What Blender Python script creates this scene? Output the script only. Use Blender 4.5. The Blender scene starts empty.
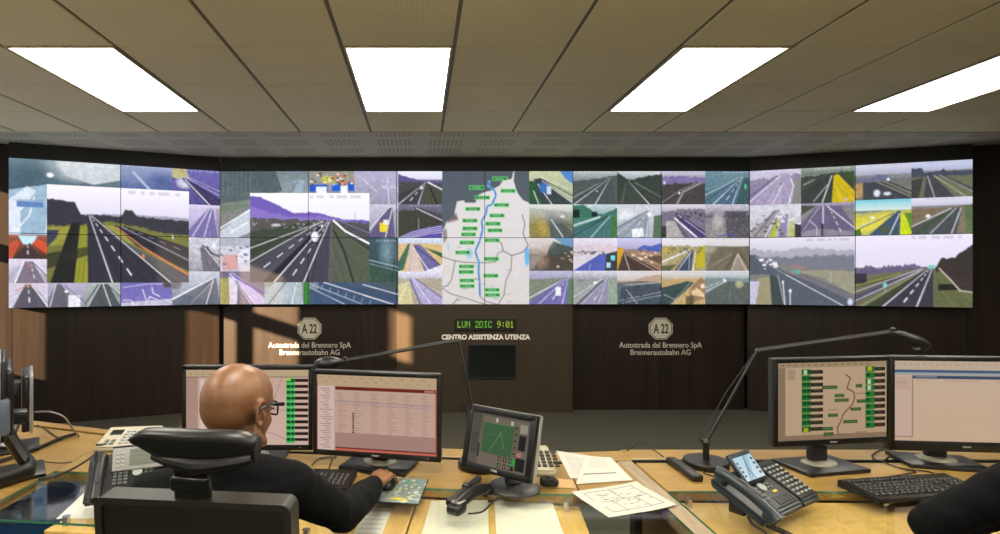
import bpy, bmesh, math, random
import numpy as np
from mathutils import Vector, Matrix, Euler, noise as mnoise

random.seed(7)
SC = bpy.context.scene
COL = SC.collection
PI = math.pi
F = 568.0            # focal length in pixels
CX, CY = 420.0, 275.0  # principal point of the (shifted) lens
CAMZ = 1.5

def P(px, py, Y):
    return Vector(((px - CX) / F * Y, Y, CAMZ - (py - CY) / F * Y))

def G(px, py, z):
    Y = F * (CAMZ - z) / (py - CY)
    return Vector(((px - CX) / F * Y, Y, z))

def s2l(v):
    v = v / 255.0
    return v / 12.92 if v <= 0.04045 else ((v + 0.055) / 1.055) ** 2.4

def C(r, g, b):
    return (s2l(r), s2l(g), s2l(b), 1.0)

# ------------------------------------------------------------------ materials
MATS = {}
def mat(name, rgb, rough=0.5, metal=0.0, var=0.06, scale=30.0, bump=0.0, spec=0.5, stretch=None, coat=0.0):
    if name in MATS:
        return MATS[name]
    m = bpy.data.materials.new(name); m.use_nodes = True
    nt = m.node_tree; N = nt.nodes; L = nt.links
    b = N['Principled BSDF']
    b.inputs['Roughness'].default_value = rough
    b.inputs['Metallic'].default_value = metal
    b.inputs['Specular IOR Level'].default_value = spec
    if coat:
        b.inputs['Coat Weight'].default_value = coat
        b.inputs['Coat Roughness'].default_value = 0.15
    tc = N.new('ShaderNodeTexCoord')
    mp = N.new('ShaderNodeMapping')
    if stretch: mp.inputs['Scale'].default_value = stretch
    L.new(tc.outputs['Object'], mp.inputs['Vector'])
    nz = N.new('ShaderNodeTexNoise'); nz.inputs['Scale'].default_value = scale; nz.inputs['Detail'].default_value = 4
    L.new(mp.outputs['Vector'], nz.inputs['Vector'])
    mr = N.new('ShaderNodeMapRange')
    mr.inputs['From Min'].default_value = 0.25; mr.inputs['From Max'].default_value = 0.75
    mr.inputs['To Min'].default_value = 1 - var; mr.inputs['To Max'].default_value = 1 + var
    L.new(nz.outputs['Fac'], mr.inputs['Value'])
    mx = N.new('ShaderNodeMix'); mx.data_type = 'RGBA'; mx.blend_type = 'MULTIPLY'
    mx.inputs['Factor'].default_value = 1.0
    mx.inputs['A'].default_value = C(*rgb)
    L.new(mr.outputs['Result'], mx.inputs['B'])
    L.new(mx.outputs['Result'], b.inputs['Base Color'])
    if bump:
        bp = N.new('ShaderNodeBump'); bp.inputs['Strength'].default_value = bump; bp.inputs['Distance'].default_value = 0.002
        L.new(nz.outputs['Fac'], bp.inputs['Height']); L.new(bp.outputs['Normal'], b.inputs['Normal'])
    MATS[name] = m
    return m

def wood(name, dark, light, stretch, scale=6.0, rough=0.4, spec=0.5, fine=0.10):
    m = bpy.data.materials.new(name); m.use_nodes = True
    nt = m.node_tree; N = nt.nodes; L = nt.links
    b = N['Principled BSDF']; b.inputs['Roughness'].default_value = rough
    b.inputs['Specular IOR Level'].default_value = spec
    tc = N.new('ShaderNodeTexCoord'); mp = N.new('ShaderNodeMapping'); mp.inputs['Scale'].default_value = stretch
    L.new(tc.outputs['Object'], mp.inputs['Vector'])
    nz = N.new('ShaderNodeTexNoise'); nz.inputs['Scale'].default_value = scale; nz.inputs['Detail'].default_value = 6
    nz.inputs['Distortion'].default_value = 0.6
    L.new(mp.outputs['Vector'], nz.inputs['Vector'])
    nz2 = N.new('ShaderNodeTexNoise'); nz2.inputs['Scale'].default_value = scale * 7; nz2.inputs['Detail'].default_value = 3
    L.new(mp.outputs['Vector'], nz2.inputs['Vector'])
    cr = N.new('ShaderNodeValToRGB')
    cr.color_ramp.elements[0].position = 0.34; cr.color_ramp.elements[0].color = C(*dark)
    cr.color_ramp.elements[1].position = 0.66; cr.color_ramp.elements[1].color = C(*light)
    L.new(nz.outputs['Fac'], cr.inputs['Fac'])
    mr = N.new('ShaderNodeMapRange'); mr.inputs['From Min'].default_value = 0.3; mr.inputs['From Max'].default_value = 0.7
    mr.inputs['To Min'].default_value = 1 - fine; mr.inputs['To Max'].default_value = 1 + fine
    L.new(nz2.outputs['Fac'], mr.inputs['Value'])
    mx = N.new('ShaderNodeMix'); mx.data_type = 'RGBA'; mx.blend_type = 'MULTIPLY'; mx.inputs['Factor'].default_value = 1
    L.new(cr.outputs['Color'], mx.inputs['A']); L.new(mr.outputs['Result'], mx.inputs['B'])
    L.new(mx.outputs['Result'], b.inputs['Base Color'])
    MATS[name] = m
    return m

def emit(name, rgb, strength):
    m = bpy.data.materials.new(name); m.use_nodes = True
    b = m.node_tree.nodes['Principled BSDF']
    b.inputs['Base Color'].default_value = (0.02, 0.02, 0.02, 1)
    b.inputs['Emission Color'].default_value = C(*rgb)
    b.inputs['Emission Strength'].default_value = strength
    MATS[name] = m
    return m

def screen_mat(name, strength=1.0, rough=0.45):
    m = bpy.data.materials.new(name); m.use_nodes = True
    nt = m.node_tree; b = nt.nodes['Principled BSDF']
    b.inputs['Base Color'].default_value = (0.005, 0.005, 0.006, 1)
    b.inputs['Roughness'].default_value = rough
    b.inputs['Specular IOR Level'].default_value = 0.1
    a = nt.nodes.new('ShaderNodeAttribute'); a.attribute_name = 'picture'
    nt.links.new(a.outputs['Color'], b.inputs['Emission Color'])
    b.inputs['Emission Strength'].default_value = strength
    MATS[name] = m
    return m

def print_mat(name, rough=0.7):
    m = bpy.data.materials.new(name); m.use_nodes = True
    nt = m.node_tree; b = nt.nodes['Principled BSDF']
    b.inputs['Roughness'].default_value = rough
    a = nt.nodes.new('ShaderNodeAttribute'); a.attribute_name = 'picture'
    nt.links.new(a.outputs['Color'], b.inputs['Base Color'])
    MATS[name] = m
    return m

def glass_mat(name, tint, k=1.0):
    m = bpy.data.materials.new(name); m.use_nodes = True
    nt = m.node_tree; N = nt.nodes; L = nt.links
    N.remove(N['Principled BSDF'])
    out = N['Material Output']
    tr = N.new('ShaderNodeBsdfTransparent'); tr.inputs['Color'].default_value = tint
    gl = N.new('ShaderNodeBsdfGlossy'); gl.inputs['Roughness'].default_value = 0.04
    gl.inputs['Color'].default_value = (k, k, k, 1)
    fr = N.new('ShaderNodeFresnel'); fr.inputs['IOR'].default_value = 1.5
    mx = N.new('ShaderNodeMixShader')
    ge = N.new('ShaderNodeNewGeometry'); mu = N.new('ShaderNodeMath'); mu.operation = 'SUBTRACT'; mu.use_clamp = True
    L.new(fr.outputs['Fac'], mu.inputs[0]); L.new(ge.outputs['Backfacing'], mu.inputs[1])   # the lower face lies in contact with air: one reflection is enough
    L.new(mu.outputs[0], mx.inputs['Fac']); L.new(tr.outputs[0], mx.inputs[1]); L.new(gl.outputs[0], mx.inputs[2])
    L.new(mx.outputs[0], out.inputs['Surface'])
    MATS[name] = m
    return m

# ------------------------------------------------------------------ mesh builder
def basis(d):
    d = d.normalized()
    a = Vector((0, 0, 1)) if abs(d.z) < 0.9 else Vector((1, 0, 0))
    u = d.cross(a).normalized(); v = d.cross(u).normalized()
    return u, v

class MB:
    def __init__(self):
        self.bm = bmesh.new()
    def box(self, c, s, bev=0.0, M=None, seg=2, taper=None):
        t = bmesh.new()
        bmesh.ops.create_cube(t, size=1.0)
        for v in t.verts:
            k = 1.0
            if taper and v.co.z > 0: k = taper
            v.co = Vector((v.co.x * s[0] * k, v.co.y * s[1] * k, v.co.z * s[2]))
        if bev > 0:
            bmesh.ops.bevel(t, geom=t.edges[:], offset=min(bev, min(s) * 0.49), segments=seg, affect='EDGES', profile=0.5)
        T = Matrix.Translation(Vector(c))
        if M is not None: T = M @ T
        self._merge(t, T)
        return self
    def _merge(self, t, T):
        mp = {}
        for v in t.verts: mp[v] = self.bm.verts.new(T @ v.co)
        for f in t.faces:
            try: self.bm.faces.new([mp[v] for v in f.verts])
            except ValueError: pass
        t.free()
    def tube(self, pts, r, n=10, M=None, cap=True, flat=1.0):
        pts = [Vector(p) for p in pts]
        rs = r if isinstance(r, (list, tuple)) else [r] * len(pts)
        rings = []; pu = None
        for i, p in enumerate(pts):
            if i == 0: d = pts[1] - p
            elif i == len(pts) - 1: d = p - pts[i - 1]
            else: d = (pts[i + 1] - p).normalized() + (p - pts[i - 1]).normalized()
            if d.length < 1e-9: d = Vector((0, 0, 1))
            d.normalize()
            if pu is None: u, v = basis(d)
            else:
                u = (pu - d * pu.dot(d))
                u = u.normalized() if u.length > 1e-6 else basis(d)[0]
                v = d.cross(u).normalized()
            pu = u
            ring = []
            for k in range(n):
                a = 2 * PI * k / n
                q = p + u * math.cos(a) * rs[i] + v * math.sin(a) * rs[i] * flat
                if M is not None: q = M @ q
                ring.append(self.bm.verts.new(q))
            rings.append(ring)
        for i in range(len(rings) - 1):
            for k in range(n):
                self.bm.faces.new([rings[i][k], rings[i][(k + 1) % n], rings[i + 1][(k + 1) % n], rings[i + 1][k]])
        if cap:
            self.bm.faces.new(rings[0][::-1]); self.bm.faces.new(rings[-1])
        return self
    def lathe(self, prof, c=(0, 0, 0), n=32, M=None, sx=1.0, sy=1.0):
        c = Vector(c); rings = []
        for (r, z) in prof:
            ring = []
            for k in range(n):
                a = 2 * PI * k / n
                q = c + Vector((math.cos(a) * r * sx, math.sin(a) * r * sy, z))
                if M is not None: q = M @ q
                ring.append(self.bm.verts.new(q))
            rings.append(ring)
        for i in range(len(rings) - 1):
            for k in range(n):
                self.bm.faces.new([rings[i][k], rings[i][(k + 1) % n], rings[i + 1][(k + 1) % n], rings[i + 1][k]])
        self.bm.faces.new(rings[0][::-1]); self.bm.faces.new(rings[-1])
        return self
    def ball(self, c, r, M=None, nu=16, nv=10, R=None):
        if not isinstance(r, (list, tuple)): r = (r, r, r)
        t = bmesh.new(); bmesh.ops.create_uvsphere(t, u_segments=nu, v_segments=nv, radius=1.0)
        T = Matrix.Translation(Vector(c))
        if R is not None: T = T @ R
        T = T @ Matrix.Diagonal((r[0], r[1], r[2], 1))
        if M is not None: T = M @ T
        self._merge(t, T)
        return self
    def caps(self, a, b, ra, rb, M=None, n=14):
        """tapered capsule with round ends"""
        a = Vector(a); b = Vector(b)
        d = (b - a); L = d.length; d = d.normalized()
        pts = []; rs = []
        for k in range(5):
            t = PI / 2 * k / 5
            pts.append(a - d * ra * math.cos(t)); rs.append(max(ra * math.sin(t), ra * 0.05))
        pts.append(a); rs.append(ra); pts.append(b); rs.append(rb)
        for k in range(1, 6):
            t = PI / 2 * k / 5
            pts.append(b + d * rb * math.sin(t)); rs.append(max(rb * math.cos(t), rb * 0.05))
        return self.tube(pts, rs, n=n, M=M)
    def prism(self, pts, z0, z1, M=None):
        lo = []; hi = []
        for p in pts:
            a = Vector((p[0], p[1], z0)); b = Vector((p[0], p[1], z1))
            if M is not None: a = M @ a; b = M @ b
            lo.append(self.bm.verts.new(a)); hi.append(self.bm.verts.new(b))
        n = len(pts)
        self.bm.faces.new(lo[::-1]); self.bm.faces.new(hi)
        for k in range(n):
            self.bm.faces.new([lo[k], lo[(k + 1) % n], hi[(k + 1) % n], hi[k]])
        return self
    def build(self, name, m, parent=None, smooth=True, world=False, ang=35):
        bmesh.ops.recalc_face_normals(self.bm, faces=self.bm.faces[:])
        me = bpy.data.meshes.new(name)
        if world and parent is not None:
            T = wmat(parent).inverted()
            for v in self.bm.verts: v.co = T @ v.co
        self.bm.to_mesh(me); self.bm.free()
        if smooth: set_smooth(me, ang)
        return link(name, me, m, parent)

def set_smooth(me, ang=35):
    me.polygons.foreach_set('use_smooth', [True] * len(me.polygons))
    try: me.set_sharp_from_angle(angle=math.radians(ang))
    except Exception: pass

def wmat(o):
    M = o.matrix_basis.copy()
    return (wmat(o.parent) @ M) if o.parent else M

def link(name, me, m, parent=None):
    o = bpy.data.objects.new(name, me); COL.objects.link(o)
    if m is not None:
        if len(me.materials) == 0: me.materials.append(m if not isinstance(m, str) else MATS[m])
    if parent is not None: o.parent = parent
    return o

def thing(name, label, cat, loc=(0, 0, 0), rot=(0, 0, 0), group=None):
    o = bpy.data.objects.new(name, None); COL.objects.link(o)
    o.empty_display_size = 0.1
    o.location = loc; o.rotation_euler = rot if isinstance(rot, (tuple, list)) else (0, 0, rot)
    o['label'] = label; o['category'] = cat
    if group: o['group'] = group
    return o

def tag(o, label, cat, group=None):
    o['label'] = label; o['category'] = cat
    if group: o['group'] = group
    return o

def struct(o):
    o['kind'] = 'structure'; return o

def copy_tree(o, parent=None):
    c = o.copy(); COL.objects.link(c); c.parent = parent
    for ch in list(o.children): copy_tree(ch, c)
    return c

def bez(pts, n=10):
    """Catmull-Rom through the points"""
    pts = [Vector(p) for p in pts]
    out = []
    for i in range(len(pts) - 1):
        p0 = pts[max(i - 1, 0)]; p1 = pts[i]; p2 = pts[i + 1]; p3 = pts[min(i + 2, len(pts) - 1)]
        for k in range(n):
            t = k / n
            out.append(0.5 * ((2 * p1) + (p2 - p0) * t + (2 * p0 - 5 * p1 + 4 * p2 - p3) * t * t + (3 * p1 - p0 - 3 * p2 + p3) * t ** 3))
    out.append(pts[-1])
    return out

def evaluated(name, bm_or_mesh, mods):
    """apply modifiers without operators"""
    me = bpy.data.meshes.new(name + '_tmp')
    bm_or_mesh.to_mesh(me); bm_or_mesh.free()
    o = bpy.data.objects.new(name + '_tmp', me); COL.objects.link(o)
    for typ, kw in mods:
        md = o.modifiers.new(typ, typ)
        for k, v in kw.items(): setattr(md, k, v)
    bpy.context.view_layer.update()
    dg = bpy.context.evaluated_depsgraph_get()
    out = bpy.data.meshes.new_from_object(o.evaluated_get(dg))
    bpy.data.objects.remove(o); bpy.data.meshes.remove(me)
    return out

def text_mesh(body, width=None, height=None, extrude=0.001, bold=0.0, align='CENTER', size=1.0, spacing=1.0):
    cu = bpy.data.curves.new('txt', 'FONT'); cu.body = body; cu.align_x = align; cu.size = size
    cu.extrude = extrude; cu.offset = bold; cu.space_character = spacing; cu.resolution_u = 3
    o = bpy.data.objects.new('txt', cu); COL.objects.link(o)
    bpy.context.view_layer.update()
    dg = bpy.context.evaluated_depsgraph_get()
    me = bpy.data.meshes.new_from_object(o.evaluated_get(dg))
    bpy.data.objects.remove(o); bpy.data.curves.remove(cu)
    xs = [v.co.x for v in me.vertices]; ys = [v.co.y for v in me.vertices]
    w = max(xs) - min(xs); h = max(ys) - min(ys)
    k = width / w if width else height / h
    ky = height / h if height else k
    mx = (max(xs) + min(xs)) / 2; my = (max(ys) + min(ys)) / 2
    for v in me.vertices:
        v.co.x = (v.co.x - mx) * k; v.co.y = (v.co.y - my) * ky
    me.materials.clear()
    return me
# ------------------------------------------------------------------ picture raster (screens and printed sheets)
RNG = np.random.default_rng(5)
def rc(c): return np.array([s2l(c[0]), s2l(c[1]), s2l(c[2])], dtype=np.float32)
def lum_noise(h, w, cell, amp):
    gh = max(2, int(h / cell) + 2); gw = max(2, int(w / cell) + 2)
    g = RNG.random((gh, gw))
    yi = np.linspace(0, gh - 1.001, h); xi = np.linspace(0, gw - 1.001, w)
    y0 = yi.astype(int); x0 = xi.astype(int); fy = (yi - y0)[:, None]; fx = (xi - x0)[None, :]
    a = g[y0][:, x0]; b = g[y0][:, x0 + 1]; c = g[y0 + 1][:, x0]; d = g[y0 + 1][:, x0 + 1]
    return 1 + amp * 2 * ((a * (1 - fx) + b * fx) * (1 - fy) + (c * (1 - fx) + d * fx) * fy - 0.5)

LINEK = 0.72
class Pic:
    def __init__(s, w, h, bg=(128, 128, 128)):
        s.w = max(4, int(round(w))); s.h = max(4, int(round(h)))
        s.W = s.w * 2; s.H = s.h * 2
        s.U = ((np.arange(s.W) + 0.5) / s.W)[None, :] * np.ones((s.H, 1))
        s.V = ((np.arange(s.H) + 0.5) / s.H)[:, None] * np.ones((1, s.W))
        s.asp = s.W / s.H
        s.vp = None; s.flat = False
        s.a = np.empty((s.H, s.W, 3), dtype=np.float32); s.a[:] = rc(bg)
    def mixin(s, m, c):
        m = m[..., None].astype(np.float32)
        s.a = s.a * (1 - m) + rc(c) * m
    def grad(s, c0, c1, v0=0.0, v1=1.0):
        t = np.clip((s.V - v0) / max(v1 - v0, 1e-6), 0, 1)[..., None]
        g = rc(c0) * (1 - t) + rc(c1) * t
        m = ((s.V >= v0) & (s.V <= v1))[..., None]
        s.a = np.where(m, g, s.a).astype(np.float32); return s
    def poly(s, c, pts, a=1.0):
        ins = np.zeros(s.U.shape, bool)
        n = len(pts)
        for i in range(n):
            x0, y0 = pts[i]; x1, y1 = pts[(i + 1) % n]
            if y0 == y1: continue
            cond = (s.V < max(y0, y1)) & (s.V >= min(y0, y1)) & (s.U < (x1 - x0) * (s.V - y0) / (y1 - y0) + x0)
            ins ^= cond
        s.mixin(ins * a, c); return s
    def rect(s, c, u0, v0, u1, v1, a=1.0):
        s.mixin(((s.U >= u0) & (s.U < u1) & (s.V >= v0) & (s.V < v1)) * a, c); return s
    def ridge(s, c, pts, a=1.0, rough=0.0, base=1.0):
        xs = [p[0] for p in pts]; ys = [p[1] for p in pts]
        top = np.interp(s.U[0], xs, ys)
        if rough: top = top + (lum_noise(1, s.W, 5, rough)[0] - 1) + (lum_noise(1, s.W, 14, rough)[0] - 1)
        s.mixin(((s.V > top[None, :]) & (s.V < base)) * a, c); return s
    def line(s, c, w, pts, a=1.0, w1=None):
        """w = width as a fraction of picture height; w1 = width at the end"""
        n = len(pts) - 1
        if s.vp is None and .05 < pts[0][1] < .55 and abs(pts[-1][1] - pts[0][1]) > .4: s.vp = pts[0]
        K = LINEK * (.72 if s.h > 90 else 1.0)
        for i in range(n):
            x0, y0 = pts[i]; x1, y1 = pts[i + 1]
            ax = s.asp
            dx = (x1 - x0) * ax; dy = y1 - y0; L2 = dx * dx + dy * dy + 1e-12
            t = np.clip((((s.U - x0) * ax) * dx + (s.V - y0) * dy) / L2, 0, 1)
            d = np.sqrt(((s.U - x0) * ax - t * dx) ** 2 + (s.V - y0 - t * dy) ** 2)
            e0 = w + ((w1 - w) * i / n if w1 is not None else 0); e1 = w + ((w1 - w) * (i + 1) / n if w1 is not None else 0)
            hw = (e0 + (e1 - e0) * t) / 2 * K
            px = 1.0 / s.H
            s.mixin(np.clip((hw - d) / px + 0.5, 0, 1) * a, c)
        return s
    def dash(s, c, w, p0, p1, n=6, a=1.0, duty=0.45):
        """dashes growing towards p1"""
        for k in range(n):
            t0 = (k / n) ** 2; t1 = ((k + duty) / n) ** 2
            q0 = (p0[0] + (p1[0] - p0[0]) * t0, p0[1] + (p1[1] - p0[1]) * t0)
            q1 = (p0[0] + (p1[0] - p0[0]) * t1, p0[1] + (p1[1] - p0[1]) * t1)
            s.line(c, w * (0.35 + 0.65 * t1), [q0, q1], a)
        return s
    def blob(s, c, u, v, ru, rv, a=1.0, soft=0.5):
        d = np.sqrt(((s.U - u) / ru) ** 2 + ((s.V - v) / rv) ** 2)
        s.mixin(np.clip((1 - d) / soft, 0, 1) * a, c); return s
    def road(s, vp, bl, br, col, lines=(), dashes=(), lw=0.022, lc=(225, 225, 230), vb=1.0, top=0.004):
        s.poly(col, [(vp[0] - top, vp[1]), (vp[0] + top, vp[1]), (br, vb), (bl, vb)])
        for u in lines: s.line(lc, 0.006, [vp, (u, vb)], 0.9, w1=lw)
        for u in dashes: s.dash(lc, lw, vp, (u, vb), 6, 0.9)
        return s
    def noise(s, amp=0.12, cell=3, v0=0.0):
        n = lum_noise(s.H, s.W, cell * 4, amp * .45) * lum_noise(s.H, s.W, cell * 1.5, amp * .9) * lum_noise(s.H, s.W, cell * 0.8, amp * 1.3)
        n = np.where(s.V > v0, n, 1.0)
        s.a = s.a * n[..., None].astype(np.float32); return s
    def streaks(s, amp=.30):
        """barriers, verges and lanes all run to the vanishing point"""
        u0, v0 = s.vp; dv = s.V - v0
        th = np.arctan2((s.U - u0) * s.asp, np.maximum(dv, 1e-4))
        n = 240; r = RNG.random(n) - .5; r = r + .6 * np.roll(r, 1)
        idx = (th + PI / 2) / PI * (n - 1.001); i0 = idx.astype(int); f_ = idx - i0
        val = r[i0] * (1 - f_) + r[np.minimum(i0 + 1, n - 1)] * f_
        k = np.clip(dv / .25, 0, 1); sp = (RNG.random((s.H, s.W)) > .0)
        m = np.where(dv > 0, 1 + amp * val * k, 1.0)
        s.a = s.a * m[..., None].astype(np.float32)
        return s
    def speck(s, c, n, u0, v0, u1, v1, sz=0.02, a=0.8):
        for k in range(n):
            u = u0 + (u1 - u0) * RNG.random(); v = v0 + (v1 - v0) * RNG.random(); q = sz * (0.5 + RNG.random())
            s.rect(c, u, v, u + q / s.asp * 1.4, v + q, a)
        return s
    def haze(s, c, a, v0=0.0, v1=1.0):
        t = np.clip((s.V - v0) / max(v1 - v0, 1e-6), 0, 1)
        s.mixin(a * (1 - t), c); return s
    def cap(s, dark=False, u0=0.25, v=0.025, h=0.035):
        c = (60, 60, 66) if dark else (240, 240, 244)
        u = u0
        while u < 0.93:
            w = 0.02 + 0.07 * RNG.random(); s.rect(c, u, v, min(u + w, 0.97), v + h, 0.28); u += w + 0.02 + 0.03 * RNG.random()
        return s
    def out(s):
        a = s.a.reshape(s.h, 2, s.w, 2, 3).mean(axis=(1, 3))
        return np.clip(a, 0, 1)

def picture_mesh(name, arr, w, h, facing='-Y'):
    """grid mesh of w x h metres in local X,Z (facing -Y) carrying the picture as a colour attribute"""
    H, W = arr.shape[:2]
    X = np.linspace(-w / 2, w / 2, W); Z = np.linspace(h / 2, -h / 2, H)
    co = np.zeros((H, W, 3), dtype=np.float32)
    if facing == '-Y':
        co[..., 0] = X[None, :]; co[..., 2] = Z[:, None]
    else:   # lying flat, facing +Z
        co[..., 0] = X[None, :]; co[..., 1] = Z[:, None]
    me = bpy.data.meshes.new(name)
    me.vertices.add(H * W); me.vertices.foreach_set('co', co.ravel())
    i = np.arange(H * W).reshape(H, W)
    q = np.stack([i[:-1, :-1], i[1:, :-1], i[1:, 1:], i[:-1, 1:]], axis=-1).reshape(-1, 4)
    me.loops.add(q.size); me.loops.foreach_set('vertex_index', q.ravel().astype(np.int32))
    me.polygons.add(len(q)); me.polygons.foreach_set('loop_start', (np.arange(len(q)) * 4).astype(np.int32))
    me.update(calc_edges=True)
    at = me.color_attributes.new('picture', 'FLOAT_COLOR', 'POINT')
    col = np.ones((H * W, 4), dtype=np.float32); col[:, :3] = arr.reshape(-1, 3)
    at.data.foreach_set('color', col.ravel())
    me.validate()
    return me
# ------------------------------------------------------------------ the pictures on the video wall
ANG = math.radians(19.5)         # right wing
ANGL = math.radians(22.0)        # left wing
SW, SH = 0.9633, 0.7285          # one display cube
YW = 6.20                        # front plane of the centre displays
XL, XR = -2.183, -2.183 + 6 * SW # corners of the centre displays
UNITS = 88.0
S = 1.6
def left_units(px):
    k = (px - CX) / F
    s = (XL - YW * k) / (math.cos(ANGL) - k * math.sin(ANGL))
    return 2 * UNITS - s / SW * UNITS
def right_units(px):
    k = (px - CX) / F
    s = (k * YW - XR) / (math.cos(ANG) + k * math.sin(ANG))
    return s / SW * UNITS
def mid_units(px):
    return ((px - CX) / F * YW - XL) / SW * UNITS
CONV = {'L': left_units, 'M': mid_units, 'R': right_units}
CANV = {'L': np.zeros((int(132 * S), int(176 * S), 3), np.float32) + 0.02,
        'M': np.zeros((int(132 * S), int(528 * S), 3), np.float32) + 0.02,
        'R': np.zeros((int(132 * S), int(176 * S), 3), np.float32) + 0.02}
def feed(sec, x0, x1, v0, v1, fn):
    cv = CANV[sec]; Hc, Wc = cv.shape[:2]
    a = int(round(np.clip(CONV[sec](x0) * S, 0, Wc))); b = int(round(np.clip(CONV[sec](x1) * S, 0, Wc)))
    c = int(round(v0 * Hc)); d = int(round(v1 * Hc))
    f = Pic(b - a, d - c); fn(f)
    if f.vp is not None and not f.flat: f.streaks()
    q = f.out()
    q[1:-1, 1:-1] = q[1:-1, 1:-1] * .56 + (q[:-2, 1:-1] + q[2:, 1:-1] + q[1:-1, :-2] + q[1:-1, 2:]) * .11    # camera softness
    g = np.clip(q, 0, 1) ** (1 / 2.2)
    g = np.clip((g - .5) * 1.10 + .53, 0, 1) * np.array((1.0, 1.0, 1.015), np.float32)
    cv[c:d, a:b] = np.clip(g, 0.03, 1) ** 2.2

W_ = (228, 226, 234)
# ---- left pair of columns
def f(p):   # tunnel arcs, bluish bridge
    p.grad((120, 140, 150), (60, 80, 92), 0, .55); p.poly((205, 210, 210), [(.40, 0), (1, 0), (1, .22), (.75, .3), (.5, .2)], .85)
    p.blob((200, 208, 210), .62, .05, .36, .26, .9, .7); p.blob((60, 90, 100), .15, .22, .35, .3, .7, .8); p.blob((240, 245, 250), .36, .2, .04, .04, 1)
    p.poly((150, 178, 196), [(0, .42), (.36, .32), (.36, 1), (0, 1)]); p.poly((225, 232, 240), [(0, .55), (.16, .36), (.24, .42), (.1, .7), (.1, 1), (0, 1)], .8)
    p.line(W_, .03, [(.05, .98), (.18, .74), (.22, .5)]); p.line(W_, .02, [(.32, .98), (.34, .7), (.33, .5)])
    p.rect((98, 130, 178), .07, .54, .30, .64); p.line((180, 200, 220), .02, [(0, .55), (.32, .56)]); p.noise(.10, 4); p.cap(u0=.45)
feed('L', 7, 119.3, 0, .51, f)
def f(p):
    p.grad((150, 160, 190), (86, 104, 150)); p.blob((70, 90, 140), .8, .6, .4, .5, .8, .8); p.line((190, 200, 214), .14, [(.25, .3), (.6, 1.1)], .7); p.noise(.08, 4); p.cap(u0=.1)
feed('L', 119.3, 172, 0, .167, f)
def f(p):
    p.grad((112, 104, 170), (82, 76, 130)); p.poly((190, 180, 120), [(0, 0), (.28, 0), (.35, .26), (.1, .3), (0, .25)], .9); p.blob((200, 200, 220), .25, .4, .2, .2, .9)
    p.poly((66, 60, 96), [(.18, .26), (.3, .26), (1.0, .82), (1, 1), (.72, 1)]); p.line(W_, .03, [(.26, .3), (.78, 1)]); p.line((170, 165, 210), .03, [(.3, .27), (1, .72)]); p.line(W_, .015, [(.35, .24), (1, .6)], .7)
    p.noise(.14, 4); p.cap()
feed('L', 172, 221, 0, .262, f)
def f(p):
    p.grad((206, 196, 222), (150, 140, 180)); p.poly((118, 108, 160), [(.62, .1), (.78, .1), (.92, 1), (-.2, 1)]); p.line(W_, .03, [(.66, .1), (.1, 1)]); p.line(W_, .03, [(.74, .1), (.48, 1)]); p.poly((140, 125, 130), [(.85, .1), (1, .1), (1, 1), (.9, 1)], .6); p.noise(.1, 3); p.cap()
feed('L', 188.3, 221, .262, .502, f)
def f(p):
    p.grad((205, 205, 215), (140, 140, 148)); p.poly((98, 98, 110), [(.35, .3), (.6, .25), (1, .9), (1, 1), (.45, 1)]); p.line((60, 60, 70), .1, [(.45, .25), (.7, .45), (.95, .55)], .8); p.line(W_, .03, [(.5, .3), (1, .85)]); p.blob((225, 225, 230), .8, .2, .1, .12); p.noise(.2, 4); p.cap(True)
feed('L', 188.3, 221, .502, .752, f)
def f(p):
    p.grad((190, 196, 208), (110, 116, 128)); p.poly((96, 102, 114), [(.82, .2), (.92, .2), (1, 1), (0, 1), (0, .9)]); p.line(W_, .05, [(.85, .2), (0, .82)]); p.line(W_, .03, [(.86, .25), (.7, 1)]); p.line(W_, .02, [(.85, .3), (.35, 1)], .6); p.blob((90, 90, 92), .08, .4, .15, .2, .8); p.noise(.12, 3)
feed('L', 172, 221, .752, 1, f)
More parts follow.
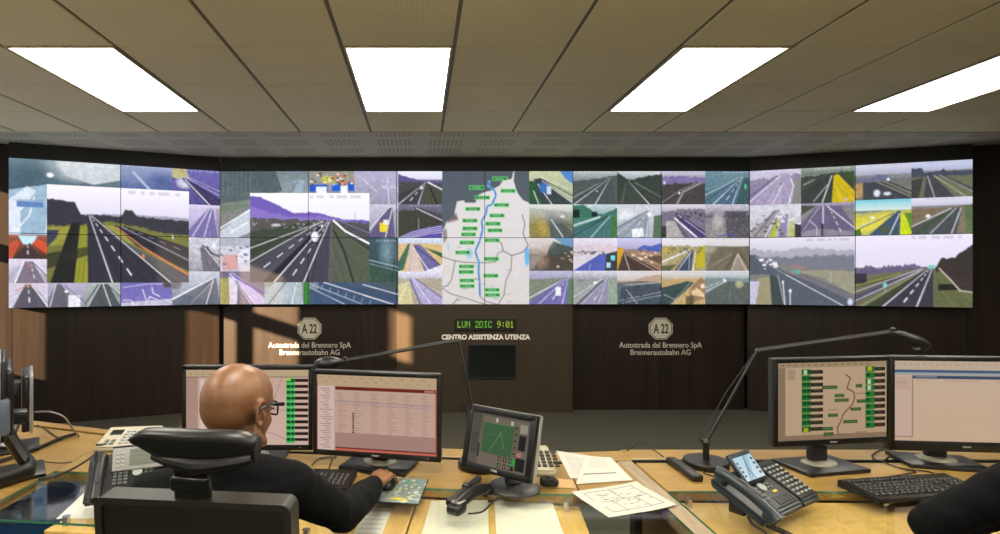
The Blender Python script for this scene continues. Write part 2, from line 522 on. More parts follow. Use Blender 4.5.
def f(p):   # big motorway picture
    p.grad((238, 234, 244), (212, 206, 222), 0, .35)
    p.ridge((150, 148, 166), [(.2, .29), (.5, .28), (.75, .285), (1, .30)], .9, .006)
    p.ridge((58, 58, 66), [(0, .15), (.1, .15), (.18, .17), (.225, .29), (.5, .30), (.53, .235), (.58, .235), (.61, .30), (.8, .31), (1, .33)], 1, .008)
    p.ridge((116, 116, 62), [(0, .42), (.25, .40), (.4, .36), (1, .50)], 1, .01)
    p.poly((150, 148, 62), [(0, .44), (.18, .42), (.18, .62), (0, .62)], .9); p.poly((60, 66, 82), [(0, .46), (.08, .46), (.06, .55), (0, .64)])
    p.poly((140, 140, 50), [(.22, .42), (.27, .42), (.27, 1), (.16, 1), (.2, .7)], .95)
    p.poly((38, 40, 38), [(.16, .38), (.22, .38), (.18, 1), (.02, 1)]); p.poly((44, 46, 40), [(0, .7), (.3, .62), (.3, .7), (0, .86)], .8)
    p.poly((52, 52, 62), [(.265, .3), (.31, .3), (.86, 1), (.27, 1)])
    p.poly((146, 146, 72), [(.38, .4), (.44, .4), (.62, .6), (.56, .58)]); p.poly((84, 82, 86), [(.36, .42), (.5, .55), (1, .93), (1, 1), (.86, 1)], 1)
    p.poly((45, 45, 55), [(.45, .40), (.52, .40), (1, .62), (1, .88), (.62, .62)]); p.line((170, 168, 178), .012, [(.5, .41), (1, .76)]); p.dash((170, 168, 178), .01, (.5, .40), (1, .68), 8)
    p.line((196, 130, 84), .025, [(.47, .42), (.66, .63)], .9); p.line((200, 126, 80), .04, [(.66, .63), (1, .92)], .95)
    p.line(W_, .012, [(.28, .31), (.44, 1)], .9, w1=.022); p.line(W_, .01, [(.30, .31), (.86, 1)], .9, w1=.02); p.dash(W_, .028, (.29, .31), (.61, 1), 9)
    p.rect(W_, .872, .485, .882, .53); p.blob((210, 120, 70), .66, .72, .012, .03); p.noise(.10, 2.2, .33); p.cap(True, .55)
feed('L', 46.7, 188.3, .167, .835, f)
def f(p):
    p.grad((150, 90, 70), (70, 50, 46)); p.poly((190, 225, 232), [(.25, .05), (.75, .05), (.62, .4), (.38, .4)]); p.poly((200, 84, 54), [(.75, .15), (1, .35), (1, .8), (.6, .35)]); p.poly((190, 84, 60), [(0, .4), (.2, .2), (.3, .35), (.1, 1), (0, 1)])
    p.poly((70, 56, 58), [(.4, .5), (.6, .5), (.9, 1), (.1, 1)]); p.dash(W_, .06, (.5, .4), (.5, 1), 3); p.blob((40, 50, 60), .55, .42, .05, .1); p.noise(.08, 3); p.cap(u0=.05)
feed('L', 7, 46.7, .51, .672, f)
def f(p):
    p.grad((214, 206, 220), (170, 165, 180)); p.poly((124, 112, 126), [(.42, .1), (.62, .1), (.95, 1), (.2, 1)]); p.line((200, 120, 116), .05, [(.5, .12), (.52, .35)]); p.line((240, 240, 244), .06, [(.4, .12), (.16, 1)]); p.dash(W_, .06, (.58, .2), (.7, 1), 4); p.line((70, 66, 80), .05, [(.62, .12), (1, .7)]); p.line(W_, .04, [(.66, .1), (1, .6)]); p.line((150, 170, 200), .05, [(.3, .3), (.02, .95)]); p.noise(.08, 3)
feed('L', 7, 46.7, .672, .835, f)
def f(p):
    p.grad((205, 196, 210), (200, 195, 210)); p.poly((90, 86, 96), [(.42, .05), (.58, .05), (1, 1), (.1, 1)]); p.line((210, 140, 90), .05, [(.5, .05), (.2, .3)]); p.line((210, 140, 90), .06, [(.55, .05), (.85, .5)]); p.dash(W_, .07, (.5, .05), (.54, 1), 4); p.line((120, 120, 150), .03, [(.62, .1), (1, .8)]); p.line((235, 235, 240), .05, [(.6, .1), (1, .95)]); p.noise(.08, 3)
feed('L', 7, 47.3, .835, 1, f)
def f(p):
    p.grad((178, 172, 196), (140, 136, 150)); p.poly((100, 98, 108), [(.2, .05), (.35, .05), (.9, 1), (-.05, 1)]); p.line(W_, .04, [(.22, .05), (.05, 1)]); p.blob((240, 240, 244), .5, .35, .06, .07); p.rect((225, 224, 232), .55, .5, .88, 1); p.line((90, 90, 130), .04, [(.45, .1), (1, .8)]); p.noise(.1, 3)
feed('L', 47.3, 84.5, .835, 1, f)
def f(p):
    p.grad((170, 178, 178), (130, 140, 138)); p.poly((80, 86, 88), [(.35, .05), (.65, .05), (1, 1), (.1, 1)]); p.line(W_, .04, [(.5, .05), (.72, 1)]); p.line((210, 215, 215), .05, [(.42, .05), (.08, 1)]); p.line((60, 70, 64), .06, [(.36, .1), (0, .9)]); p.line((50, 60, 56), .05, [(.64, .1), (1, .6)]); p.noise(.1, 3); p.cap()
feed('L', 84.5, 119.8, .835, 1, f)
def f(p):
    p.grad((110, 102, 168), (124, 116, 180)); p.poly((190, 186, 206), [(0, .85), (1, .7), (1, 1), (0, 1)]); p.line((224, 220, 235), .05, [(.05, .75), (.2, .75), (.26, 1)]); p.line((224, 220, 235), .05, [(.42, .3), (.5, .85), (.56, .6), (.7, .75)]); p.line(W_, .05, [(.6, .2), (.62, .45), (.75, .6)]); p.line((200, 196, 220), .04, [(.05, .2), (.5, .06), (1, .06)]); p.blob((60, 60, 70), .9, .1, .12, .18); p.noise(.1, 3)
feed('L', 119.8, 172, .835, 1, f)

# ---- centre, columns 1-2
def f(p):   # foggy forest, motorway bend
    p.grad((118, 132, 138), (150, 158, 158), 0, .5); p.poly((74, 86, 88), [(0, 0), (.62, 0), (.7, .3), (.4, .42), (0, .5)], .85); p.poly((150, 166, 178), [(.82, .14), (.95, .14), (.9, .4), (.62, .6), (.5, .6), (.84, .3)]); p.line((90, 104, 116), .02, [(.86, .16), (.7, .5)])
    p.poly((190, 198, 204), [(0, .9), (.36, .55), (.36, .9), (.2, 1), (0, 1)]); p.line((232, 236, 240), .04, [(0, .86), (.36, .56)]); p.line(W_, .05, [(.12, .92), (.3, .78)]); p.poly((110, 126, 106), [(0, .52), (.33, .42), (.33, .52), (0, .66)], .8); p.noise(.16, 3)
    for k in range(7): p.line((160, 170, 172), .012, [(.04 + .05 * k, .02), (.04 + .05 * k, .36)], .35)
feed('M', 219.8, 309.5, 0, .502, f)
def f(p):
    p.grad((206, 206, 218), (186, 184, 198)); p.rect((150, 152, 162), 0, .0, 1, .25, .6); p.rect((206, 150, 140), .05, .5, .4, .95, .8); p.rect((226, 224, 236), .42, .35, .9, .75, .8); p.speck((110, 110, 124), 26, 0, .2, 1, .8, .05); p.noise(.12, 3)
feed('M', 219.8, 264, .502, .752, f)
def f(p):
    p.grad((112, 104, 126), (120, 110, 120)); p.poly((168, 160, 96), [(0, .2), (.2, .2), (.3, 1), (0, 1)], .9); p.poly((224, 214, 226), [(.2, .15), (.4, .3), (.38, 1), (.22, 1)], .9); p.poly((186, 172, 208), [(.18, .02), (.3, .04), (1, .8), (1, 1), (.7, 1)]); p.line((84, 62, 170), .06, [(.2, .02), (.55, .35), (1, .66)]); p.line(W_, .03, [(.22, .05), (.8, 1)]); p.line((70, 60, 80), .04, [(.36, .3), (.75, 1)]); p.noise(.14, 3)
feed('M', 219.8, 264.5, .752, 1, f)
def f(p):
    p.grad((140, 146, 140), (150, 160, 164)); p.poly((166, 178, 184), [(.45, .0), (.8, 0), (.86, 1), (-.2, 1)]); p.line((70, 80, 84), .05, [(.6, .1), (.08, 1)]); p.line(W_, .03, [(.76, .1), (.6, 1)]); p.rect((64, 128, 62), .86, 0, 1, 1); p.noise(.15, 3)
feed('M', 264.5, 309.5, .752, 1, f)
def f(p):   # car park with blue awnings
    p.grad((150, 146, 130), (140, 140, 150)); p.blob((190, 186, 60), .42, .4, .2, .22); p.rect((40, 86, 190), 0, .62, .4, .95); p.rect((226, 228, 236), .15, .72, .38, 1); p.rect((36, 96, 200), .5, .62, .72, .92); p.rect((230, 232, 238), .7, .66, .85, 1); p.rect((40, 90, 190), .86, .55, 1, .9); p.speck((210, 120, 70), 10, .5, .1, 1, .5, .1); p.speck((80, 76, 70), 22, 0, .05, 1, .6, .08); p.speck((228, 224, 214), 16, 0, .1, 1, .6, .07); p.noise(.15, 3)
feed('M', 309.5, 354, 0, .167, f)
def f(p):
    p.grad((176, 172, 196), (150, 148, 168)); p.line((208, 206, 222), .06, [(.2, .25), (.5, .6)], .6); p.line((200, 200, 214), .05, [(.75, .2), (.78, 1)], .7); p.line((186, 186, 204), .05, [(.86, .2), (.98, 1)], .7); p.speck((206, 204, 220), 14, .6, .2, 1, .6, .05, .6); p.noise(.09, 4)
feed('M', 354, 398, 0, .252, f)
def f(p):
    p.grad((196, 194, 210), (126, 122, 140)); p.poly((96, 88, 120), [(.62, .1), (.8, .1), (.88, 1), (-.1, 1)]); p.line(W_, .03, [(.66, .1), (.0, .75)]); p.line(W_, .03, [(.78, .15), (.55, 1)]); p.rect((230, 204, 50), .36, .55, .62, .82); p.rect((226, 222, 220), .48, .46, .66, .6); p.poly((150, 150, 156), [(.85, .2), (1, .1), (1, 1), (.88, 1)], .7); p.noise(.1, 3)
feed('M', 369.3, 398, .252, .502, f)
def f(p):
    p.grad((60, 84, 94), (50, 66, 70)); p.blob((140, 168, 180), .6, .3, .35, .45, .6, .9); p.poly((58, 82, 72), [(0, .55), (1, .75), (1, 1), (0, 1)]); p.line((150, 170, 178), .03, [(0, .5), (1, .66)]); p.line((130, 150, 158), .02, [(0, .58), (1, .75)]); p.line((160, 176, 180), .015, [(.93, .1), (.93, .75)]); p.noise(.2, 3); p.cap(v=.05)
feed('M', 369.3, 398, .502, .835, f)
def f(p):
    p.grad((70, 88, 108), (60, 76, 94)); p.poly((64, 84, 110), [(0, .0), (.3, 0), (1, .7), (1, 1), (0, 1)])
    p.line(W_, .05, [(.16, .0), (.95, 1)]); p.line((210, 220, 230), .03, [(0, .06), (.6, 1)]); p.line((210, 220, 230), .03, [(.0, .22), (.4, 1)])
    for k in range(8): p.line((200, 210, 222), .025, [(.06 + .09 * k, .02 + .115 * k), (.04 + .09 * k, .2 + .115 * k)], .8)
    p.line(W_, .05, [(.6, .1), (1, .55)], .9); p.line(W_, .04, [(.62, .6), (.9, .95)], .8); p.rect((150, 160, 164), .0, .0, .1, .3, .5); p.poly((70, 86, 76), [(.72, 0), (1, 0), (1, .4)], .8); p.noise(.09, 3)
feed('M', 309.5, 398, .835, 1, f)
def f(p):   # big three lane motorway with a tanker
    p.grad((238, 238, 246), (226, 224, 238), 0, .32)
    p.ridge((112, 92, 172), [(0, .03), (.1, .05), (.25, .15), (.38, .23), (.5, .21), (.62, .24), (.75, .29), (1, .31)], 1, .006)
    p.ridge((150, 132, 196), [(0, .14), (.12, .2), (.3, .26), (.6, .27), (1, .34)], .5, .01)
    p.ridge((86, 84, 80), [(0, .28), (.2, .28), (.5, .31), (.64, .31), (1, .34)], 1, .012); p.ridge((62, 70, 58), [(0, .44), (.35, .36), (.7, .33), (.75, .35), (1, .5)], 1, .01)
    p.speck((150, 148, 150), 30, 0, .3, .6, .4, .015); p.blob((190, 190, 196), .22, .36, .05, .02)
    p.poly((76, 72, 84), [(.60, .315), (.65, .315), (.40, .66), (.1, 1), (0, 1), (0, .82)]); p.poly((40, 38, 42), [(.635, .315), (.655, .315), (.22, 1), (.1, 1)]); p.poly((70, 66, 78), [(.65, .315), (.675, .315), (.655, 1), (.2, 1)])
    p.line(W_, .01, [(.61, .315), (0, .77)], .9, w1=.02); p.line(W_, .01, [(.615, .32), (0, .62)], .8, w1=.018); p.dash(W_, .022, (.62, .33), (.05, .9), 9); p.line(W_, .012, [(.652, .32), (.2, 1)], .9, w1=.022); p.line(W_, .012, [(.668, .32), (.45, 1)], .95, w1=.026); p.dash(W_, .026, (.66, .33), (.32, 1), 9)
    p.poly((96, 92, 92), [(.675, .315), (.69, .315), (.71, 1), (.655, 1)]); p.poly((84, 90, 76), [(.69, .34), (1, .66), (1, 1), (.70, 1)]); p.line((46, 46, 44), .04, [(.7, .42), (.78, .62), (.87, 1)]); p.line((110, 112, 100), .018, [(.7, .45), (.84, 1)], .6)
    p.poly((78, 78, 84), [(.7, .3), (1, .38), (1, .58)]); p.line((238, 238, 244), .04, [(.70, .31), (.8, .43), (1, .57)]); p.line((130, 120, 150), .015, [(.72, .3), (1, .45)]); p.line((90, 88, 96), .01, [(.88, .22), (.88, .52)])
    p.blob((226, 226, 232), .545, .49, .034, .065, 1, .25); p.rect((50, 48, 54), .515, .55, .57, .575); p.blob((214, 214, 220), .605, .37, .012, .02); p.noise(.1, 2.4, .3); p.cap(True, .5)
feed('M', 249.8, 369.3, .167, .835, f)
# column 398-442
def f(p):
    p.grad((228, 228, 240), (210, 208, 226), 0, .25); p.ridge((92, 84, 130), [(0, .1), (.4, .25), (.6, .3), (1, .3)], 1, .01); p.ridge((72, 74, 72), [(0, .32), (.6, .35), (1, .38)]); p.road((.62, .34), -.45, .48, (62, 60, 68), (.0, .45), (.2,), lw=.035); p.line((235, 235, 242), .05, [(.68, .34), (1, .56)]); p.poly((70, 76, 62), [(.66, .38), (1, .7), (1, 1), (.52, 1)]); p.line((36, 36, 34), .06, [(.72, .5), (.9, 1)]); p.blob((225, 225, 230), .53, .5, .04, .06); p.noise(.12, 3, .3); p.cap()
feed('M', 398, 442, 0, .252, f)
def f(p):
    p.grad((112, 106, 130), (66, 66, 70), 0, .6); p.ridge((62, 64, 56), [(0, .2), (.4, .15), (1, .5)], 1, .02); p.poly((76, 72, 84), [(.38, .12), (.5, .1), (1, .3), (1, .52)]); p.line(W_, .025, [(.42, .12), (1, .48)]); p.poly((92, 76, 156), [(0, 1), (.3, .8), (.7, .68), (1, .62), (1, 1)])
    for o in (0, .09, .18, .27): p.line(W_, .022, [(.02 + o, 1), (.35 + o, .82 + .3 * o), (.7, .71 + .6 * o), (1, .65 + .7 * o)], .8)
    p.line((190, 190, 190), .015, [(.46, .42), (.46, .75)]); p.noise(.12, 3); p.cap()
feed('M', 398, 442, .252, .502, f)
def f(p):
    p.grad((206, 212, 226), (190, 196, 210), 0, .2); p.ridge((206, 178, 124), [(0, .18), (.5, .16), (1, .2)]); p.poly((66, 108, 86), [(.22, .18), (.28, .18), (.12, .95), (0, 1), (0, .7)]); p.poly((198, 178, 170), [(.26, .2), (.32, .2), (.55, 1), (.18, 1)]); p.poly((108, 104, 150), [(.34, .2), (.5, .2), (1, .85), (1, 1), (.6, 1)]); p.line((46, 40, 54), .035, [(.36, .25), (.95, .8)]); p.line(W_, .03, [(.34, .3), (.7, 1)]); p.poly((60, 100, 70), [(.5, .25), (1, .45), (1, .6), (.6, .3)]); p.poly((220, 216, 224), [(.6, 1), (1, .8), (1, 1)]); p.noise(.12, 3); p.cap()
feed('M', 398, 442, .502, .752, f)
def f(p):
    p.grad((214, 212, 224), (180, 176, 190), 0, .25); p.ridge((168, 160, 140), [(0, .22), (1, .2)], 1, .03); p.poly((206, 196, 150), [(0, .4), (.25, .3), (.35, 1), (0, 1)], .9); p.poly((168, 160, 194), [(.26, .2), (.36, .2), (1, .75), (1, 1), (.55, 1)]); p.line((80, 66, 150), .05, [(.27, .25), (.5, 1)]); p.line((96, 90, 110), .04, [(.4, .22), (1, .8)]); p.line(W_, .025, [(.32, .2), (.75, 1)]); p.noise(.13, 3); p.cap()
feed('M', 398, 442, .752, 1, f)
# map: covers one column plus halves
def f(p):
    p.flat = True; p.grad((214, 209, 208), (206, 200, 197))
    p.poly((84, 92, 100), [(0, 0), (.82, 0), (.80, .06), (.70, .07), (.66, .11), (.55, .15), (.48, .16), (.42, .18), (.38, .24), (.26, .24), (.25, .22), (.17, .23), (.14, .32), (.18, .36), (.05, .38), (.03, .42), (0, .45)])
    p.poly((84, 92, 100), [(.83, 0), (1, 0), (1, .24), (.93, .22), (.88, .18), (.85, .14), (.82, .07)])
    p.poly((120, 104, 96), [(.16, .31), (.19, .37), (.05, .395), (.06, .375)], .7); p.poly((120, 108, 100), [(.0, .45), (.05, .43), (.06, .5), (.02, .55)], .8)
    p.blob((96, 172, 214), .975, .64, .035, .085, .95, .3); p.blob((120, 180, 214), .31, .62, .05, .05, .8, .6); p.blob((150, 186, 214), .07, .57, .02, .04, .7)
    rd = (74, 66, 60)
    p.line(rd, .011, [(-.02, .64), (.12, .67), (.25, .685), (.5, .69), (.62, .68)]); p.line(rd, .011, [(.15, .67), (.11, .81), (.06, .86), (-.02, .87)])
    p.line(rd, .011, [(-.02, .87), (.1, .92), (.26, .95), (.42, .985), (.46, .99), (.62, 1.02)], .9); p.line(rd, .011, [(.18, .95), (.1, 1.02)])
    p.line(rd, .012, [(.92, .33), (.95, .4), (.93, .47), (.96, .52), (.99, .56), (.93, .61), (.8, .635), (.7, .6), (.68, .54), (.62, .53)]); p.line(rd, .011, [(.8, .635), (.79, .74), (.73, .83), (.71, .93), (.62, 1.02)]); p.line(rd, .01, [(.7, .6), (.64, .62), (.62, .655)])
    hwy = [(.535, .10), (.53, .17), (.60, .22), (.625, .29), (.58, .36), (.55, .40), (.51, .42), (.50, .53), (.455, .62), (.47, .70), (.435, .80), (.395, .86), (.36, .895)]
    hwy = [(.535, .13), (.53, .19), (.60, .24), (.625, .29), (.60, .36), (.56, .41), (.515, .42), (.505, .48), (.48, .52), (.46, .57), (.47, .62), (.45, .68), (.435, .73), (.44, .77), (.41, .82), (.375, .87)]
    xs = [(.535, .13), (.53, .20), (.60, .25), (.625, .30), (.59, .39), (.56, .42), (.515, .43), (.50, .53), (.455, .61), (.465, .69), (.44, .76), (.42, .835)]
    pts = [(435 + x * 100 / 712 - 442, y) for x, y in ()]
    def q(x, y): return ((435 + x / 7.12 - 442) / 87.0, (165 + y / 7.12 - 171) / 133.0)
    def q2(x, y): return ((435 + x / 7.12 - 442) / 87.0, (235 + y / 7.12 - 171) / 133.0)
    h = [q(385, 118), q(380, 150), q(425, 185), q(432, 220), q(405, 280), q(370, 295), q(362, 350), q(330, 400), q(338, 460), q(322, 520), q2(318, 40), q2(285, 115), q2(300, 165), q2(312, 190), q2(308, 260), q2(316, 330), q2(318, 430)]
    p.line((150, 196, 224), .034, h, .9); p.line((40, 108, 168), .022, h); p.line(rd, .010, [q2(318, 430), q2(350, 465), q2(440, 490)])
    for (x, y) in h: p.blob((90, 170, 220), x, y, .012, .008)
    for (x, y, fn) in ((460, 98, q), (296, 160, q), (518, 184, q), (336, 232, q), (472, 285, q), (268, 313, q), (440, 360, q), (247, 396, q), (412, 418, q), (247, 453, q), (426, 466, q), (237, 494, q), (405, 38, q2), (226, 54, q2), (195, 124, q2), (400, 170, q2), (222, 223, q2), (220, 262, q2), (396, 288, q2), (226, 322, q2), (228, 361, q2), (406, 388, q2), (408, 424, q2)):
        u, v = fn(x, y); p.rect((110, 210, 120), u - .088, v - .016, u + .088, v + .016, .9); p.rect((22, 122, 48), u - .080, v - .0105, u + .080, v + .0105)
        t = u - .05
        while t < u + .045: p.rect((170, 214, 176), t, v - .005, t + .012, v + .006, .6); t += .02
    for k in range(14):
        u = .1 + .85 * RNG.random(); v = .5 + .48 * RNG.random(); p.rect((130, 124, 122), u, v, u + .06, v + .008, .5)
    p.noise(.025, 5)
feed('M', 442, 529.3, 0, 1, f)
cols = [529.3, 573, 617, 661, 704.7, 748.6]
def cf(c, r, fn): feed('M', cols[c], cols[c + 1], r * .25 + .001, (r + 1) * .25 + .001, fn)
def f(p):
    p.grad((190, 196, 160), (150, 160, 130)); p.poly((60, 120, 190), [(.7, 0), (1, 0), (1, .4), (.8, .2)], .9); p.line((210, 206, 180), .05, [(.3, .2), (1, .6)]); p.line((90, 92, 84), .05, [(.3, .25), (1, .75)]); p.poly((56, 66, 70), [(.1, .25), (.25, .2), (1, .95), (1, 1), (.2, 1)]); p.line(W_, .03, [(.2, .4), (.52, 1)]); p.line(W_, .025, [(.3, .3), (.98, .95)]); p.blob((60, 110, 170), .33, .5, .14, .2); p.rect((186, 206, 220), .4, .46, .5, .7); p.poly((44, 84, 56), [(0, .3), (.1, .3), (.3, 1), (0, 1)]); p.line((190, 200, 190), .04, [(.1, .6), (.22, 1)]); p.noise(.14, 3)
cf(0, 0, f)
def f(p):
    p.grad((178, 184, 184), (120, 128, 126), 0, .3); p.ridge((80, 90, 88), [(0, .3), (.4, .25), (1, .12)], 1, .02); p.road((.85, .2), -.3, 1.0, (72, 80, 80), (.02, .5), (), lw=.035); p.line((150, 158, 156), .03, [(.8, .2), (0, .8)]); p.line((60, 66, 62), .04, [(.8, .22), (0, .68)]); p.blob((180, 184, 180), .54, .6, .03, .03); p.noise(.12, 3); p.cap(u0=.15)
cf(1, 0, f)
def f(p):
    p.grad((200, 206, 206), (150, 156, 156), 0, .25); p.ridge((56, 66, 60), [(0, .05), (.3, .28), (.5, .22), (.7, .12), (1, .1)], 1, .02); p.road((.25, .3), .0, 1.3, (62, 70, 64), (.72,), (), lw=.03); p.line((130, 140, 130), .02, [(.4, .35), (1, .8)]); p.line((90, 98, 92), .04, [(.2, .35), (.1, 1)]); p.noise(.12, 3); p.cap(u0=.2)
cf(2, 0, f)
def f(p):
    p.grad((200, 198, 212), (150, 146, 160), 0, .2); p.ridge((120, 108, 150), [(0, .2), (.5, .16), (1, .22)], 1, .03); p.ridge((70, 66, 68), [(0, .4), (1, .36)], 1, .03); p.line((150, 142, 132), .07, [(.9, .36), (.5, .62), (.35, .98)]); p.line((130, 120, 118), .04, [(.8, .36), (.4, .6), (0, .95)]); p.line((50, 46, 46), .05, [(.6, .75), (.45, 1)]); p.blob((230, 230, 234), .4, .66, .03, .04); p.blob((225, 225, 230), .06, .35, .03, .05); p.noise(.18, 3, .2); p.cap(True)
cf(3, 0, f)
def f(p):
    p.grad((110, 138, 150), (70, 100, 116)); p.road((.84, .18), .12, .68, (76, 104, 124), (.18, .62), (.42,), lw=.03); p.line((150, 172, 180), .05, [(.78, .2), (0, .72)]); p.line((60, 84, 92), .05, [(.78, .22), (0, .9)]); p.poly((56, 82, 84), [(.88, .2), (1, .2), (1, 1), (.7, 1)], .8); p.rect((90, 200, 130), .9, .4, .94, .54); p.noise(.16, 3); p.cap(u0=.4)
cf(4, 0, f)
def f(p):
    p.grad((206, 210, 204), (150, 150, 130), 0, .3); p.ridge((110, 114, 92), [(0, .12), (.5, .15), (1, .24)], .9, .02); p.poly((140, 130, 70), [(0, .3), (.35, .25), (.5, 1), (0, 1)], .9); p.blob((170, 146, 74), .3, .7, .14, .3, .9); p.poly((84, 92, 88), [(.42, .2), (.5, .2), (1, .85), (1, 1), (.5, 1)]); p.line(W_, .03, [(.5, .45), (.78, 1)]); p.blob((220, 222, 214), .76, .36, .07, .05); p.line((80, 80, 70), .04, [(.52, .25), (1, .7)]); p.haze((210, 212, 206), .7, 0, .6); p.noise(.16, 3, .2)
cf(0, 1, f)
def f(p):
    p.grad((190, 206, 208), (130, 160, 158), 0, .3); p.ridge((60, 110, 90), [(0, .04), (.25, .02), (.5, .25), (.7, .3), (1, .1)], 1, .02); p.rect((28, 40, 36), 0, .15, .15, .4); p.rect((30, 40, 50), .42, .22, .55, .38); p.ridge((70, 118, 108), [(0, .45), (1, .3)]); p.line((176, 204, 196), .08, [(0, .64), (.6, .38)]); p.poly((68, 112, 112), [(.8, .3), (.86, .3), (.86, 1), (-.2, 1), (-.2, .9)]); p.line((190, 212, 206), .025, [(.84, .35), (.4, 1)]); p.line((40, 70, 70), .04, [(.8, .35), (0, .78)]); p.line((40, 70, 70), .04, [(.8, .35), (0, .95)]); p.poly((66, 110, 66), [(.86, .4), (1, .35), (1, 1), (.84, 1)]); p.noise(.1, 3)
cf(1, 1, f)
def f(p):
    p.grad((200, 204, 210), (160, 166, 170)); p.blob((226, 230, 232), .2, .3, .25, .2, .7, .9); p.road((.72, .15), -.4, .7, (140, 150, 160), (-.1, .65), (.25,), lw=.035); p.line((84, 96, 104), .04, [(.66, .2), (0, .7)]); p.poly((226, 230, 230), [(.32, .75), (.58, .7), (.6, .95), (.35, 1)]); p.poly((84, 108, 86), [(.82, .35), (1, .3), (1, 1), (.8, 1)]); p.blob((236, 238, 240), .72, .3, .06, .08); p.noise(.14, 3)
cf(2, 1, f)
def f(p):
    p.grad((210, 206, 212), (150, 144, 156), 0, .3); p.ridge((112, 106, 124), [(0, .2), (.6, .12), (1, .15)], .9, .04); p.poly((76, 62, 108), [(.3, .3), (.4, .28), (1, .8), (1, 1), (.75, 1)]); p.line(W_, .025, [(.38, .32), (1, .9)], .8); p.line(W_, .07, [(.3, .42), (.82, 1)], .9); p.line((80, 74, 76), .05, [(.28, .45), (.6, 1)]); p.poly((176, 168, 166), [(.1, .5), (.3, .5), (.5, 1), (.05, 1)], .9); p.rect((60, 54, 54), 0, .65, .1, 1); p.speck((64, 58, 64), 26, .3, .2, 1, .5, .05); p.noise(.16, 3, .2)
cf(3, 1, f)
def f(p):
    p.grad((196, 192, 204), (84, 78, 88), 0, .4); p.poly((150, 144, 142), [(.2, .3), (.4, .25), (.45, 1), (.1, 1)], .8); p.blob((190, 186, 186), .28, .5, .14, .3, .8, .8); p.poly((70, 66, 74), [(.45, .2), (1, .2), (1, 1), (.5, 1)], .8); p.line((90, 80, 150), .05, [(.3, .95), (.6, .88), (.7, 1)]); p.speck((140, 132, 140), 30, .4, .2, 1, .9, .04, .5); p.noise(.2, 3); p.cap(True)
cf(4, 1, f)
def f(p):
    p.grad((216, 212, 212), (160, 140, 126), 0, .5); p.poly((86, 140, 176), [(.55, 0), (1, 0), (1, .3), (.8, .25)], .9); p.poly((60, 76, 72), [(.45, .3), (.55, .1), (.7, .18), (1, .3), (1, .55), (.4, .55)], .95); p.poly((76, 70, 60), [(.3, .55), (1, .45), (1, 1), (.05, 1)]); p.blob((180, 150, 130), .25, .7, .25, .35, .6, .9); p.blob((200, 190, 180), .3, .1, .35, .35, .6, .9); p.line((150, 130, 116), .02, [(.1, .5), (.12, 1)]); p.speck((206, 196, 170), 10, .6, .4, 1, .95, .04); p.noise(.16, 3, .2)
cf(0, 2, f)
def f(p):
    p.grad((220, 212, 222), (200, 190, 200), 0, .4); p.ridge((206, 190, 196), [(0, .25), (.5, .2), (1, .22)], .8, .02); p.ridge((206, 200, 206), [(0, .6), (.5, .45), (1, .4)]); p.poly((84, 96, 170), [(.6, .5), (.75, .48), (.72, 1), (0, 1)]); p.line((140, 140, 140), .05, [(0, .44), (.6, .42)], .6); p.speck((80, 74, 84), 14, .05, .36, .7, .5, .05); p.poly((56, 62, 64), [(.75, .48), (1, .4), (1, 1), (.72, 1)]); p.rect((120, 206, 216), .86, .54, .95, .68); p.rect((170, 200, 220), .76, .75, .85, .9); p.line((190, 200, 226), .02, [(.4, .8), (.36, 1)]); p.noise(.1, 3)
cf(1, 2, f)
def f(p):
    p.grad((196, 196, 226), (170, 160, 190), 0, .35); p.poly((70, 94, 170), [(.45, .32), (.6, .22), (.75, .26), (1, .15), (1, .42), (.5, .42)], .95); p.ridge((150, 120, 96), [(0, .4), (.4, .38), (1, .42)], 1, .03); p.poly((196, 150, 50), [(0, .3), (.15, .3), (.12, .8), (0, 1)]); p.poly((74, 58, 52), [(.14, .45), (.22, .45), (.95, 1), (0, 1)]); p.line(W_, .025, [(.16, .5), (.28, 1)], .7); p.line((200, 180, 166), .025, [(.2, .5), (.85, 1)], .8); p.line((190, 170, 160), .02, [(.2, .48), (1, .85)], .7); p.poly((60, 48, 46), [(.5, .55), (1, .55), (1, .8)], .7); p.speck((226, 200, 180), 16, .3, .4, .95, .75, .05); p.noise(.16, 3, .3)
cf(2, 2, f)
def f(p):
    p.grad((222, 220, 224), (206, 204, 206), 0, .3); p.ridge((160, 150, 110), [(0, .24), (1, .26)], 1, .02); p.blob((180, 160, 60), .15, .38, .25, .12, .8); p.line((216, 214, 214), .06, [(.62, .38), (0, .74)]); p.poly((66, 76, 96), [(.68, .38), (.74, .36), (.68, 1), (.3, 1), (.32, .95)]); p.line(W_, .025, [(.68, .42), (.36, 1)]); p.line(W_, .02, [(.64, .5), (.63, 1)], .7); p.line((230, 226, 210), .03, [(.78, .4), (.72, 1)]); p.poly((176, 164, 44), [(.86, .3), (1, .2), (1, .9), (.78, .9), (.78, .6)]); p.poly((90, 96, 70), [(0, .85), (.35, .8), (.2, 1), (0, 1)]); p.speck((90, 84, 84), 24, .1, .28, .9, .45, .04); p.noise(.15, 3, .22); p.cap(True)
cf(3, 2, f)
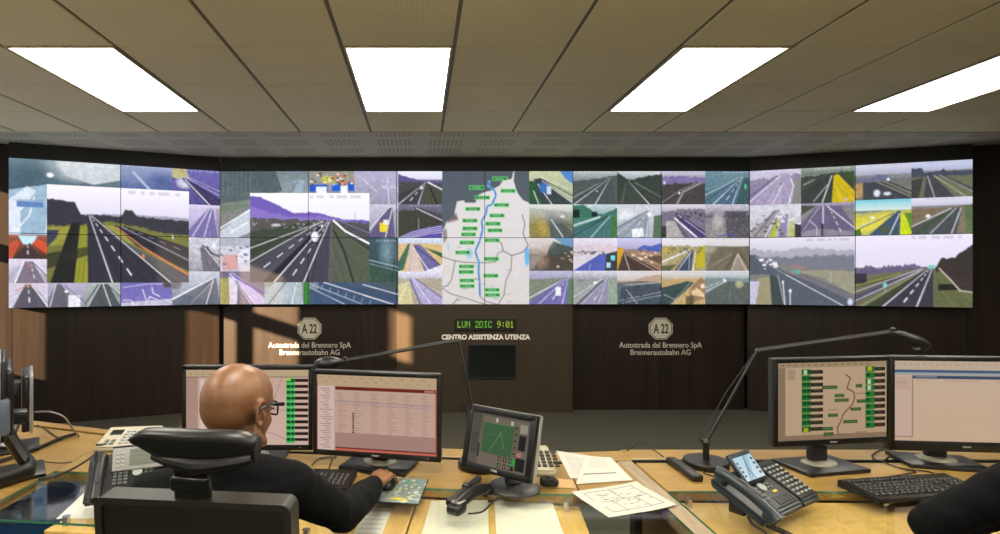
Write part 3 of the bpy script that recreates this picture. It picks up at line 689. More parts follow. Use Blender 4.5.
def f(p):
    p.grad((216, 214, 214), (200, 198, 196), 0, .26); p.ridge((134, 130, 112), [(0, .25), (1, .26)]); p.poly((110, 104, 88), [(.2, .3), (1, .25), (1, 1), (0, 1)]); p.poly((146, 136, 122), [(.73, .5), (.76, .5), (.98, 1), (.58, 1)]); p.line((196, 184, 170), .03, [(.74, .5), (.6, 1)]); p.line((196, 184, 170), .03, [(.75, .5), (.95, 1)]); p.line((160, 140, 116), .04, [(.6, .5), (0, .98)], .8); p.line((60, 56, 48), .05, [(.68, .5), (.45, 1)], .7); p.line((60, 56, 48), .05, [(.8, .45), (1, .9)], .7); p.blob((160, 160, 140), .1, .35, .2, .15, .7); p.noise(.15, 3, .25); p.cap(True)
cf(4, 2, f)
def f(p):
    p.grad((180, 176, 200), (150, 150, 170), 0, .25); p.ridge((120, 130, 110), [(0, .25), (.4, .22), (1, .2)], .9, .03); p.road((.9, .15), -.1, .88, (110, 106, 160), (.2, .75), (.45,), lw=.035); p.line((206, 204, 220), .04, [(.8, .25), (0, .8)]); p.line((100, 100, 150), .06, [(.8, .25), (0, .95)], .7); p.poly((90, 120, 80), [(.9, .3), (1, .25), (1, 1), (.88, 1)]); p.rect((226, 226, 226), .6, .48, .72, .74); p.noise(.12, 3)
cf(0, 3, f)
def f(p):
    p.grad((206, 204, 214), (150, 152, 160), 0, .25); p.ridge((146, 150, 146), [(0, .3), (1, .2)], 1, .03); p.road((.78, .2), .1, .78, (140, 136, 160), (.2, .56), (.42,), lw=.03); p.line((66, 74, 76), .06, [(.68, .28), (.1, .98)]); p.line((206, 206, 214), .04, [(.66, .25), (0, .78)]); p.poly((140, 156, 140), [(.82, .25), (1, .2), (1, 1), (.82, 1)]); p.blob((236, 236, 240), .5, .35, .05, .05); p.noise(.15, 3)
cf(1, 3, f)
def f(p):
    p.grad((214, 210, 208), (190, 180, 176), 0, .3); p.ridge((176, 150, 128), [(0, .3), (.35, .3), (.6, .18), (1, .12)], .9, .02); p.ridge((96, 100, 104), [(0, .36), (.5, .3), (1, .34)]); p.poly((70, 80, 90), [(.1, .5), (.9, .38), (1, .5), (1, 1), (0, 1)]); p.line((196, 200, 204), .02, [(.2, .55), (.46, 1)]); p.line((150, 158, 164), .025, [(.0, .9), (1, .62)]); p.line((150, 158, 164), .025, [(.1, .95), (1, .72)]); p.line((210, 200, 190), .02, [(.15, .42), (1, .34)]); p.speck((40, 48, 52), 22, 0, .4, 1, .95, .04); p.noise(.18, 3, .3); p.cap(True)
cf(2, 3, f)
def f(p):
    p.grad((214, 212, 212), (180, 170, 150), 0, .25); p.ridge((186, 160, 106), [(0, .25), (.6, .22), (1, .25)], .9, .02); p.poly((60, 78, 76), [(0, .5), (.6, .3), (.75, .35), (.2, 1), (0, 1)]); p.line((150, 164, 160), .02, [(.66, .34), (.2, 1)]); p.line((180, 190, 184), .02, [(.05, .7), (.3, .85), (.35, 1)]); p.poly((150, 120, 90), [(.62, 1), (.66, .5), (.9, .2), (1, .3), (1, .8)]); p.poly((216, 190, 150), [(.68, .62), (.82, .5), (.98, .68), (.98, .78), (.72, .72)]); p.poly((226, 200, 176), [(.9, .4), (.98, .38), (1, .5), (.9, .52)]); p.rect((56, 60, 52), .55, .75, .75, 1, .7); p.noise(.15, 3, .2); p.cap(True)
cf(3, 3, f)
def f(p):
    p.grad((210, 210, 216), (150, 160, 160), 0, .25); p.ridge((120, 136, 136), [(0, .2), (1, .22)], .9, .02); p.poly((90, 98, 92), [(0, .7), (.5, .3), (1, .35), (1, 1), (0, 1)]); p.line((190, 196, 200), .03, [(0, .62), (.5, .3)]); p.line((206, 190, 150), .03, [(0, .5), (.35, .32)], .8); p.blob((176, 176, 140), .78, .4, .12, .14, .8); p.blob((228, 230, 234), .44, .28, .04, .06); p.line((150, 154, 150), .012, [(.56, .5), (.56, .8)]); p.noise(.17, 2.5, .3); p.cap(True)
cf(4, 3, f)

# ---- right pair of columns
RX = [748.6, 800.7, 854, 911, 971.5]
def f(p):
    p.grad((196, 190, 208), (150, 144, 164)); p.ridge((120, 112, 140), [(0, .3), (.5, .22), (1, .15)], .8, .03); p.poly((160, 150, 176), [(.6, .12), (.76, .12), (.86, .45), (.84, 1), (-.1, 1)]); p.line((214, 208, 222), .03, [(.62, .18), (.0, .9)]); p.line((84, 76, 92), .03, [(.55, .18), (0, .75)]); p.line(W_, .025, [(.66, .4), (.45, 1)]); p.line(W_, .03, [(.8, .25), (.86, .5), (.76, 1)]); p.poly((130, 132, 120), [(.9, .3), (1, .25), (1, 1), (.82, 1)], .8); p.blob((56, 50, 60), .62, .42, .025, .04); p.noise(.12, 3); p.cap()
feed('R', RX[0], RX[1], 0, .26, f)
def f(p):
    p.grad((150, 160, 150), (100, 110, 96), 0, .2); p.ridge((62, 70, 62), [(0, .25), (1, .15)], 1, .03); p.poly((56, 62, 60), [(.55, .2), (.6, .2), (.6, 1), (-.1, 1), (-.1, .8)]); p.line((206, 206, 200), .03, [(.58, .25), (.4, 1)]); p.line((186, 190, 186), .025, [(.5, .5), (.24, .95)], .8); p.line((150, 156, 150), .04, [(.05, .48), (.25, .34)]); p.poly((196, 172, 34), [(.62, .25), (.7, .22), (1, .7), (1, 1), (.58, 1)]); p.poly((60, 80, 50), [(.78, .18), (1, .15), (1, .6)]); p.blob((220, 190, 170), .84, .92, .04, .07); p.noise(.13, 3); p.cap()
feed('R', RX[1], RX[2], 0, .26, f)
def f(p):
    p.grad((206, 206, 222), (160, 160, 180), 0, .3); p.ridge((100, 106, 132), [(0, .38), (.38, .36), (.4, .26), (.46, .3), (.55, .3), (.6, .4), (1, .42)], .9, .02); p.ridge((112, 112, 106), [(0, .48), (1, .45)], 1, .02); p.poly((170, 140, 90), [(0, .55), (.15, .5), (.15, .9), (0, .95)], .9); p.poly((68, 70, 76), [(.15, .5), (.5, .5), (1, .9), (1, 1), (.15, 1)]); p.line((150, 140, 120), .03, [(.4, .5), (1, .95)]); p.line((40, 42, 44), .04, [(.6, .5), (1, .8)]); p.blob((226, 228, 240), .4, .82, .07, .12); p.blob((206, 210, 226), .58, .84, .08, .06); p.blob((236, 236, 240), .6, .44, .03, .05); p.noise(.13, 3, .25); p.cap(True)
feed('R', RX[2], RX[3], 0, .253, f)
def f(p):
    p.grad((196, 200, 222), (170, 174, 200), 0, .25); p.ridge((70, 76, 90), [(0, .18), (.18, .18), (.22, .32), (.48, .28), (.53, .2), (.58, .28), (1, .3)], 1, .015); p.ridge((104, 108, 84), [(0, .42), (1, .42)], 1, .01); p.poly((66, 66, 64), [(0, .5), (.2, .45), (.12, 1), (0, 1)]); p.poly((70, 70, 76), [(.26, .36), (.34, .36), (.72, 1), (.2, 1)]); p.line((200, 200, 200), .02, [(.27, .4), (.39, 1)]); p.line((170, 164, 150), .05, [(.38, .4), (.9, 1)], .6); p.line((76, 76, 82), .09, [(.5, .4), (1, .8)]); p.line((180, 180, 180), .015, [(.46, .38), (1, .86)]); p.noise(.12, 3, .25); p.cap(True)
feed('R', RX[3], RX[4], 0, .253, f)
def f(p):
    p.grad((206, 206, 214), (170, 166, 172)); p.poly((150, 142, 146), [(.5, .15), (.6, .15), (.45, 1), (-.1, 1)]); p.line((84, 76, 78), .04, [(.5, .2), (.1, .95)]); p.line(W_, .03, [(.56, .25), (.3, 1)]); p.poly((166, 176, 60), [(.52, .5), (.6, .45), (.5, 1), (.38, 1)]); p.poly((128, 122, 148), [(.6, .3), (.76, .3), (.72, 1), (.58, 1)], .9); p.poly((176, 180, 76), [(.78, .5), (.84, .5), (.9, 1), (.76, 1)], .8); p.rect((60, 54, 60), .88, .6, 1, 1); p.speck((226, 222, 228), 18, .5, .2, 1, .6, .05); p.speck((70, 80, 70), 14, 0, .3, 1, .9, .05); p.noise(.14, 3); p.cap(True)
feed('R', RX[0], RX[1], .26, .508, f)
def f(p):
    p.grad((150, 144, 164), (120, 112, 130), 0, .15); p.poly((104, 94, 122), [(.3, .1), (.75, .1), (1, .7), (1, 1), (0, 1), (0, .6)]); p.poly((70, 76, 62), [(0, .05), (.28, .08), (0, .35)]); p.line(W_, .03, [(.42, .1), (.42, .6)]); p.dash(W_, .035, (.52, .1), (.8, 1), 7); p.line(W_, .03, [(.5, .1), (1, .75)]); p.line((205, 200, 214), .02, [(.35, .1), (.04, .8)], .8); p.poly((150, 146, 152), [(0, 1), (0, .85), (.3, .75), (1, .85), (1, 1)], .6); p.line((30, 30, 34), .06, [(.4, .6), (.4, 1)]); p.line(W_, .025, [(.16, .5), (.3, .7), (.3, .95)], .7); p.noise(.08, 3); p.cap()
feed('R', RX[1], RX[2], .26, .508, f)
def f(p):
    p.grad((120, 196, 214), (200, 220, 206), 0, .3); p.ridge((176, 176, 90), [(0, .38), (.5, .34), (1, .3)], 1, .02); p.poly((206, 198, 76), [(0, .5), (.7, .36), (.4, .8), (.1, .95), (0, .9)]); p.line((196, 196, 186), .04, [(.75, .36), (.05, .78)]); p.line((106, 96, 60), .04, [(.7, .38), (.05, .84)]); p.poly((64, 84, 104), [(.76, .33), (.82, .33), (.8, 1), (.25, 1)]); p.line(W_, .025, [(.8, .4), (.62, 1)]); p.poly((190, 206, 40), [(.82, .35), (.9, .5), (1, .9), (1, 1), (.8, 1)]); p.poly((90, 130, 50), [(.88, .4), (1, .4), (1, .9)]); p.blob((84, 90, 70), .55, .85, .12, .16, .9); p.poly((70, 110, 50), [(0, .85), (.1, .8), (.14, 1), (0, 1)]); p.blob((230, 230, 226), .32, .5, .04, .05); p.noise(.1, 3, .3); p.cap(True)
feed('R', RX[2], RX[3], .253, .50, f)
def f(p):
    p.grad((214, 212, 224), (190, 188, 206), 0, .22); p.ridge((120, 110, 90), [(0, .3), (.5, .28), (1, .2)], 1, .015); p.poly((120, 106, 84), [(0, .3), (.6, .28), (0, .6)]); p.line((206, 206, 206), .03, [(.66, .3), (0, .78)]); p.poly((76, 80, 84), [(.72, .28), (.84, .28), (.74, 1), (0, 1), (0, .82)]); p.poly((70, 86, 60), [(.5, .46), (.7, .34), (.2, .95), (0, .95)], .8); p.line((206, 206, 206), .02, [(.74, .3), (.3, 1)]); p.line((220, 220, 220), .025, [(.82, .3), (.66, 1)]); p.poly((90, 110, 76), [(.88, .25), (1, .2), (1, 1), (.9, 1)]); p.blob((226, 226, 230), .28, .5, .05, .06); p.noise(.12, 3, .22); p.cap(True)
feed('R', RX[3], RX[4], .253, .50, f)
def f(p):   # wide misty motorway
    p.grad((220, 216, 226), (186, 184, 196), 0, .3); p.ridge((150, 148, 162), [(0, .16), (.3, .2), (.5, .15), (1, .2)], .7, .02); p.ridge((110, 112, 124), [(0, .28), (.4, .3), (.55, .27), (1, .26)], .8, .02); p.ridge((122, 124, 116), [(0, .42), (.3, .4), (.6, .45), (1, .48)], .9, .02)
    p.poly((150, 146, 124), [(.45, .5), (.7, .48), (1, .5), (1, .85), (.72, .6)], .9); p.poly((84, 92, 102), [(0, .25), (.06, .25), (.35, .5), (1, .92), (1, 1), (.3, 1), (.2, .55), (0, .55)]); p.poly((112, 108, 118), [(.45, .55), (.55, .55), (1, .85), (1, .95)], .9); p.line((90, 84, 84), .014, [(.48, .52), (1, .84)])
    p.line(W_, .018, [(.36, .55), (.9, 1)], .95); p.line((206, 206, 212), .012, [(.06, .28), (.36, .55)], .7); p.speck((236, 236, 240), 8, .08, .3, .26, .46, .03); p.rect((64, 170, 150), .42, .47, .49, .53); p.speck((150, 120, 116), 12, .38, .36, .5, .5, .03)
    p.poly((150, 142, 112), [(.08, .6), (.2, .58), (.22, 1), (.06, 1)]); p.poly((62, 74, 74), [(.2, .55), (.28, .6), (.34, 1), (.22, 1)]); p.poly((186, 184, 206), [(0, .65), (.1, .65), (.06, 1), (0, 1)]); p.line(W_, .02, [(.33, .66), (.35, 1)]); p.line(W_, .02, [(.40, .78), (.4, 1)]); p.blob(W_, .33, .66, .012, .03); p.blob(W_, .4, .79, .018, .035); p.line((200, 204, 206), .014, [(.28, .55), (.34, .98)], .8); p.line((196, 196, 196), .01, [(.78, .5), (.78, .68)]); p.blob((206, 214, 230), .96, .94, .03, .06); p.noise(.1, 2.5, .2); p.cap(True, .55)
feed('R', RX[0], RX[2], .508, 1, f)
def f(p):   # wide dry motorway, wooded bank
    p.grad((226, 220, 234), (216, 208, 226), 0, .45); p.ridge((98, 88, 118), [(0, .48), (.1, .45), (.3, .44), (.5, .41), (.62, .44), (1, .46)], .95, .025); p.ridge((106, 106, 80), [(0, .56), (.3, .53), (.6, .46), (1, .5)])
    p.ridge((60, 54, 52), [(.0, 2), (.69, 2), (.70, .44), (.74, .34), (.86, .3), (.92, .24), (.96, .2), (1, .14)], 1, .015); p.rect((56, 52, 62), 0, .54, .11, .68); p.line((150, 146, 70), .03, [(0, .72), (.4, .54)], .8); p.line((60, 60, 52), .025, [(0, .73), (.45, .55)])
    p.poly((84, 80, 96), [(.56, .46), (.62, .45), (.0, .96), (0, .84)]); p.line(W_, .016, [(.58, .47), (0, .80)], .85); p.line(W_, .018, [(.61, .47), (0, .93)], .85); p.line((130, 130, 104), .04, [(.62, .47), (.05, 1)]); p.poly((64, 70, 56), [(.63, .46), (.1, 1), (.3, 1), (.62, .5)])
    p.poly((62, 60, 70), [(.625, .46), (.68, .46), (.68, 1), (.24, 1)]); p.line(W_, .012, [(.635, .48), (.25, 1)], .9, w1=.024); p.line(W_, .012, [(.67, .48), (.54, 1)], .95, w1=.026); p.dash(W_, .03, (.655, .47), (.40, 1), 8)
    p.poly((98, 102, 70), [(.7, .52), (.74, .5), (.92, .78), (1, .8), (1, 1), (.68, 1)]); p.poly((44, 40, 38), [(.72, .68), (.86, .68), (.9, .76), (.72, .77)]); p.line((190, 178, 160), .03, [(.73, .47), (.82, .62), (.9, .77), (1, .79)]); p.rect((120, 196, 176), .64, .42, .69, .47); p.blob((120, 206, 190), .27, .70, .022, .045); p.line((170, 180, 170), .012, [(.27, .7), (.27, .8)]); p.noise(.1, 2.4, .4); p.cap(True, .5)
feed('R', RX[2], RX[4], .50, 1, f)

def cube_slice(sec, col, row):
    cv = CANV[sec]; Hc, Wc = cv.shape[:2]
    n = {'L': 2, 'M': 6, 'R': 2}[sec]
    a = int(round(col * Wc / n)); b = int(round((col + 1) * Wc / n)); c = int(round(row * Hc / 2)); d = int(round((row + 1) * Hc / 2))
    return cv[c:d, a:b]
# ------------------------------------------------------------------ room materials
HC = 1.29                        # ceiling above the eye
ZC = CAMZ + HC
def ceiling_mat(name, base, dots):
    m = bpy.data.materials.new(name); m.use_nodes = True
    nt = m.node_tree; N = nt.nodes; L = nt.links; b = N['Principled BSDF']
    b.inputs['Roughness'].default_value = 0.6; b.inputs['Specular IOR Level'].default_value = 0.3
    tc = N.new('ShaderNodeTexCoord'); sp = N.new('ShaderNodeSeparateXYZ'); L.new(tc.outputs['Object'], sp.inputs[0])
    def math_(op, a, v=None):
        n = N.new('ShaderNodeMath'); n.operation = op
        if isinstance(a, (int, float)): n.inputs[0].default_value = a
        else: L.new(a, n.inputs[0])
        if v is not None:
            if isinstance(v, (int, float)): n.inputs[1].default_value = v
            else: L.new(v, n.inputs[1])
        return n.outputs[0]
    def tri(axis, pitch):
        f = math_('FRACT', math_('DIVIDE', axis, pitch))
        return math_('ABSOLUTE', math_('SUBTRACT', f, 0.5))
    nz = N.new('ShaderNodeTexNoise'); nz.inputs['Scale'].default_value = 1.2; L.new(tc.outputs['Object'], nz.inputs['Vector'])
    base_n = N.new('ShaderNodeMapRange'); base_n.inputs['From Min'].default_value = .3; base_n.inputs['From Max'].default_value = .7
    base_n.inputs['To Min'].default_value = .95; base_n.inputs['To Max'].default_value = 1.05; L.new(nz.outputs['Fac'], base_n.inputs['Value'])
    if dots == 'fine':
        # micro perforation: round holes on a close square grid
        dx = tri(sp.outputs['X'], 0.011); dy = tri(sp.outputs['Y'], 0.011)
        d = math_('ADD', math_('MULTIPLY', dx, dx), math_('MULTIPLY', dy, dy))
        hole = math_('LESS_THAN', d, 0.075)
    else:
        # plasterboard with groups of square perforations
        gx = math_('LESS_THAN', tri(sp.outputs['X'], 0.50), 0.36)
        gy = math_('LESS_THAN', tri(math_('ADD', sp.outputs['Y'], 0.055), 0.36), 0.33)
        hx = math_('LESS_THAN', tri(sp.outputs['X'], 0.0417), 0.27); hy = math_('LESS_THAN', tri(sp.outputs['Y'], 0.06), 0.30)
        hole = math_('MULTIPLY', math_('MULTIPLY', gx, gy), math_('MULTIPLY', hx, hy))
    k = math_('SUBTRACT', 1.0, math_('MULTIPLY', hole, 0.42 if dots == 'fine' else 0.5))
    k = math_('MULTIPLY', k, base_n.outputs[0])
    mx = N.new('ShaderNodeMix'); mx.data_type = 'RGBA'; mx.blend_type = 'MULTIPLY'; mx.inputs['Factor'].default_value = 1
    mx.inputs['A'].default_value = C(*base); L.new(k, mx.inputs['B']); L.new(mx.outputs['Result'], b.inputs['Base Color'])
    MATS[name] = m; return m
ceiling_mat('ceiling_tile', (252, 243, 204), 'fine')
ceiling_mat('ceiling_board', (200, 196, 176), 'groups')
mat('runner', (196, 188, 168), .45, .0, .04)
mat('runner_dark', (120, 112, 98), .5, .0, .04)
wood('wall_laminate', (23, 16, 12), (37, 26, 19), (1.0, 1.0, 0.04), 20.0, .42, .3, .16)
wood('wall_centre', (52, 43, 32), (57, 47, 36), (1.0, 1.0, 0.2), 6.0, .42, .35, .06)
mat('frame_black', (26, 22, 20), .5, 0, .05)
mat('wall_plain', (226, 220, 204), .8, 0, .03, 4)
mat('carpet', (56, 54, 43), .95, 0, .16, 220, .3)
mat('black_plastic', (15, 15, 15), .38, 0, .08, 60)
mat('black_matte', (28, 28, 29), .6, 0, .08, 60)
mat('dark_plastic', (46, 46, 47), .45, 0, .06, 60)
mat('grey_plastic', (140, 140, 138), .42, 0, .05, 60)
mat('silver', (170, 170, 172), .32, .6, .05, 60)
mat('chrome', (200, 200, 205), .18, 1.0, .03)
mat('cream_plastic', (166, 158, 136), .5, 0, .04, 60)
mat('letter_white', (186, 180, 168), .5, 0, .02); mat('letter_bright', (236, 230, 218), .5, 0, .02)
mat('sign_cream', (180, 176, 156), .5, 0, .04, 20)
mat('sign_black', (20, 20, 18), .6, 0, .02)
mat('cable_black', (18, 18, 18), .5, 0, .1)
mat('cable_grey', (120, 118, 112), .5, 0, .1)
mat('paper', (226, 224, 216), .8, 0, .02, 8)
mat('window_frame', (150, 148, 144), .5, 0, .03)
emit('lamp_panel', (255, 248, 232), 19.0)
screen_mat('wall_screen', 1.0); screen_mat('desk_screen', 1.0, .35); print_mat('printed')

# ------------------------------------------------------------------ floor and ceiling
SA, CA = math.sin(ANGL), math.cos(ANGL)
LL = 3.05                                   # length of the angled wall runs
LX, LY = XL - LL * CA, YW + 0.10 - LL * SA   # where they meet the side walls
RXX = XR + LL * math.cos(ANG); RYY = YW + .10 - LL * math.sin(ANG)
YB = -3.6
m = MB(); m.prism([(LX - .2, YB), (RXX + .2, YB), (RXX + .2, RYY + .2), (XR, YW + .5), (XL, YW + .5), (LX - .2, LY + .2)], -0.06, 0.0)
struct(m.build('floor', 'carpet', smooth=False))

# plank ceiling: one panel per module, with open joints; the lamp modules are left out
PX0, PX, PY0, PY = 0.195, 0.638, 3.2, 0.64
YEDGE = 5.12
lamps_ij = [(i, j) for j in (0, -4, -8) for i in (-4, -1, 2, 5)]       # each lamp fills modules j and j+1
lampset = set()
for (i, j) in lamps_ij: lampset |= {(i, j), (i, j + 1)}
mb = MB(); md = MB()
for i in range(-10, 11):
    for j in range(-11, 3):
        if (i, j) in lampset: continue
        x0 = PX0 + i * PX; y0 = PY0 + j * PY
        if x0 < LX - .7 or x0 > RXX + .3: continue
        mb.box((x0 + PX / 2, y0 + PY / 2, ZC + .011), (PX - .022, PY - .005, .022), .003, seg=1)
struct(mb.build('ceiling', 'ceiling_tile', smooth=False))
m = MB()
for (a, b, c, d) in ((LX - .3, YB, RXX + .3, YW + .6),):
    m.box(((a + c) / 2, (b + d) / 2, ZC + .16), (c - a, d - b, .04))
struct(m.build('ceiling_slab', 'black_matte', smooth=False))
mr = MB(); mr2 = MB()
for i in range(-9, 11):
    x = PX0 + i * PX
    if x < LX - .3 or x > RXX + .3: continue
    mr.box((x, (YB + YEDGE) / 2, ZC + .012), (.020, YEDGE - YB, .008))
struct(mr.build('trim_ceiling', 'runner_dark', smooth=False))
m = MB(); m.box(((LX + RXX) / 2, YEDGE + .012, ZC + .004), (RXX - LX + .4, .022, .02), .003)
struct(m.build('trim_ceiling_edge', 'runner', smooth=False))
m = MB(); m.prism([(LX - .3, YEDGE + .02), (RXX + .3, YEDGE + .02), (RXX + .3, YW + .6), (LX - .3, YW + .6)], ZC - .004, ZC + .03)
struct(m.build('ceiling_perforated', 'ceiling_board', smooth=False))
names = {(-4, 0): 'bright rectangular ceiling light farthest left above the video wall', (-1, 0): 'bright ceiling light panel second from left, nearest the room centre',
         (2, 0): 'bright slanting ceiling light panel third from left', (5, 0): 'bright ceiling light panel at the far right edge'}
for (i, j) in lamps_ij:
    x = PX0 + (i + .5) * PX; y = PY0 + (j + 1) * PY
    lab = names.get((i, j), 'ceiling light panel behind the camera')
    t = thing('ceiling_light', lab, 'ceiling light', (x, y, ZC), 0, 'recessed ceiling light panels' )
    fr = MB(); w, l = PX - .022, 2 * PY - .01
    for sx in (-1, 1): fr.box((sx * (w / 2 - .007), 0, .004), (.014, l, .022), .003)
    for sy in (-1, 1): fr.box((0, sy * (l / 2 - .007), .004), (w - .028, .014, .022), .003)
    fr.build('frame', 'runner', t, smooth=False)
    d = MB(); d.box((0, 0, .006), (w - .028, l - .028, .008)); d.build('diffuser', 'lamp_panel', t, smooth=False)
    hb = MB(); hb.box((0, 0, .05), (w, l, .06), .004); hb.build('housing', 'runner', t, smooth=False)

# ------------------------------------------------------------------ walls of the front
ML = Matrix.Translation((XL, YW, 0)) @ Matrix.Rotation(ANGL, 4, 'Z')        # local -X runs along the left wall
MR = Matrix.Translation((XR, YW, 0)) @ Matrix.Rotation(-ANG, 4, 'Z')       # local +X runs along the right wall
ZD0 = CAMZ - 29.5 / F * YW       # display bottom
ZD1 = ZD0 + 2 * SH
REC = 0.12
XC0, XC1 = XL + 2 * SW, XL + 4 * SW
# lower panels
m = MB(); m.box(((XC0 + XC1) / 2, YW + .10, ZD0 / 2), (XC1 - XC0 - .004, .20, ZD0 - .004), .003, seg=1)
struct(m.build('wall_front', 'wall_centre', smooth=False))
m = MB(); m.box(((XL + XC0) / 2, YW + REC + .07, ZD0 / 2), (XC0 - XL, .14, ZD0 - .004)); struct(m.build('wall_front_left', 'wall_laminate', smooth=False))
m = MB(); m.box(((XR + XC1) / 2, YW + REC + .07, ZD0 / 2), (XR - XC1, .14, ZD0 - .004)); struct(m.build('wall_front_right', 'wall_laminate', smooth=False))
for nm, M, sg in (('wall_left_angled', ML, -1), ('wall_right_angled', MR, 1)):
    m = MB()
    m.box((sg * (SW), REC + .07, ZD0 / 2), (2 * SW - .006, .14, ZD0 - .004), M=M)
    x0 = 2 * SW + .004; x1 = LL + .06
    m.box((sg * (x0 + x1) / 2, REC + .12, ZC / 2), (x1 - x0, .24, ZC - .01), M=M)
    struct(m.build(nm, 'wall_laminate', smooth=False))
m = MB(); m.box((XL - .012, YW + REC + .13, ZD0 / 2), (.10, .12, ZD0 - .004)); struct(m.build('trim_4', 'wall_laminate', smooth=False))
m = MB(); m.box((XR + .012, YW + REC + .13, ZD0 / 2), (.10, .12, ZD0 - .004)); struct(m.build('trim_5', 'wall_laminate', smooth=False))
m = MB(); m.box((XL - .02, YW + .30, ZC / 2), (.3, .1, ZC)); struct(m.build('trim_6', 'frame_black', smooth=False))
m = MB(); m.box((XR + .02, YW + .30, ZC / 2), (.3, .1, ZC)); struct(m.build('trim_7', 'frame_black', smooth=False))
# dark surround above and behind the displays
m = MB(); m.box(((XL + XR) / 2, YW + .11, (ZD1 + ZC) / 2 + .002), (XR - XL, .2, ZC - ZD1 - .012)); struct(m.build('trim_1', 'frame_black', smooth=False))
m = MB(); m.box((-SW, .11, (ZD1 + ZC) / 2 + .002), (2 * SW, .2, ZC - ZD1 - .012), M=ML); struct(m.build('trim_2', 'frame_black', smooth=False))
m = MB(); m.box((SW, .11, (ZD1 + ZC) / 2 + .002), (2 * SW, .2, ZC - ZD1 - .012), M=MR); struct(m.build('trim_3', 'frame_black', smooth=False))

# ------------------------------------------------------------------ video wall: 20 display cubes
cube_labels = {
 ('L', 0, 0): 'video wall screen at top far left, tunnel arcs and bluish bridge picture',
 ('L', 1, 0): 'top row video wall screen second from left, white sky with a dark bush',
 ('L', 0, 1): 'bottom far left video wall screen with orange tunnel and shaded green verge',
 ('L', 1, 1): 'bottom row video wall screen second from left, orange barrier beside motorway lanes',
 ('M', 0, 0): 'top video wall screen third from left, foggy forest over purple hills',
 ('M', 1, 0): 'top video wall screen with blue awning car park and pale purple fog',
 ('M', 2, 0): 'top video wall screen split between motorway pictures and the map west half',
 ('M', 3, 0): 'top video wall screen with the map east half beside two motorway pictures',
 ('M', 4, 0): 'top video wall screen with four grey green motorway pictures right of the map',
 ('M', 5, 0): 'top video wall screen ending the flat middle section, purple city and blue motorway pictures',
 ('M', 0, 1): 'bottom video wall screen third from left, dashed motorway lanes and purple road',
 ('M', 1, 1): 'bottom video wall screen with grassy bank above blue railing picture',
 ('M', 2, 1): 'bottom video wall screen with the map lake road beside orange fields picture',
 ('M', 3, 1): 'bottom video wall screen with the map southeast roads beside misty hill picture',
 ('M', 4, 1): 'bottom video wall screen with bright blue road and yellow lined motorway pictures',
 ('M', 5, 1): 'bottom video wall screen above the dark panel, yellow verge and tan rubble pictures',
 ('R', 0, 0): 'top video wall screen first on the right wing, bright yellow verge picture',
 ('R', 1, 0): 'top far right video wall screen with turquoise sky and yellow fields picture',
 ('R', 0, 1): 'bottom video wall screen with one wide misty motorway and teal sign',
 ('R', 1, 1): 'bottom far right video wall screen, wide motorway beside a dark wooded bank',
}
for (sec, col, row), lab in cube_labels.items():
    if sec == 'L': loc = ML @ Vector((-(1.5 - col) * SW, 0, 0)); rz = ANGL
    elif sec == 'R': loc = MR @ Vector(((col + .5) * SW, 0, 0)); rz = -ANG
    else: loc = Vector((XL + (col + .5) * SW, YW, 0)); rz = 0
    loc.z = ZD0 + SH * (1 - row)
    t = thing('display_cube', lab, 'video wall screen', loc, rz, 'video wall screens')
    b = MB(); b.box((0, .12, SH / 2), (SW - .003, .236, SH - .003), .002, seg=1); b.build('casing', 'black_plastic', t, smooth=False)
    me = picture_mesh('screen', cube_slice(sec, col, row), SW - .006, SH - .006)
    o = link('screen', me, MATS['wall_screen'], t); o.location = (0, -.001, SH / 2)

# ------------------------------------------------------------------ writing on the front wall
def letters_(body, width, height, m, parent, loc, bold=0.0, extrude=.002, name='lettering', rot=(PI / 2, 0, 0)):
    me = text_mesh(body, width, height, extrude, bold)
    o = link(name, me, MATS[m], parent); o.location = loc; o.rotation_euler = rot
    return o
def letters(body, width, height, m, parent, loc, bold=0.0, extrude=.002, name='letter'):
    """raised letters, each one a mesh of its own"""
    me = text_mesh(body, width, height, extrude, bold)
    bm = bmesh.new(); bm.from_mesh(me); bpy.data.meshes.remove(me)
    seen = set(); isl = []
    for v in bm.verts:
        if v in seen: continue
        st = [v]; cur = set()
        while st:
            q = st.pop()
            if q in cur: continue
            cur.add(q); st += [e.other_vert(q) for e in q.link_edges if e.other_vert(q) not in cur]
        seen |= cur; isl.append(cur)
    # dots over letters join the stroke below them
    boxes = [[min(v.co.x for v in c), max(v.co.x for v in c), c] for c in isl]; boxes.sort(key=lambda b: b[0])
    merged = []
    for b in boxes:
        if merged and b[0] < merged[-1][1] - .25 * (b[1] - b[0]) and min(b[1], merged[-1][1]) - b[0] > .6 * min(b[1] - b[0], merged[-1][1] - merged[-1][0]):
            merged[-1][1] = max(merged[-1][1], b[1]); merged[-1][2] |= b[2]
        else: merged.append(b)
    for (x0, x1, vs_) in merged:
        t = bmesh.new(); mp = {}; cx = (x0 + x1) / 2
        for v in vs_: mp[v] = t.verts.new((v.co.x - cx, v.co.y, v.co.z))
        for f in {f for v in vs_ for f in v.link_faces}: t.faces.new([mp[v] for v in f.verts])
        me = bpy.data.meshes.new(name); t.to_mesh(me); t.free()
        o = link(name, me, MATS[m], parent); o.location = Vector(loc) + Vector((cx, 0, 0)); o.rotation_euler = (PI / 2, 0, 0)
    bm.free()
def octagon(w, h, cut):
    a, b, c = w / 2, h / 2, cut
    return [(-a + c, -b), (a - c, -b), (a, -b + c), (a, b - c), (a - c, b), (-a + c, b), (-a, b - c), (-a, -b + c)]
YS = YW + REC
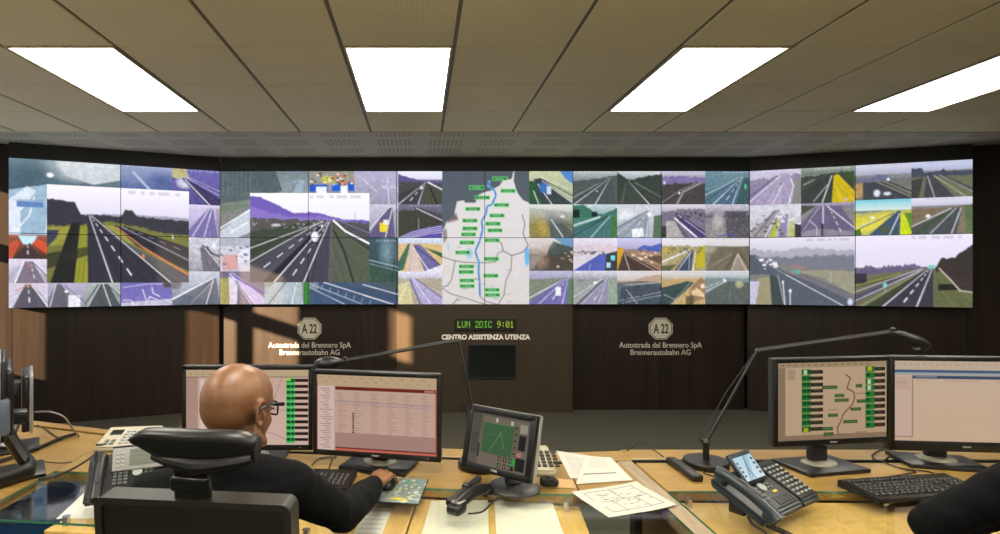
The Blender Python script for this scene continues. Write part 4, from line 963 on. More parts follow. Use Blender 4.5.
def company_sign(px, lab):
    cx = P(px, 0, YS).x
    t = thing('company_sign', lab, 'sign', (cx, YS, P(0, 349, YS).z), 0, 'motorway company signs on the front wall')
    zc = P(0, 328.5, YS).z - t.location.z
    RX90 = Matrix.Translation((0, 0, zc)) @ Matrix.Rotation(PI / 2, 4, 'X')
    k = YS / F
    m = MB(); m.prism(octagon(23.5 * k, 21.6 * k, 6.4 * k), 0, .012, M=RX90)
    pl = m.build('emblem_plate', 'sign_cream', t, smooth=False)
    r = MB()
    pts = octagon(21.4 * k, 19.6 * k, 5.8 * k); n = len(pts)
    for q in range(n):
        a = Vector((pts[q][0], pts[q][1], .0125)); b2 = Vector((pts[(q + 1) % n][0], pts[(q + 1) % n][1], .0125))
        r.tube([RX90 @ a, RX90 @ b2], .004, 6)
    r.build('emblem_outline', 'sign_black', pl, smooth=False)
    letters('A 22', 15.2 * k, 9.6 * k, 'sign_black', pl, (0, -.013, zc), .02, .0015, 'road_number')
    letters('Autostrada del Brennero SpA', 82.5 * k, 7.4 * k, 'letter_white', t, (0, -.002, P(0, 345.8, YS).z - t.location.z), .006)
    letters('Brennerautobahn AG', 60 * k, 5.6 * k, 'letter_white', t, (0, -.002, P(0, 352.2, YS).z - t.location.z), .006)
company_sign(309.6, 'white octagonal road emblem and company name in the sun patches left of the clock')
company_sign(660.5, 'white octagonal road emblem and company name on the dark panel right of the clock')

k = YW / F
t = thing('centre_name_sign', 'white capital letter line under the green digital clock', 'sign', (P(485.8, 0, YW).x, YW, P(0, 337, YW).z))
letters('CENTRO ASSISTENZA UTENZA', 88.5 * k, 5.2 * k, 'letter_bright', t, (0, -.002, 0), .038)

t = thing('digital_clock', 'black digital wall clock with green dot letters LUN 2DIC 9:01', 'clock', (P(485.4, 0, YW).x, YW, P(0, 324.2, YW).z))
m = MB(); m.box((0, -.012, 0), (61 * k, .024, 12.6 * k), .003); m.build('housing', 'black_plastic', t, smooth=False)
FONT = {'L': '10000100001000010000100001000011111', 'U': '10001100011000110001100011000101110', 'N': '10001110011010110011100011000110001', ' ': '0' * 35,
        '2': '01110100010000100010001000100011111', 'D': '11110100011000110001100011000111110', 'I': '01110001000010000100001000010001110', 'C': '01110100011000010000100001000101110',
        '9': '01110100011000101111000010001001100', '0': '01110100011001110101110011000101110', '1': '00100011000010000100001000010001110', ':': '00000001000010000000001000010000000'}
emit('led_green', (120, 220, 40), 1.0); emit('led_yellow', (190, 226, 40), 1.0)
txt = 'LUN 2DIC 9:01'
pit = 56 * k / (6 * len(txt) - 1)
for ci, ch in enumerate(txt):
    if ch == ' ': continue
    g = MB()
    for rr in range(7):
        for cc in range(5):
            if FONT[ch][rr * 5 + cc] == '1':
                g.box(((-(6 * len(txt) - 1) / 2 + ci * 6 + cc + .5) * pit, -.0245, (3 - rr) * pit * 1.28), (pit * .8, .002, pit * 1.0))
    g.build('dot_character', 'led_yellow' if (ci == 0 or ci >= 9) else 'led_green', t, smooth=False)

t = thing('wall_display', 'blank black rectangular screen below the white capital letters', 'screen', (P(491.8, 0, YW).x, YW, P(0, 361, YW).z))
m = MB()
w, h = 49.5 * k, 34.5 * k
m.box((0, -.010, 0), (w, .020, h), .003); m.build('housing', 'black_matte', t, smooth=False)
mat('blank_glass', (20, 24, 23), .16, 0, .05)
m = MB(); m.box((0, -.0205, 0), (w - .03, .002, h - .03)); m.build('screen', 'blank_glass', t, smooth=False)

# ------------------------------------------------------------------ side and back walls, windows in the left wall
WX = LX
WTH = .05
def wall_with_holes(name, x, y0, y1, z1, holes, th):
    """wall in the plane X=x with rectangular openings (y0,y1,z0,z1)"""
    ys = sorted({y0, y1} | {h[0] for h in holes} | {h[1] for h in holes}); zs = sorted({0.0, z1} | {h[2] for h in holes} | {h[3] for h in holes})
    m = MB()
    for a in range(len(ys) - 1):
        for b in range(len(zs) - 1):
            yc, zc = (ys[a] + ys[a + 1]) / 2, (zs[b] + zs[b + 1]) / 2
            if any(h[0] < yc < h[1] and h[2] < zc < h[3] for h in holes): continue
            m.box((x, yc, zc), (th, ys[a + 1] - ys[a], zs[b + 1] - zs[b]))
    bmesh.ops.remove_doubles(m.bm, verts=m.bm.verts[:], dist=1e-5)
    return struct(m.build(name, 'wall_plain', smooth=False))
# openings found from the sun patches on the front wall
SUNX, SUNY, SUNZ = 1.0, 1.0, -0.318
def back(p):      # where the ray that lights p crosses the left wall
    t = p.x - (WX + WTH / 2); return (p.y - t * SUNY / SUNX, p.z - t * SUNZ / SUNX)
def onleft(px, py):
    k_ = (px - CX) / F; s_ = (XL - (YW + REC / CA) * k_) / (CA - k_ * SA)
    X_ = XL - s_ * CA; Y_ = YW + REC / CA - s_ * SA
    return P(px, py, Y_)
wy = lambda p: back(p)[0]
A0, A1 = wy(onleft(186, 340)), wy(P(236, 340, YS))
B0, B1 = wy(P(253.5, 340, YS)), wy(P(298, 340, YS))
C0, C1 = wy(P(390, 360, YS)), wy(P(411, 360, YW))
D1, D0 = wy(onleft(46, 340)), LY - .14
zt0 = back(P(280, 335, YS))[1]; zt1 = back(P(280, 320, YS))[1]
sill = back(onleft(30, 378))[1]
HEAD = 2.62
win = [('window_1', D1 - WTH, D0), ('window_2', A1 - WTH, A0), ('window_3', B1 - WTH, B0), ('window_4', C1 - WTH, C0)]
wall_with_holes('wall_left', WX, YB, LY + .1, ZC + .15, [(a, b, sill, HEAD) for (_, a, b) in win], WTH)
for (nm, a, b) in win:
    fr = MB(); z0, z1 = sill, HEAD
    fr.box((WX, (a + b) / 2, (zt0 + zt1) / 2), (.03, b - a, abs(zt1 - zt0)))
    t_ = .006
    fr.box((WX, a + t_ / 2, (z0 + z1) / 2), (.05, t_, z1 - z0)); fr.box((WX, b - t_ / 2, (z0 + z1) / 2), (.05, t_, z1 - z0))
    fr.box((WX, (a + b) / 2, z0 + t_ / 2), (.05, b - a, t_)); fr.box((WX, (a + b) / 2, z1 - t_ / 2), (.05, b - a, t_))
    struct(fr.build(nm, 'window_frame', smooth=False))
m = MB(); m.box((RXX + .02, (YB + RYY) / 2 + .05, ZC / 2 + .07), (.16, RYY - YB + .1, ZC + .14)); struct(m.build('wall_right', 'wall_laminate', smooth=False))
m = MB(); m.box(((LX + RXX) / 2, YB, ZC / 2 + .07), (RXX - LX + .3, .16, ZC + .14)); struct(m.build('wall_back', 'wall_plain', smooth=False))

# ------------------------------------------------------------------ light
sun = bpy.data.lights.new('sun', 'SUN'); sun.energy = 56.0; sun.angle = math.radians(.6); sun.color = (1.0, .70, .40)
so = bpy.data.objects.new('sun', sun); COL.objects.link(so)
so.rotation_euler = Vector((SUNX, SUNY, SUNZ)).to_track_quat('-Z', 'Y').to_euler()
w = bpy.data.worlds.new('sky'); SC.world = w; w.use_nodes = True
bg = w.node_tree.nodes['Background']; bg.inputs['Color'].default_value = (.62, .76, 1.0, 1); bg.inputs['Strength'].default_value = 3.0

cam = bpy.data.cameras.new('camera'); cam.sensor_width = 36; cam.lens = 36 * F / 1000; cam.shift_x = (500 - CX) / 1000; cam.shift_y = (CY - 267) / 1000
cam.clip_start = .05
co = bpy.data.objects.new('camera', cam); COL.objects.link(co); co.location = (0, 0, CAMZ); co.rotation_euler = (PI / 2, 0, 0)
SC.camera = co
vs = SC.view_settings
vs.view_transform = 'Standard'; vs.look = 'None'; vs.exposure = 0; vs.gamma = 1; vs.use_curve_mapping = False
# ------------------------------------------------------------------ desks
wood('beech', (140, 109, 54), (154, 124, 65), (3.0, 14.0, 14.0), 2.2, .32, .45, .05)
wood('beech_cross', (194, 158, 86), (210, 174, 100), (14.0, 3.0, 14.0), 2.2, .32, .45, .05)
wood('beech_edge', (152, 118, 62), (168, 134, 76), (2.0, 14.0, 40.0), 3.0, .4, .4, .10)
wood('grey_oak', (128, 112, 88), (150, 132, 104), (20.0, 3.0, 14.0), 3.0, .45, .4, .12)
glass_mat('desk_glass', (.965, .975, .955, 1))
mat('glass_edge', (60, 120, 96), .15, 0, .1)
ZT = .740
DA = math.radians(-7.0)
E1 = Vector((math.cos(DA), math.sin(DA), 0)); E2 = Vector((-math.sin(DA), math.cos(DA), 0))
def mid(s, t, z=0): return E1 * s + E2 * t + Vector((0, 0, z))
def mid_st(p): return p.dot(E1), p.dot(E2)
def glass_part(parent, pts, z0, z1, name='glass_top'):
    m = MB(); m.prism(pts, z0, z1)
    o = m.build(name, 'desk_glass', parent, smooth=False); o.data.materials.append(MATS['glass_edge'])
    for f in o.data.polygons:
        if abs(f.normal.z) < .5: f.material_index = 1
    return o
def stud(parent, x, y):
    m = MB(); m.lathe([(.0, .702), (.012, .702), (.012, .7325), (.0, .7325)], (x, y, 0), 16); m.build('standoff', 'chrome', parent, ang=30)

# middle desk (local frame = desk axes)
ts, te = -1.39, .31
t = thing('desk', 'long beech desk in the middle under the seated man, glass over its front half', 'desk', (0, 0, 0), (0, 0, DA), None)
TB, TF, TM = 2.487, 1.60, 2.02
m = MB(); m.box(((ts + te) / 2, (TM + 2.338) / 2, .722), (te - ts, 2.338 - TM, .036), .003); m.build('rear_board', 'beech', t, smooth=False)
m = MB(); m.box(((ts + te) / 2, (2.372 + TB) / 2, .722), (te - ts, TB - 2.372, .036), .004); m.build('rear_rail', 'beech', t, smooth=False)
m = MB(); m.box(((ts + te) / 2, 2.368, .717), (te - ts, .007, .042)); m.build('slot_shade_strip', 'black_matte', t, smooth=False)  # black strip added over the rail face to stand for the slot's shade
m = MB(); m.box(((ts + te) / 2, 2.36, .655), (te - ts - .02, .07, .03)); m.build('cable_tray', 'black_matte', t, smooth=False)
nb = 3; w = (te - ts) / nb
for q in range(nb):
    m = MB(); m.box((ts + (q + .5) * w, (TF + .02 + TM - .002) / 2, .685), (w - .006, TM - TF - .024, .030), .003); m.build('front_board', 'beech_cross', t, smooth=False)
m = MB(); m.box(((ts + te) / 2, TF + .035, .635), (te - ts, .03, .07), .003); m.build('front_beam', 'beech_edge', t, smooth=False)
for s_ in (ts + .04, te - .04):
    m = MB(); m.box((s_, 2.05, .33), (.04, .74, .66), .004); m.build('side_panel', 'beech_edge', t, smooth=False)
m = MB(); m.box(((ts + te) / 2, 2.40, .42), (te - ts - .12, .02, .46)); m.build('modesty_panel', 'wall_centre', t, smooth=False)
a = mid_st(Vector((-1.408, 1.80, 0))); 
gl = [(-1.612, TF), (.745, TF), (.57, TM - .003), (-1.66, TM - .003)]
loc2 = lambda x, y: mid_st(Vector((x, y, 0)))
gl = [loc2(-1.412, 1.782), loc2(.806, 1.512), loc2(.806, 1.934), loc2(-1.412, 2.20)]
glass_part(t, gl, .7325, .7395)
for (s_, q_) in ((ts + .05, TF + .06), (ts + .10, TM - .05), (-.55, TF + .06), (te - .05, TM - .05), (te - .05, TF + .06), (-.25, TM - .05), (ts + .16, TF + .06)):
    stud(t, s_, q_)

# wooden fillers between the desks
t = thing('desk_filler', 'beech wedge between middle and right desks, under white papers', 'desk', (0, 0, 0), 0, None)
p0 = mid(te + .004, TM); p1 = mid(te + .004, 2.345); 
m = MB(); m.prism([(p0.x, p0.y), (.806, 1.938), (.806, 2.30), (p1.x, p1.y)], .704, ZT); m.build('board', 'beech', t, smooth=False)
p2 = mid(te + .004, 2.372); p3 = mid(te + .004, TB)
m = MB(); m.prism([(p2.x, p2.y), (.806, 2.327), (.868, 2.327), (.868, 2.455), (p3.x, p3.y)], .704, ZT); m.build('rear_rail', 'beech', t, smooth=False)
m = MB(); m.box((.837, 1.92, .715), (.058, .81, .048), .003); m.build('joint_strip', 'grey_oak', t, smooth=False)
m = MB(); m.box((.837, 2.2, .346), (.03, .05, .690)); m.build('leg', 'dark_plastic', t, smooth=False)
t = thing('desk_filler', 'beech wedge between left and middle desks, under the two left phones', 'desk', (0, 0, 0), 0, None)
q0 = mid(ts - .004, TM); q1 = mid(ts - .004, TB)
m = MB(); m.prism([(-1.416, 2.205), (q0.x, q0.y), (q1.x, q1.y), (-1.416, 2.742)], .704, ZT); m.build('board', 'beech', t, smooth=False)
m = MB(); m.box((-1.31, 2.5, .352), (.03, .05, .704)); m.build('leg', 'dark_plastic', t, smooth=False)

# right desk
t = thing('desk', 'beech desk at the right with glass over its front half, carrying two monitors', 'desk', (0, 0, 0), 0, None)
x0, x1 = .872, 3.0
m = MB(); m.box(((x0 + x1) / 2, (2.0 + 2.300) / 2, .722), (x1 - x0, .300, .036), .003); m.build('rear_board', 'beech', t, smooth=False)
m = MB(); m.box(((x0 + x1) / 2, (2.345 + 2.475) / 2, .722), (x1 - x0, .13, .036), .004); m.build('rear_rail', 'beech', t, smooth=False)
m = MB(); m.box(((x0 + x1) / 2, 2.341, .717), (x1 - x0, .007, .042)); m.build('slot_shade_strip', 'black_matte', t, smooth=False)  # shade inside this slot, put in as a black strip
m = MB(); m.box(((x0 + x1) / 2, 2.32, .655), (x1 - x0 - .02, .08, .03)); m.build('cable_tray', 'black_matte', t, smooth=False)
for (a, b) in ((x0, 1.13), (1.134, 1.90), (1.904, x1)):
    m = MB(); m.box(((a + b) / 2, (1.5 + 1.998) / 2, .685), (b - a, .496, .030), .003); m.build('front_board', 'beech_cross', t, smooth=False)
glass_part(t, [(x0, 1.48), (x1, 1.48), (x1, 1.997), (x0, 1.997)], .7325, .7395)
for (a, b) in ((x0 + .05, 1.95), (x0 + .05, 1.54), (1.6, 1.95), (2.3, 1.95), (2.9, 1.95)): stud(t, a, b)
for a in (x0 + .05, x1 - .05):
    m = MB(); m.box((a, 1.99, .33), (.04, .74, .66), .004); m.build('side_panel', 'beech_edge', t, smooth=False)
m = MB(); m.box(((x0 + x1) / 2, 2.40, .42), (x1 - x0 - .14, .02, .46)); m.build('modesty_panel', 'wall_centre', t, smooth=False)

# left desk
t = thing('desk', 'beech desk at the far left edge, angled towards the left operator', 'desk', (0, 0, 0), 0, None)
m = MB(); m.prism([(-1.42, 1.62), (-1.42, 2.66), (-2.95, 3.20), (-2.95, 1.62)], .704, ZT)
m.build('worktop', 'beech', t, smooth=False)
m = MB(); m.prism([(-1.42, 2.69), (-1.42, 2.75), (-2.95, 3.30), (-2.95, 3.23)], .704, ZT); m.build('rear_rail', 'beech', t, smooth=False)
m = MB(); m.prism([(-1.45, 2.60), (-1.45, 2.72), (-2.9, 3.25), (-2.9, 3.13)], .66, .70); m.build('cable_tray', 'black_matte', t, smooth=False)
m = MB(); m.box((-2.05, 2.16, .35), (.04, .9, .70), .003); m.build('side_panel', 'beech_edge', t, smooth=False)
m = MB(); m.box((-2.9, 2.3, .35), (.04, 1.3, .70), .003); m.build('side_panel', 'beech_edge', t, smooth=False)

# ------------------------------------------------------------------ papers
def sheet(name, lab, cat, corners, z, pic=None, parent=None, group=None, curl=0):
    """thin sheet between 4 world corners (far-left, far-right, near-right, near-left)"""
    cs = [Vector(c) for c in corners]; n = 14; k = 18
    m = MB(); arr = pic.out() if pic is not None else None
    W = n if arr is None else arr.shape[1]; H = k if arr is None else arr.shape[0]
    me = bpy.data.meshes.new(name); co = np.zeros((H, W, 3), np.float32)
    u = np.linspace(0, 1, W)[None, :, None]; v = np.linspace(0, 1, H)[:, None, None]
    A, B, Cc, D = [np.array(c[:2])[None, None, :] for c in cs]
    co[..., :2] = (A * (1 - u) + B * u) * (1 - v) + (D * (1 - u) + Cc * u) * v
    co[..., 2] = z + curl * (np.clip(u[..., 0] - .55, 0, 1) ** 2 + .6 * np.clip(.4 - v[..., 0], 0, 1) ** 2)
    c0 = Vector(co.reshape(-1, 3).mean(0).tolist()); c0.z = z
    co -= np.array(c0)[None, None, :]
    me.vertices.add(H * W); me.vertices.foreach_set('co', co.ravel())
    i = np.arange(H * W).reshape(H, W)
    q = np.stack([i[1:, :-1], i[1:, 1:], i[:-1, 1:], i[:-1, :-1]], axis=-1).reshape(-1, 4)
    me.loops.add(q.size); me.loops.foreach_set('vertex_index', q.ravel().astype(np.int32))
    me.polygons.add(len(q)); me.polygons.foreach_set('loop_start', (np.arange(len(q)) * 4).astype(np.int32)); me.update(calc_edges=True)
    if arr is not None:
        at = me.color_attributes.new('picture', 'FLOAT_COLOR', 'POINT'); col = np.ones((H * W, 4), np.float32); col[:, :3] = arr.reshape(-1, 3); at.data.foreach_set('color', col.ravel())
    set_smooth(me)
    o = link(name, me, MATS['printed'] if arr is not None else MATS['paper'], None); o.location = c0
    md = o.modifiers.new('thick', 'SOLIDIFY'); md.thickness = .0006; md.offset = 1
    return tag(o, lab, cat, group)
def text_lines(p, n=14, u0=.1, u1=.9, v0=.1, v1=.9, c=(150, 148, 146)):
    for k in range(n):
        v = v0 + (v1 - v0) * k / n; u = u0
        while u < u1 - .02:
            w = .03 + .09 * RNG.random(); p.rect(c, u, v, min(u + w, u1), v + .35 * (v1 - v0) / n, .7); u += w + .02
def cr(*pp, z=ZT): return [G(x, y, z) for (x, y) in pp]
p = Pic(70, 100, (178, 176, 167)); text_lines(p, 16, .15, .8, .2, .85, (128, 127, 124))
sheet('paper_sheet', 'white printed sheet lying beside the cream phone, rearmost of the papers', 'paper', cr((556, 451), (596, 457), (621, 477), (570, 479)), ZT + .0012, p)
p = Pic(70, 100, (182, 180, 170)); text_lines(p, 12, .2, .7, .05, .5, (136, 134, 130)); p.rect((84, 84, 88), .1, .66, .8, .70)
sheet('paper_sheet', 'white sheet with a dark pencil line, overlapping the sheet beside the cream phone', 'paper', cr((585, 457), (611, 458), (633, 481), (576, 485)), ZT + .0026, p)
p = Pic(120, 90, (180, 178, 167)); ink = (34, 34, 33)
for (a, b) in (((.13, .12), (.86, .10)), ((.13, .12), (.14, .40)), ((.15, .66), (.16, .86)), ((.16, .86), (.90, .84)), ((.90, .84), (.86, .10)), ((.2, .5), (.88, .46)), ((.5, .12), (.52, .48)), ((.7, .46), (.72, .84)), ((.34, .5), (.36, .86))): p.line(ink, .02, [a, b], .9)
for k in range(40):
    u = .18 + .66 * RNG.random(); v = .16 + .64 * RNG.random(); p.rect((100, 100, 97), u, v, u + .05, v + .03, .7)
sheet('drawing_sheet', 'white sheet printed with a black floor plan, across the desk joint', 'paper', cr((571, 493), (636, 484), (677, 507), (609, 518)), ZT + .0012, p, curl=.03)
p = Pic(60, 90, (216, 214, 198)); text_lines(p, 5, .3, .8, .5, .62, (170, 176, 180))
sheet('paper_sheet', 'white sheet under the desk glass beside the mouse mat, left of the pair', 'paper', cr((431, 501), (488, 500), (489, 548), (417, 548), z=.7015), .7015, p)
p = Pic(60, 90, (218, 216, 200)); text_lines(p, 4, .1, .6, .12, .26, (170, 176, 180))
sheet('paper_sheet', 'white sheet under the desk glass in front of the touch screen, right of the pair', 'paper', cr((494, 499), (551, 499), (569, 548), (497, 548), z=.7015), .7015, p)
sheet('paper_sheet', 'large white sheet under the glass at far left, nearest the black chair', 'paper', cr((84, 493), (120, 484), (122, 518), (56, 519), z=.7015), .7015)
p = Pic(40, 40, (206, 204, 200)); text_lines(p, 8)
sheet('paper_sheet', 'pale sheet under the seated man\'s right forearm, through the desk glass', 'paper', cr((372, 502), (395, 503), (376, 548), (345, 548), z=.7015), .7015, p)
sheet('card_folder', 'tan card between the touch screen foot and the white papers', 'card', cr((541, 477), (572, 480), (577, 489), (541, 487)), ZT + .0008, Pic(10, 10, (176, 140, 92)))
# mouse mat
p = Pic(90, 110, (110, 124, 120))
for k in range(160):
    c = [(60, 110, 120), (150, 160, 140), (196, 190, 120), (70, 90, 70), (190, 190, 190), (90, 130, 160), (130, 110, 80)][k % 7]
    p.blob(c, RNG.random(), RNG.random(), .02 + .06 * RNG.random(), .02 + .05 * RNG.random(), .8)
p.blob((206, 190, 40), .62, .86, .2, .07, 1, .8); p.blob((60, 120, 110), .7, .2, .2, .12, .6)
t = thing('mouse_mat', 'colourful floral mouse mat with a yellow patch under the man\'s hand', 'mouse mat', (-.085, 2.005, ZT), math.radians(-9))
m = MB(); m.box((0, 0, .002), (.20, .235, .004), .0015, seg=1); m.build('rubber_base', 'black_matte', t, smooth=False)
o = link('printed_top', picture_mesh('printed_top', p.out(), .196, .231, 'Z'), MATS['printed'], t); o.location = (0, 0, .0046)
LINEK = 1.0
# ------------------------------------------------------------------ screens of the desk monitors
PINK = (206, 176, 166)
def ui_map_left(p):
    p.grad((198, 168, 160), (206, 178, 172)); p.rect((186, 166, 136), 0, 0, 1, .10); p.rect((170, 140, 130), 0, .1, .10, 1); p.rect((40, 30, 28), 0, .095, 1, .105, .6)
    for k in range(12): p.rect((150, 130, 110), .03 + .05 * k, .04, .05 + .05 * k, .07, .6)
    p.rect((214, 196, 196), .12, .13, .15, 1); p.line((120, 100, 96), .008, [(.78, .1), (.74, .3), (.68, .5)], .9); p.line((140, 60, 50), .01, [(.72, .36), (.68, .5)]); p.line((120, 90, 84), .008, [(.62, .82), (.72, .85), (.82, .93)]); p.line((120, 90, 84), .008, [(.70, .52), (.81, .54)]); p.rect((90, 30, 30), .69, .5, .72, .53)
    for k in range(11):
        v = .115 + .078 * k
        p.rect((40, 190, 90), .815, v, .885, v + .075); p.rect((14, 60, 26), .82, v + .012, .85, v + .05); p.rect((14, 60, 26), .855, v + .012, .88, v + .05); p.rect((34, 20, 18), .885, v + .01, .995, v + .05)
    p.rect((160, 210, 60), .817, .117, .85, .15)
def ui_table(p):
    p.grad((206, 180, 172), (212, 180, 176)); p.rect((200, 178, 152), 0, 0, 1, .15)
    for k in range(22): p.rect((160, 136, 120), .02 + .043 * k, .03 + .05 * (k % 2), .045 + .043 * k, .05 + .05 * (k % 2), .5)
    p.rect((222, 202, 204), .0, .15, .15, 1)
    for k in range(26):
        v = .18 + .031 * k; p.rect((120, 96, 96), .03 + .02 * (k % 3), v, .10 + .04 * RNG.random(), v + .012, .6)
    p.rect((118, 38, 30), .16, .155, .995, .20); p.rect((60, 20, 20), .22, .165, .4, .185, .7); p.rect((200, 150, 140), .90, .165, .98, .19, .8)
    for k in range(17):
        v = .23 + .032 * k; p.line((190, 150, 146), .004, [(.16, v), (.995, v + .01)], .7)
        for j in range(6):
            u = .18 + .14 * j; p.rect((150, 116, 116), u, v + .008, u + .03 + .05 * RNG.random(), v + .02, .45)
    p.line((150, 140, 176), .012, [(.16, .345), (.995, .365)]); p.line((150, 140, 176), .008, [(.16, .375), (.995, .4)])
    for k in range(9): p.rect((60, 34, 34), .305, .49 + .031 * k, .32, .51 + .031 * k)
    p.rect((176, 144, 142), .16, .76, .995, .95); p.rect((200, 70, 60), 0, .1, .012, 1, .7); p.rect((200, 84, 70), .985, .15, 1, 1, .8); p.rect((90, 20, 20), .16, .95, .995, .965); p.rect((206, 110, 100), .16, .965, 1, 1)
def ui_map_right(p):
    p.grad((206, 180, 168), (200, 172, 160)); p.rect((176, 156, 140), 0, 0, 1, .07); p.rect((150, 130, 120), 0, .07, .07, 1); p.rect((206, 180, 170), .07, .08, .21, .93); p.rect((150, 130, 124), .09, .09, .16, .22, .5); p.rect((150, 128, 118), 0, .93, 1, 1)
    for k in range(14): p.rect((120, 104, 96), .03 + .06 * k, .025, .06 + .06 * k, .05, .5)
    for k in range(10):
        v = .09 + .081 * k
        p.rect((30, 130, 60), .215, v, .30, v + .075); p.rect((16, 70, 34), .225, v + .012, .255, v + .05); p.rect((16, 70, 34), .265, v + .012, .295, v + .05); p.rect((44, 34, 30), .30, v + .012, .41, v + .06); p.rect((120, 108, 100), .32, v + .025, .38, v + .035, .5)
        p.rect((30, 130, 60), .80, v - .02, .885, v + .055); p.rect((16, 70, 34), .81, v - .01, .84, v + .03); p.rect((44, 34, 30), .885, v - .01, .985, v + .04); p.rect((120, 108, 100), .905, v + .005, .95, v + .015, .5)
    p.rect((190, 180, 40), .235, .84, .275, .9); p.rect((200, 190, 50), .82, .075, .86, .13); p.rect((206, 226, 210), .235, .1, .265, .16); p.rect((206, 226, 210), .82, .24, .85, .3); p.rect((206, 226, 210), .82, .32, .85, .38)
    p.line((120, 60, 46), .022, [(.62, .17), (.66, .22), (.64, .30), (.63, .35), (.69, .40), (.70, .47), (.68, .56), (.62, .64), (.59, .70), (.57, .78), (.54, .85), (.55, .94)])
    for (u, v, w) in ((.47, .33, .14), (.56, .44, .09), (.58, .5, .13), (.74, .32, .06), (.76, .52, .08), (.71, .62, .1), (.5, .69, .09), (.66, .78, .13), (.45, .86, .1), (.46, .93, .09)):
        p.rect((62, 100, 56), u - w / 2, v - .022, u + w / 2, v + .022); p.rect((120, 150, 110), u - w / 2 + .02, v - .005, u + w / 2 - .02, v + .006, .5)
    for (u, v) in ((.75, .42), (.5, .62), (.6, .94), (.76, .92)): p.rect((130, 100, 90), u - .05, v - .004, u + .05, v + .005)
def ui_blank(p):
    p.grad((214, 190, 176), (216, 186, 170)); p.rect((206, 186, 174), 0, 0, 1, .11)
    for k in range(20): p.rect((176, 156, 148), .02 + .045 * k, .04, .045 + .045 * k, .06, .5)
    p.rect((64, 96, 140), 0, .115, 1, .15); p.rect((170, 176, 190), 0, .15, 1, .18); p.rect((62, 84, 120), .13, .185, 1, .225); p.rect((150, 166, 190), .15, .19, .3, .21, .6)
    p.rect((214, 186, 180), 0, .18, .125, .94); p.rect((120, 104, 104), .0, .94, .13, .95); p.rect((140, 116, 112), .125, .19, .131, .94); p.rect((170, 146, 140), .02, .26, .08, .29, .6); p.rect((196, 168, 160), .0, .2, .11, .36, .5)
    p.rect((190, 160, 150), .35, .24, .6, .255, .6); p.rect((190, 160, 150), .72, .24, .8, .27, .6); p.rect((190, 160, 150), .15, .24, .25, .255, .6)
def ui_touch(p):
    p.grad((90, 88, 82), (116, 106, 100)); p.rect((60, 60, 56), 0, 0, .17, 1, .5); p.rect((110, 104, 96), .2, .05, .97, .16); p.rect((190, 186, 180), .42, .06, .46, .14); p.rect((190, 186, 180), .68, .07, .72, .15)
    p.rect((58, 96, 66), .22, .15, .74, .75); p.line((96, 132, 96), .03, [(.36, .7), (.5, .4), (.52, .3), (.6, .6)], .8); p.rect((110, 130, 104), .22, .15, .74, .18, .6); p.line((80, 118, 84), .02, [(.3, .4), (.66, .34)], .7)
    for k in range(5): p.rect((30, 30, 28), .76, .17 + .12 * k, .80, .23 + .12 * k); p.rect((176, 150, 80), .77, .2 + .12 * k, .79, .22 + .12 * k)
    p.rect((150, 146, 140), .84, .1, .96, .26); p.rect((24, 26, 26), .84, .3, .95, .58); p.rect((176, 120, 120), .83, .62, .9, .7); p.rect((24, 26, 26), .82, .72, .97, .96)
    p.rect((40, 160, 60), .73, .76, .81, .88); p.rect((26, 28, 26), .73, .9, .8, .98)
    for k in range(3):
        for j in range(2): p.rect((30, 30, 28), .53 + .09 * k, .76 + .13 * j, .58 + .09 * k, .85 + .13 * j); p.rect((140, 136, 130), .545 + .09 * k, .78 + .13 * j, .565 + .09 * k, .83 + .13 * j)
    p.rect((40, 40, 38), .16, .6, .19, .86); p.rect((50, 48, 46), .02, .4, .15, .8, .4)
def ui_phone(p):
    p.grad((170, 206, 222), (206, 226, 232)); p.poly((120, 176, 200), [(.55, 0), (.8, 0), (.4, 1), (.15, 1)], .7); p.line((40, 66, 84), .06, [(.55, .05), (.42, .5), (.5, .95)], .8); p.line((40, 66, 84), .05, [(.5, .3), (.3, .8)], .7)
    for k in range(4): p.rect((40, 60, 76), .04, .2 + .18 * k, .14, .29 + .18 * k); p.rect((40, 60, 76), .82, .15 + .2 * k, .94, .25 + .2 * k)
def ui_lcd(p):
    p.grad((104, 110, 100), (92, 98, 88)); p.rect((76, 80, 72), .1, .15, .8, .22, .6); p.rect((76, 80, 72), .1, .4, .6, .46, .5)
def screen_obj(parent, fn, w, h, res, loc, rot=(0, 0, 0), m='desk_screen', tone=(.86, .82, .70)):
    p = Pic(w * res, h * res); fn(p)
    o = link('screen', picture_mesh('screen', p.out() * np.array(tone, np.float32), w, h), MATS[m], parent); o.location = loc; o.rotation_euler = rot; return o

mat('ring_cream', (134, 130, 114), .5, 0, .04)
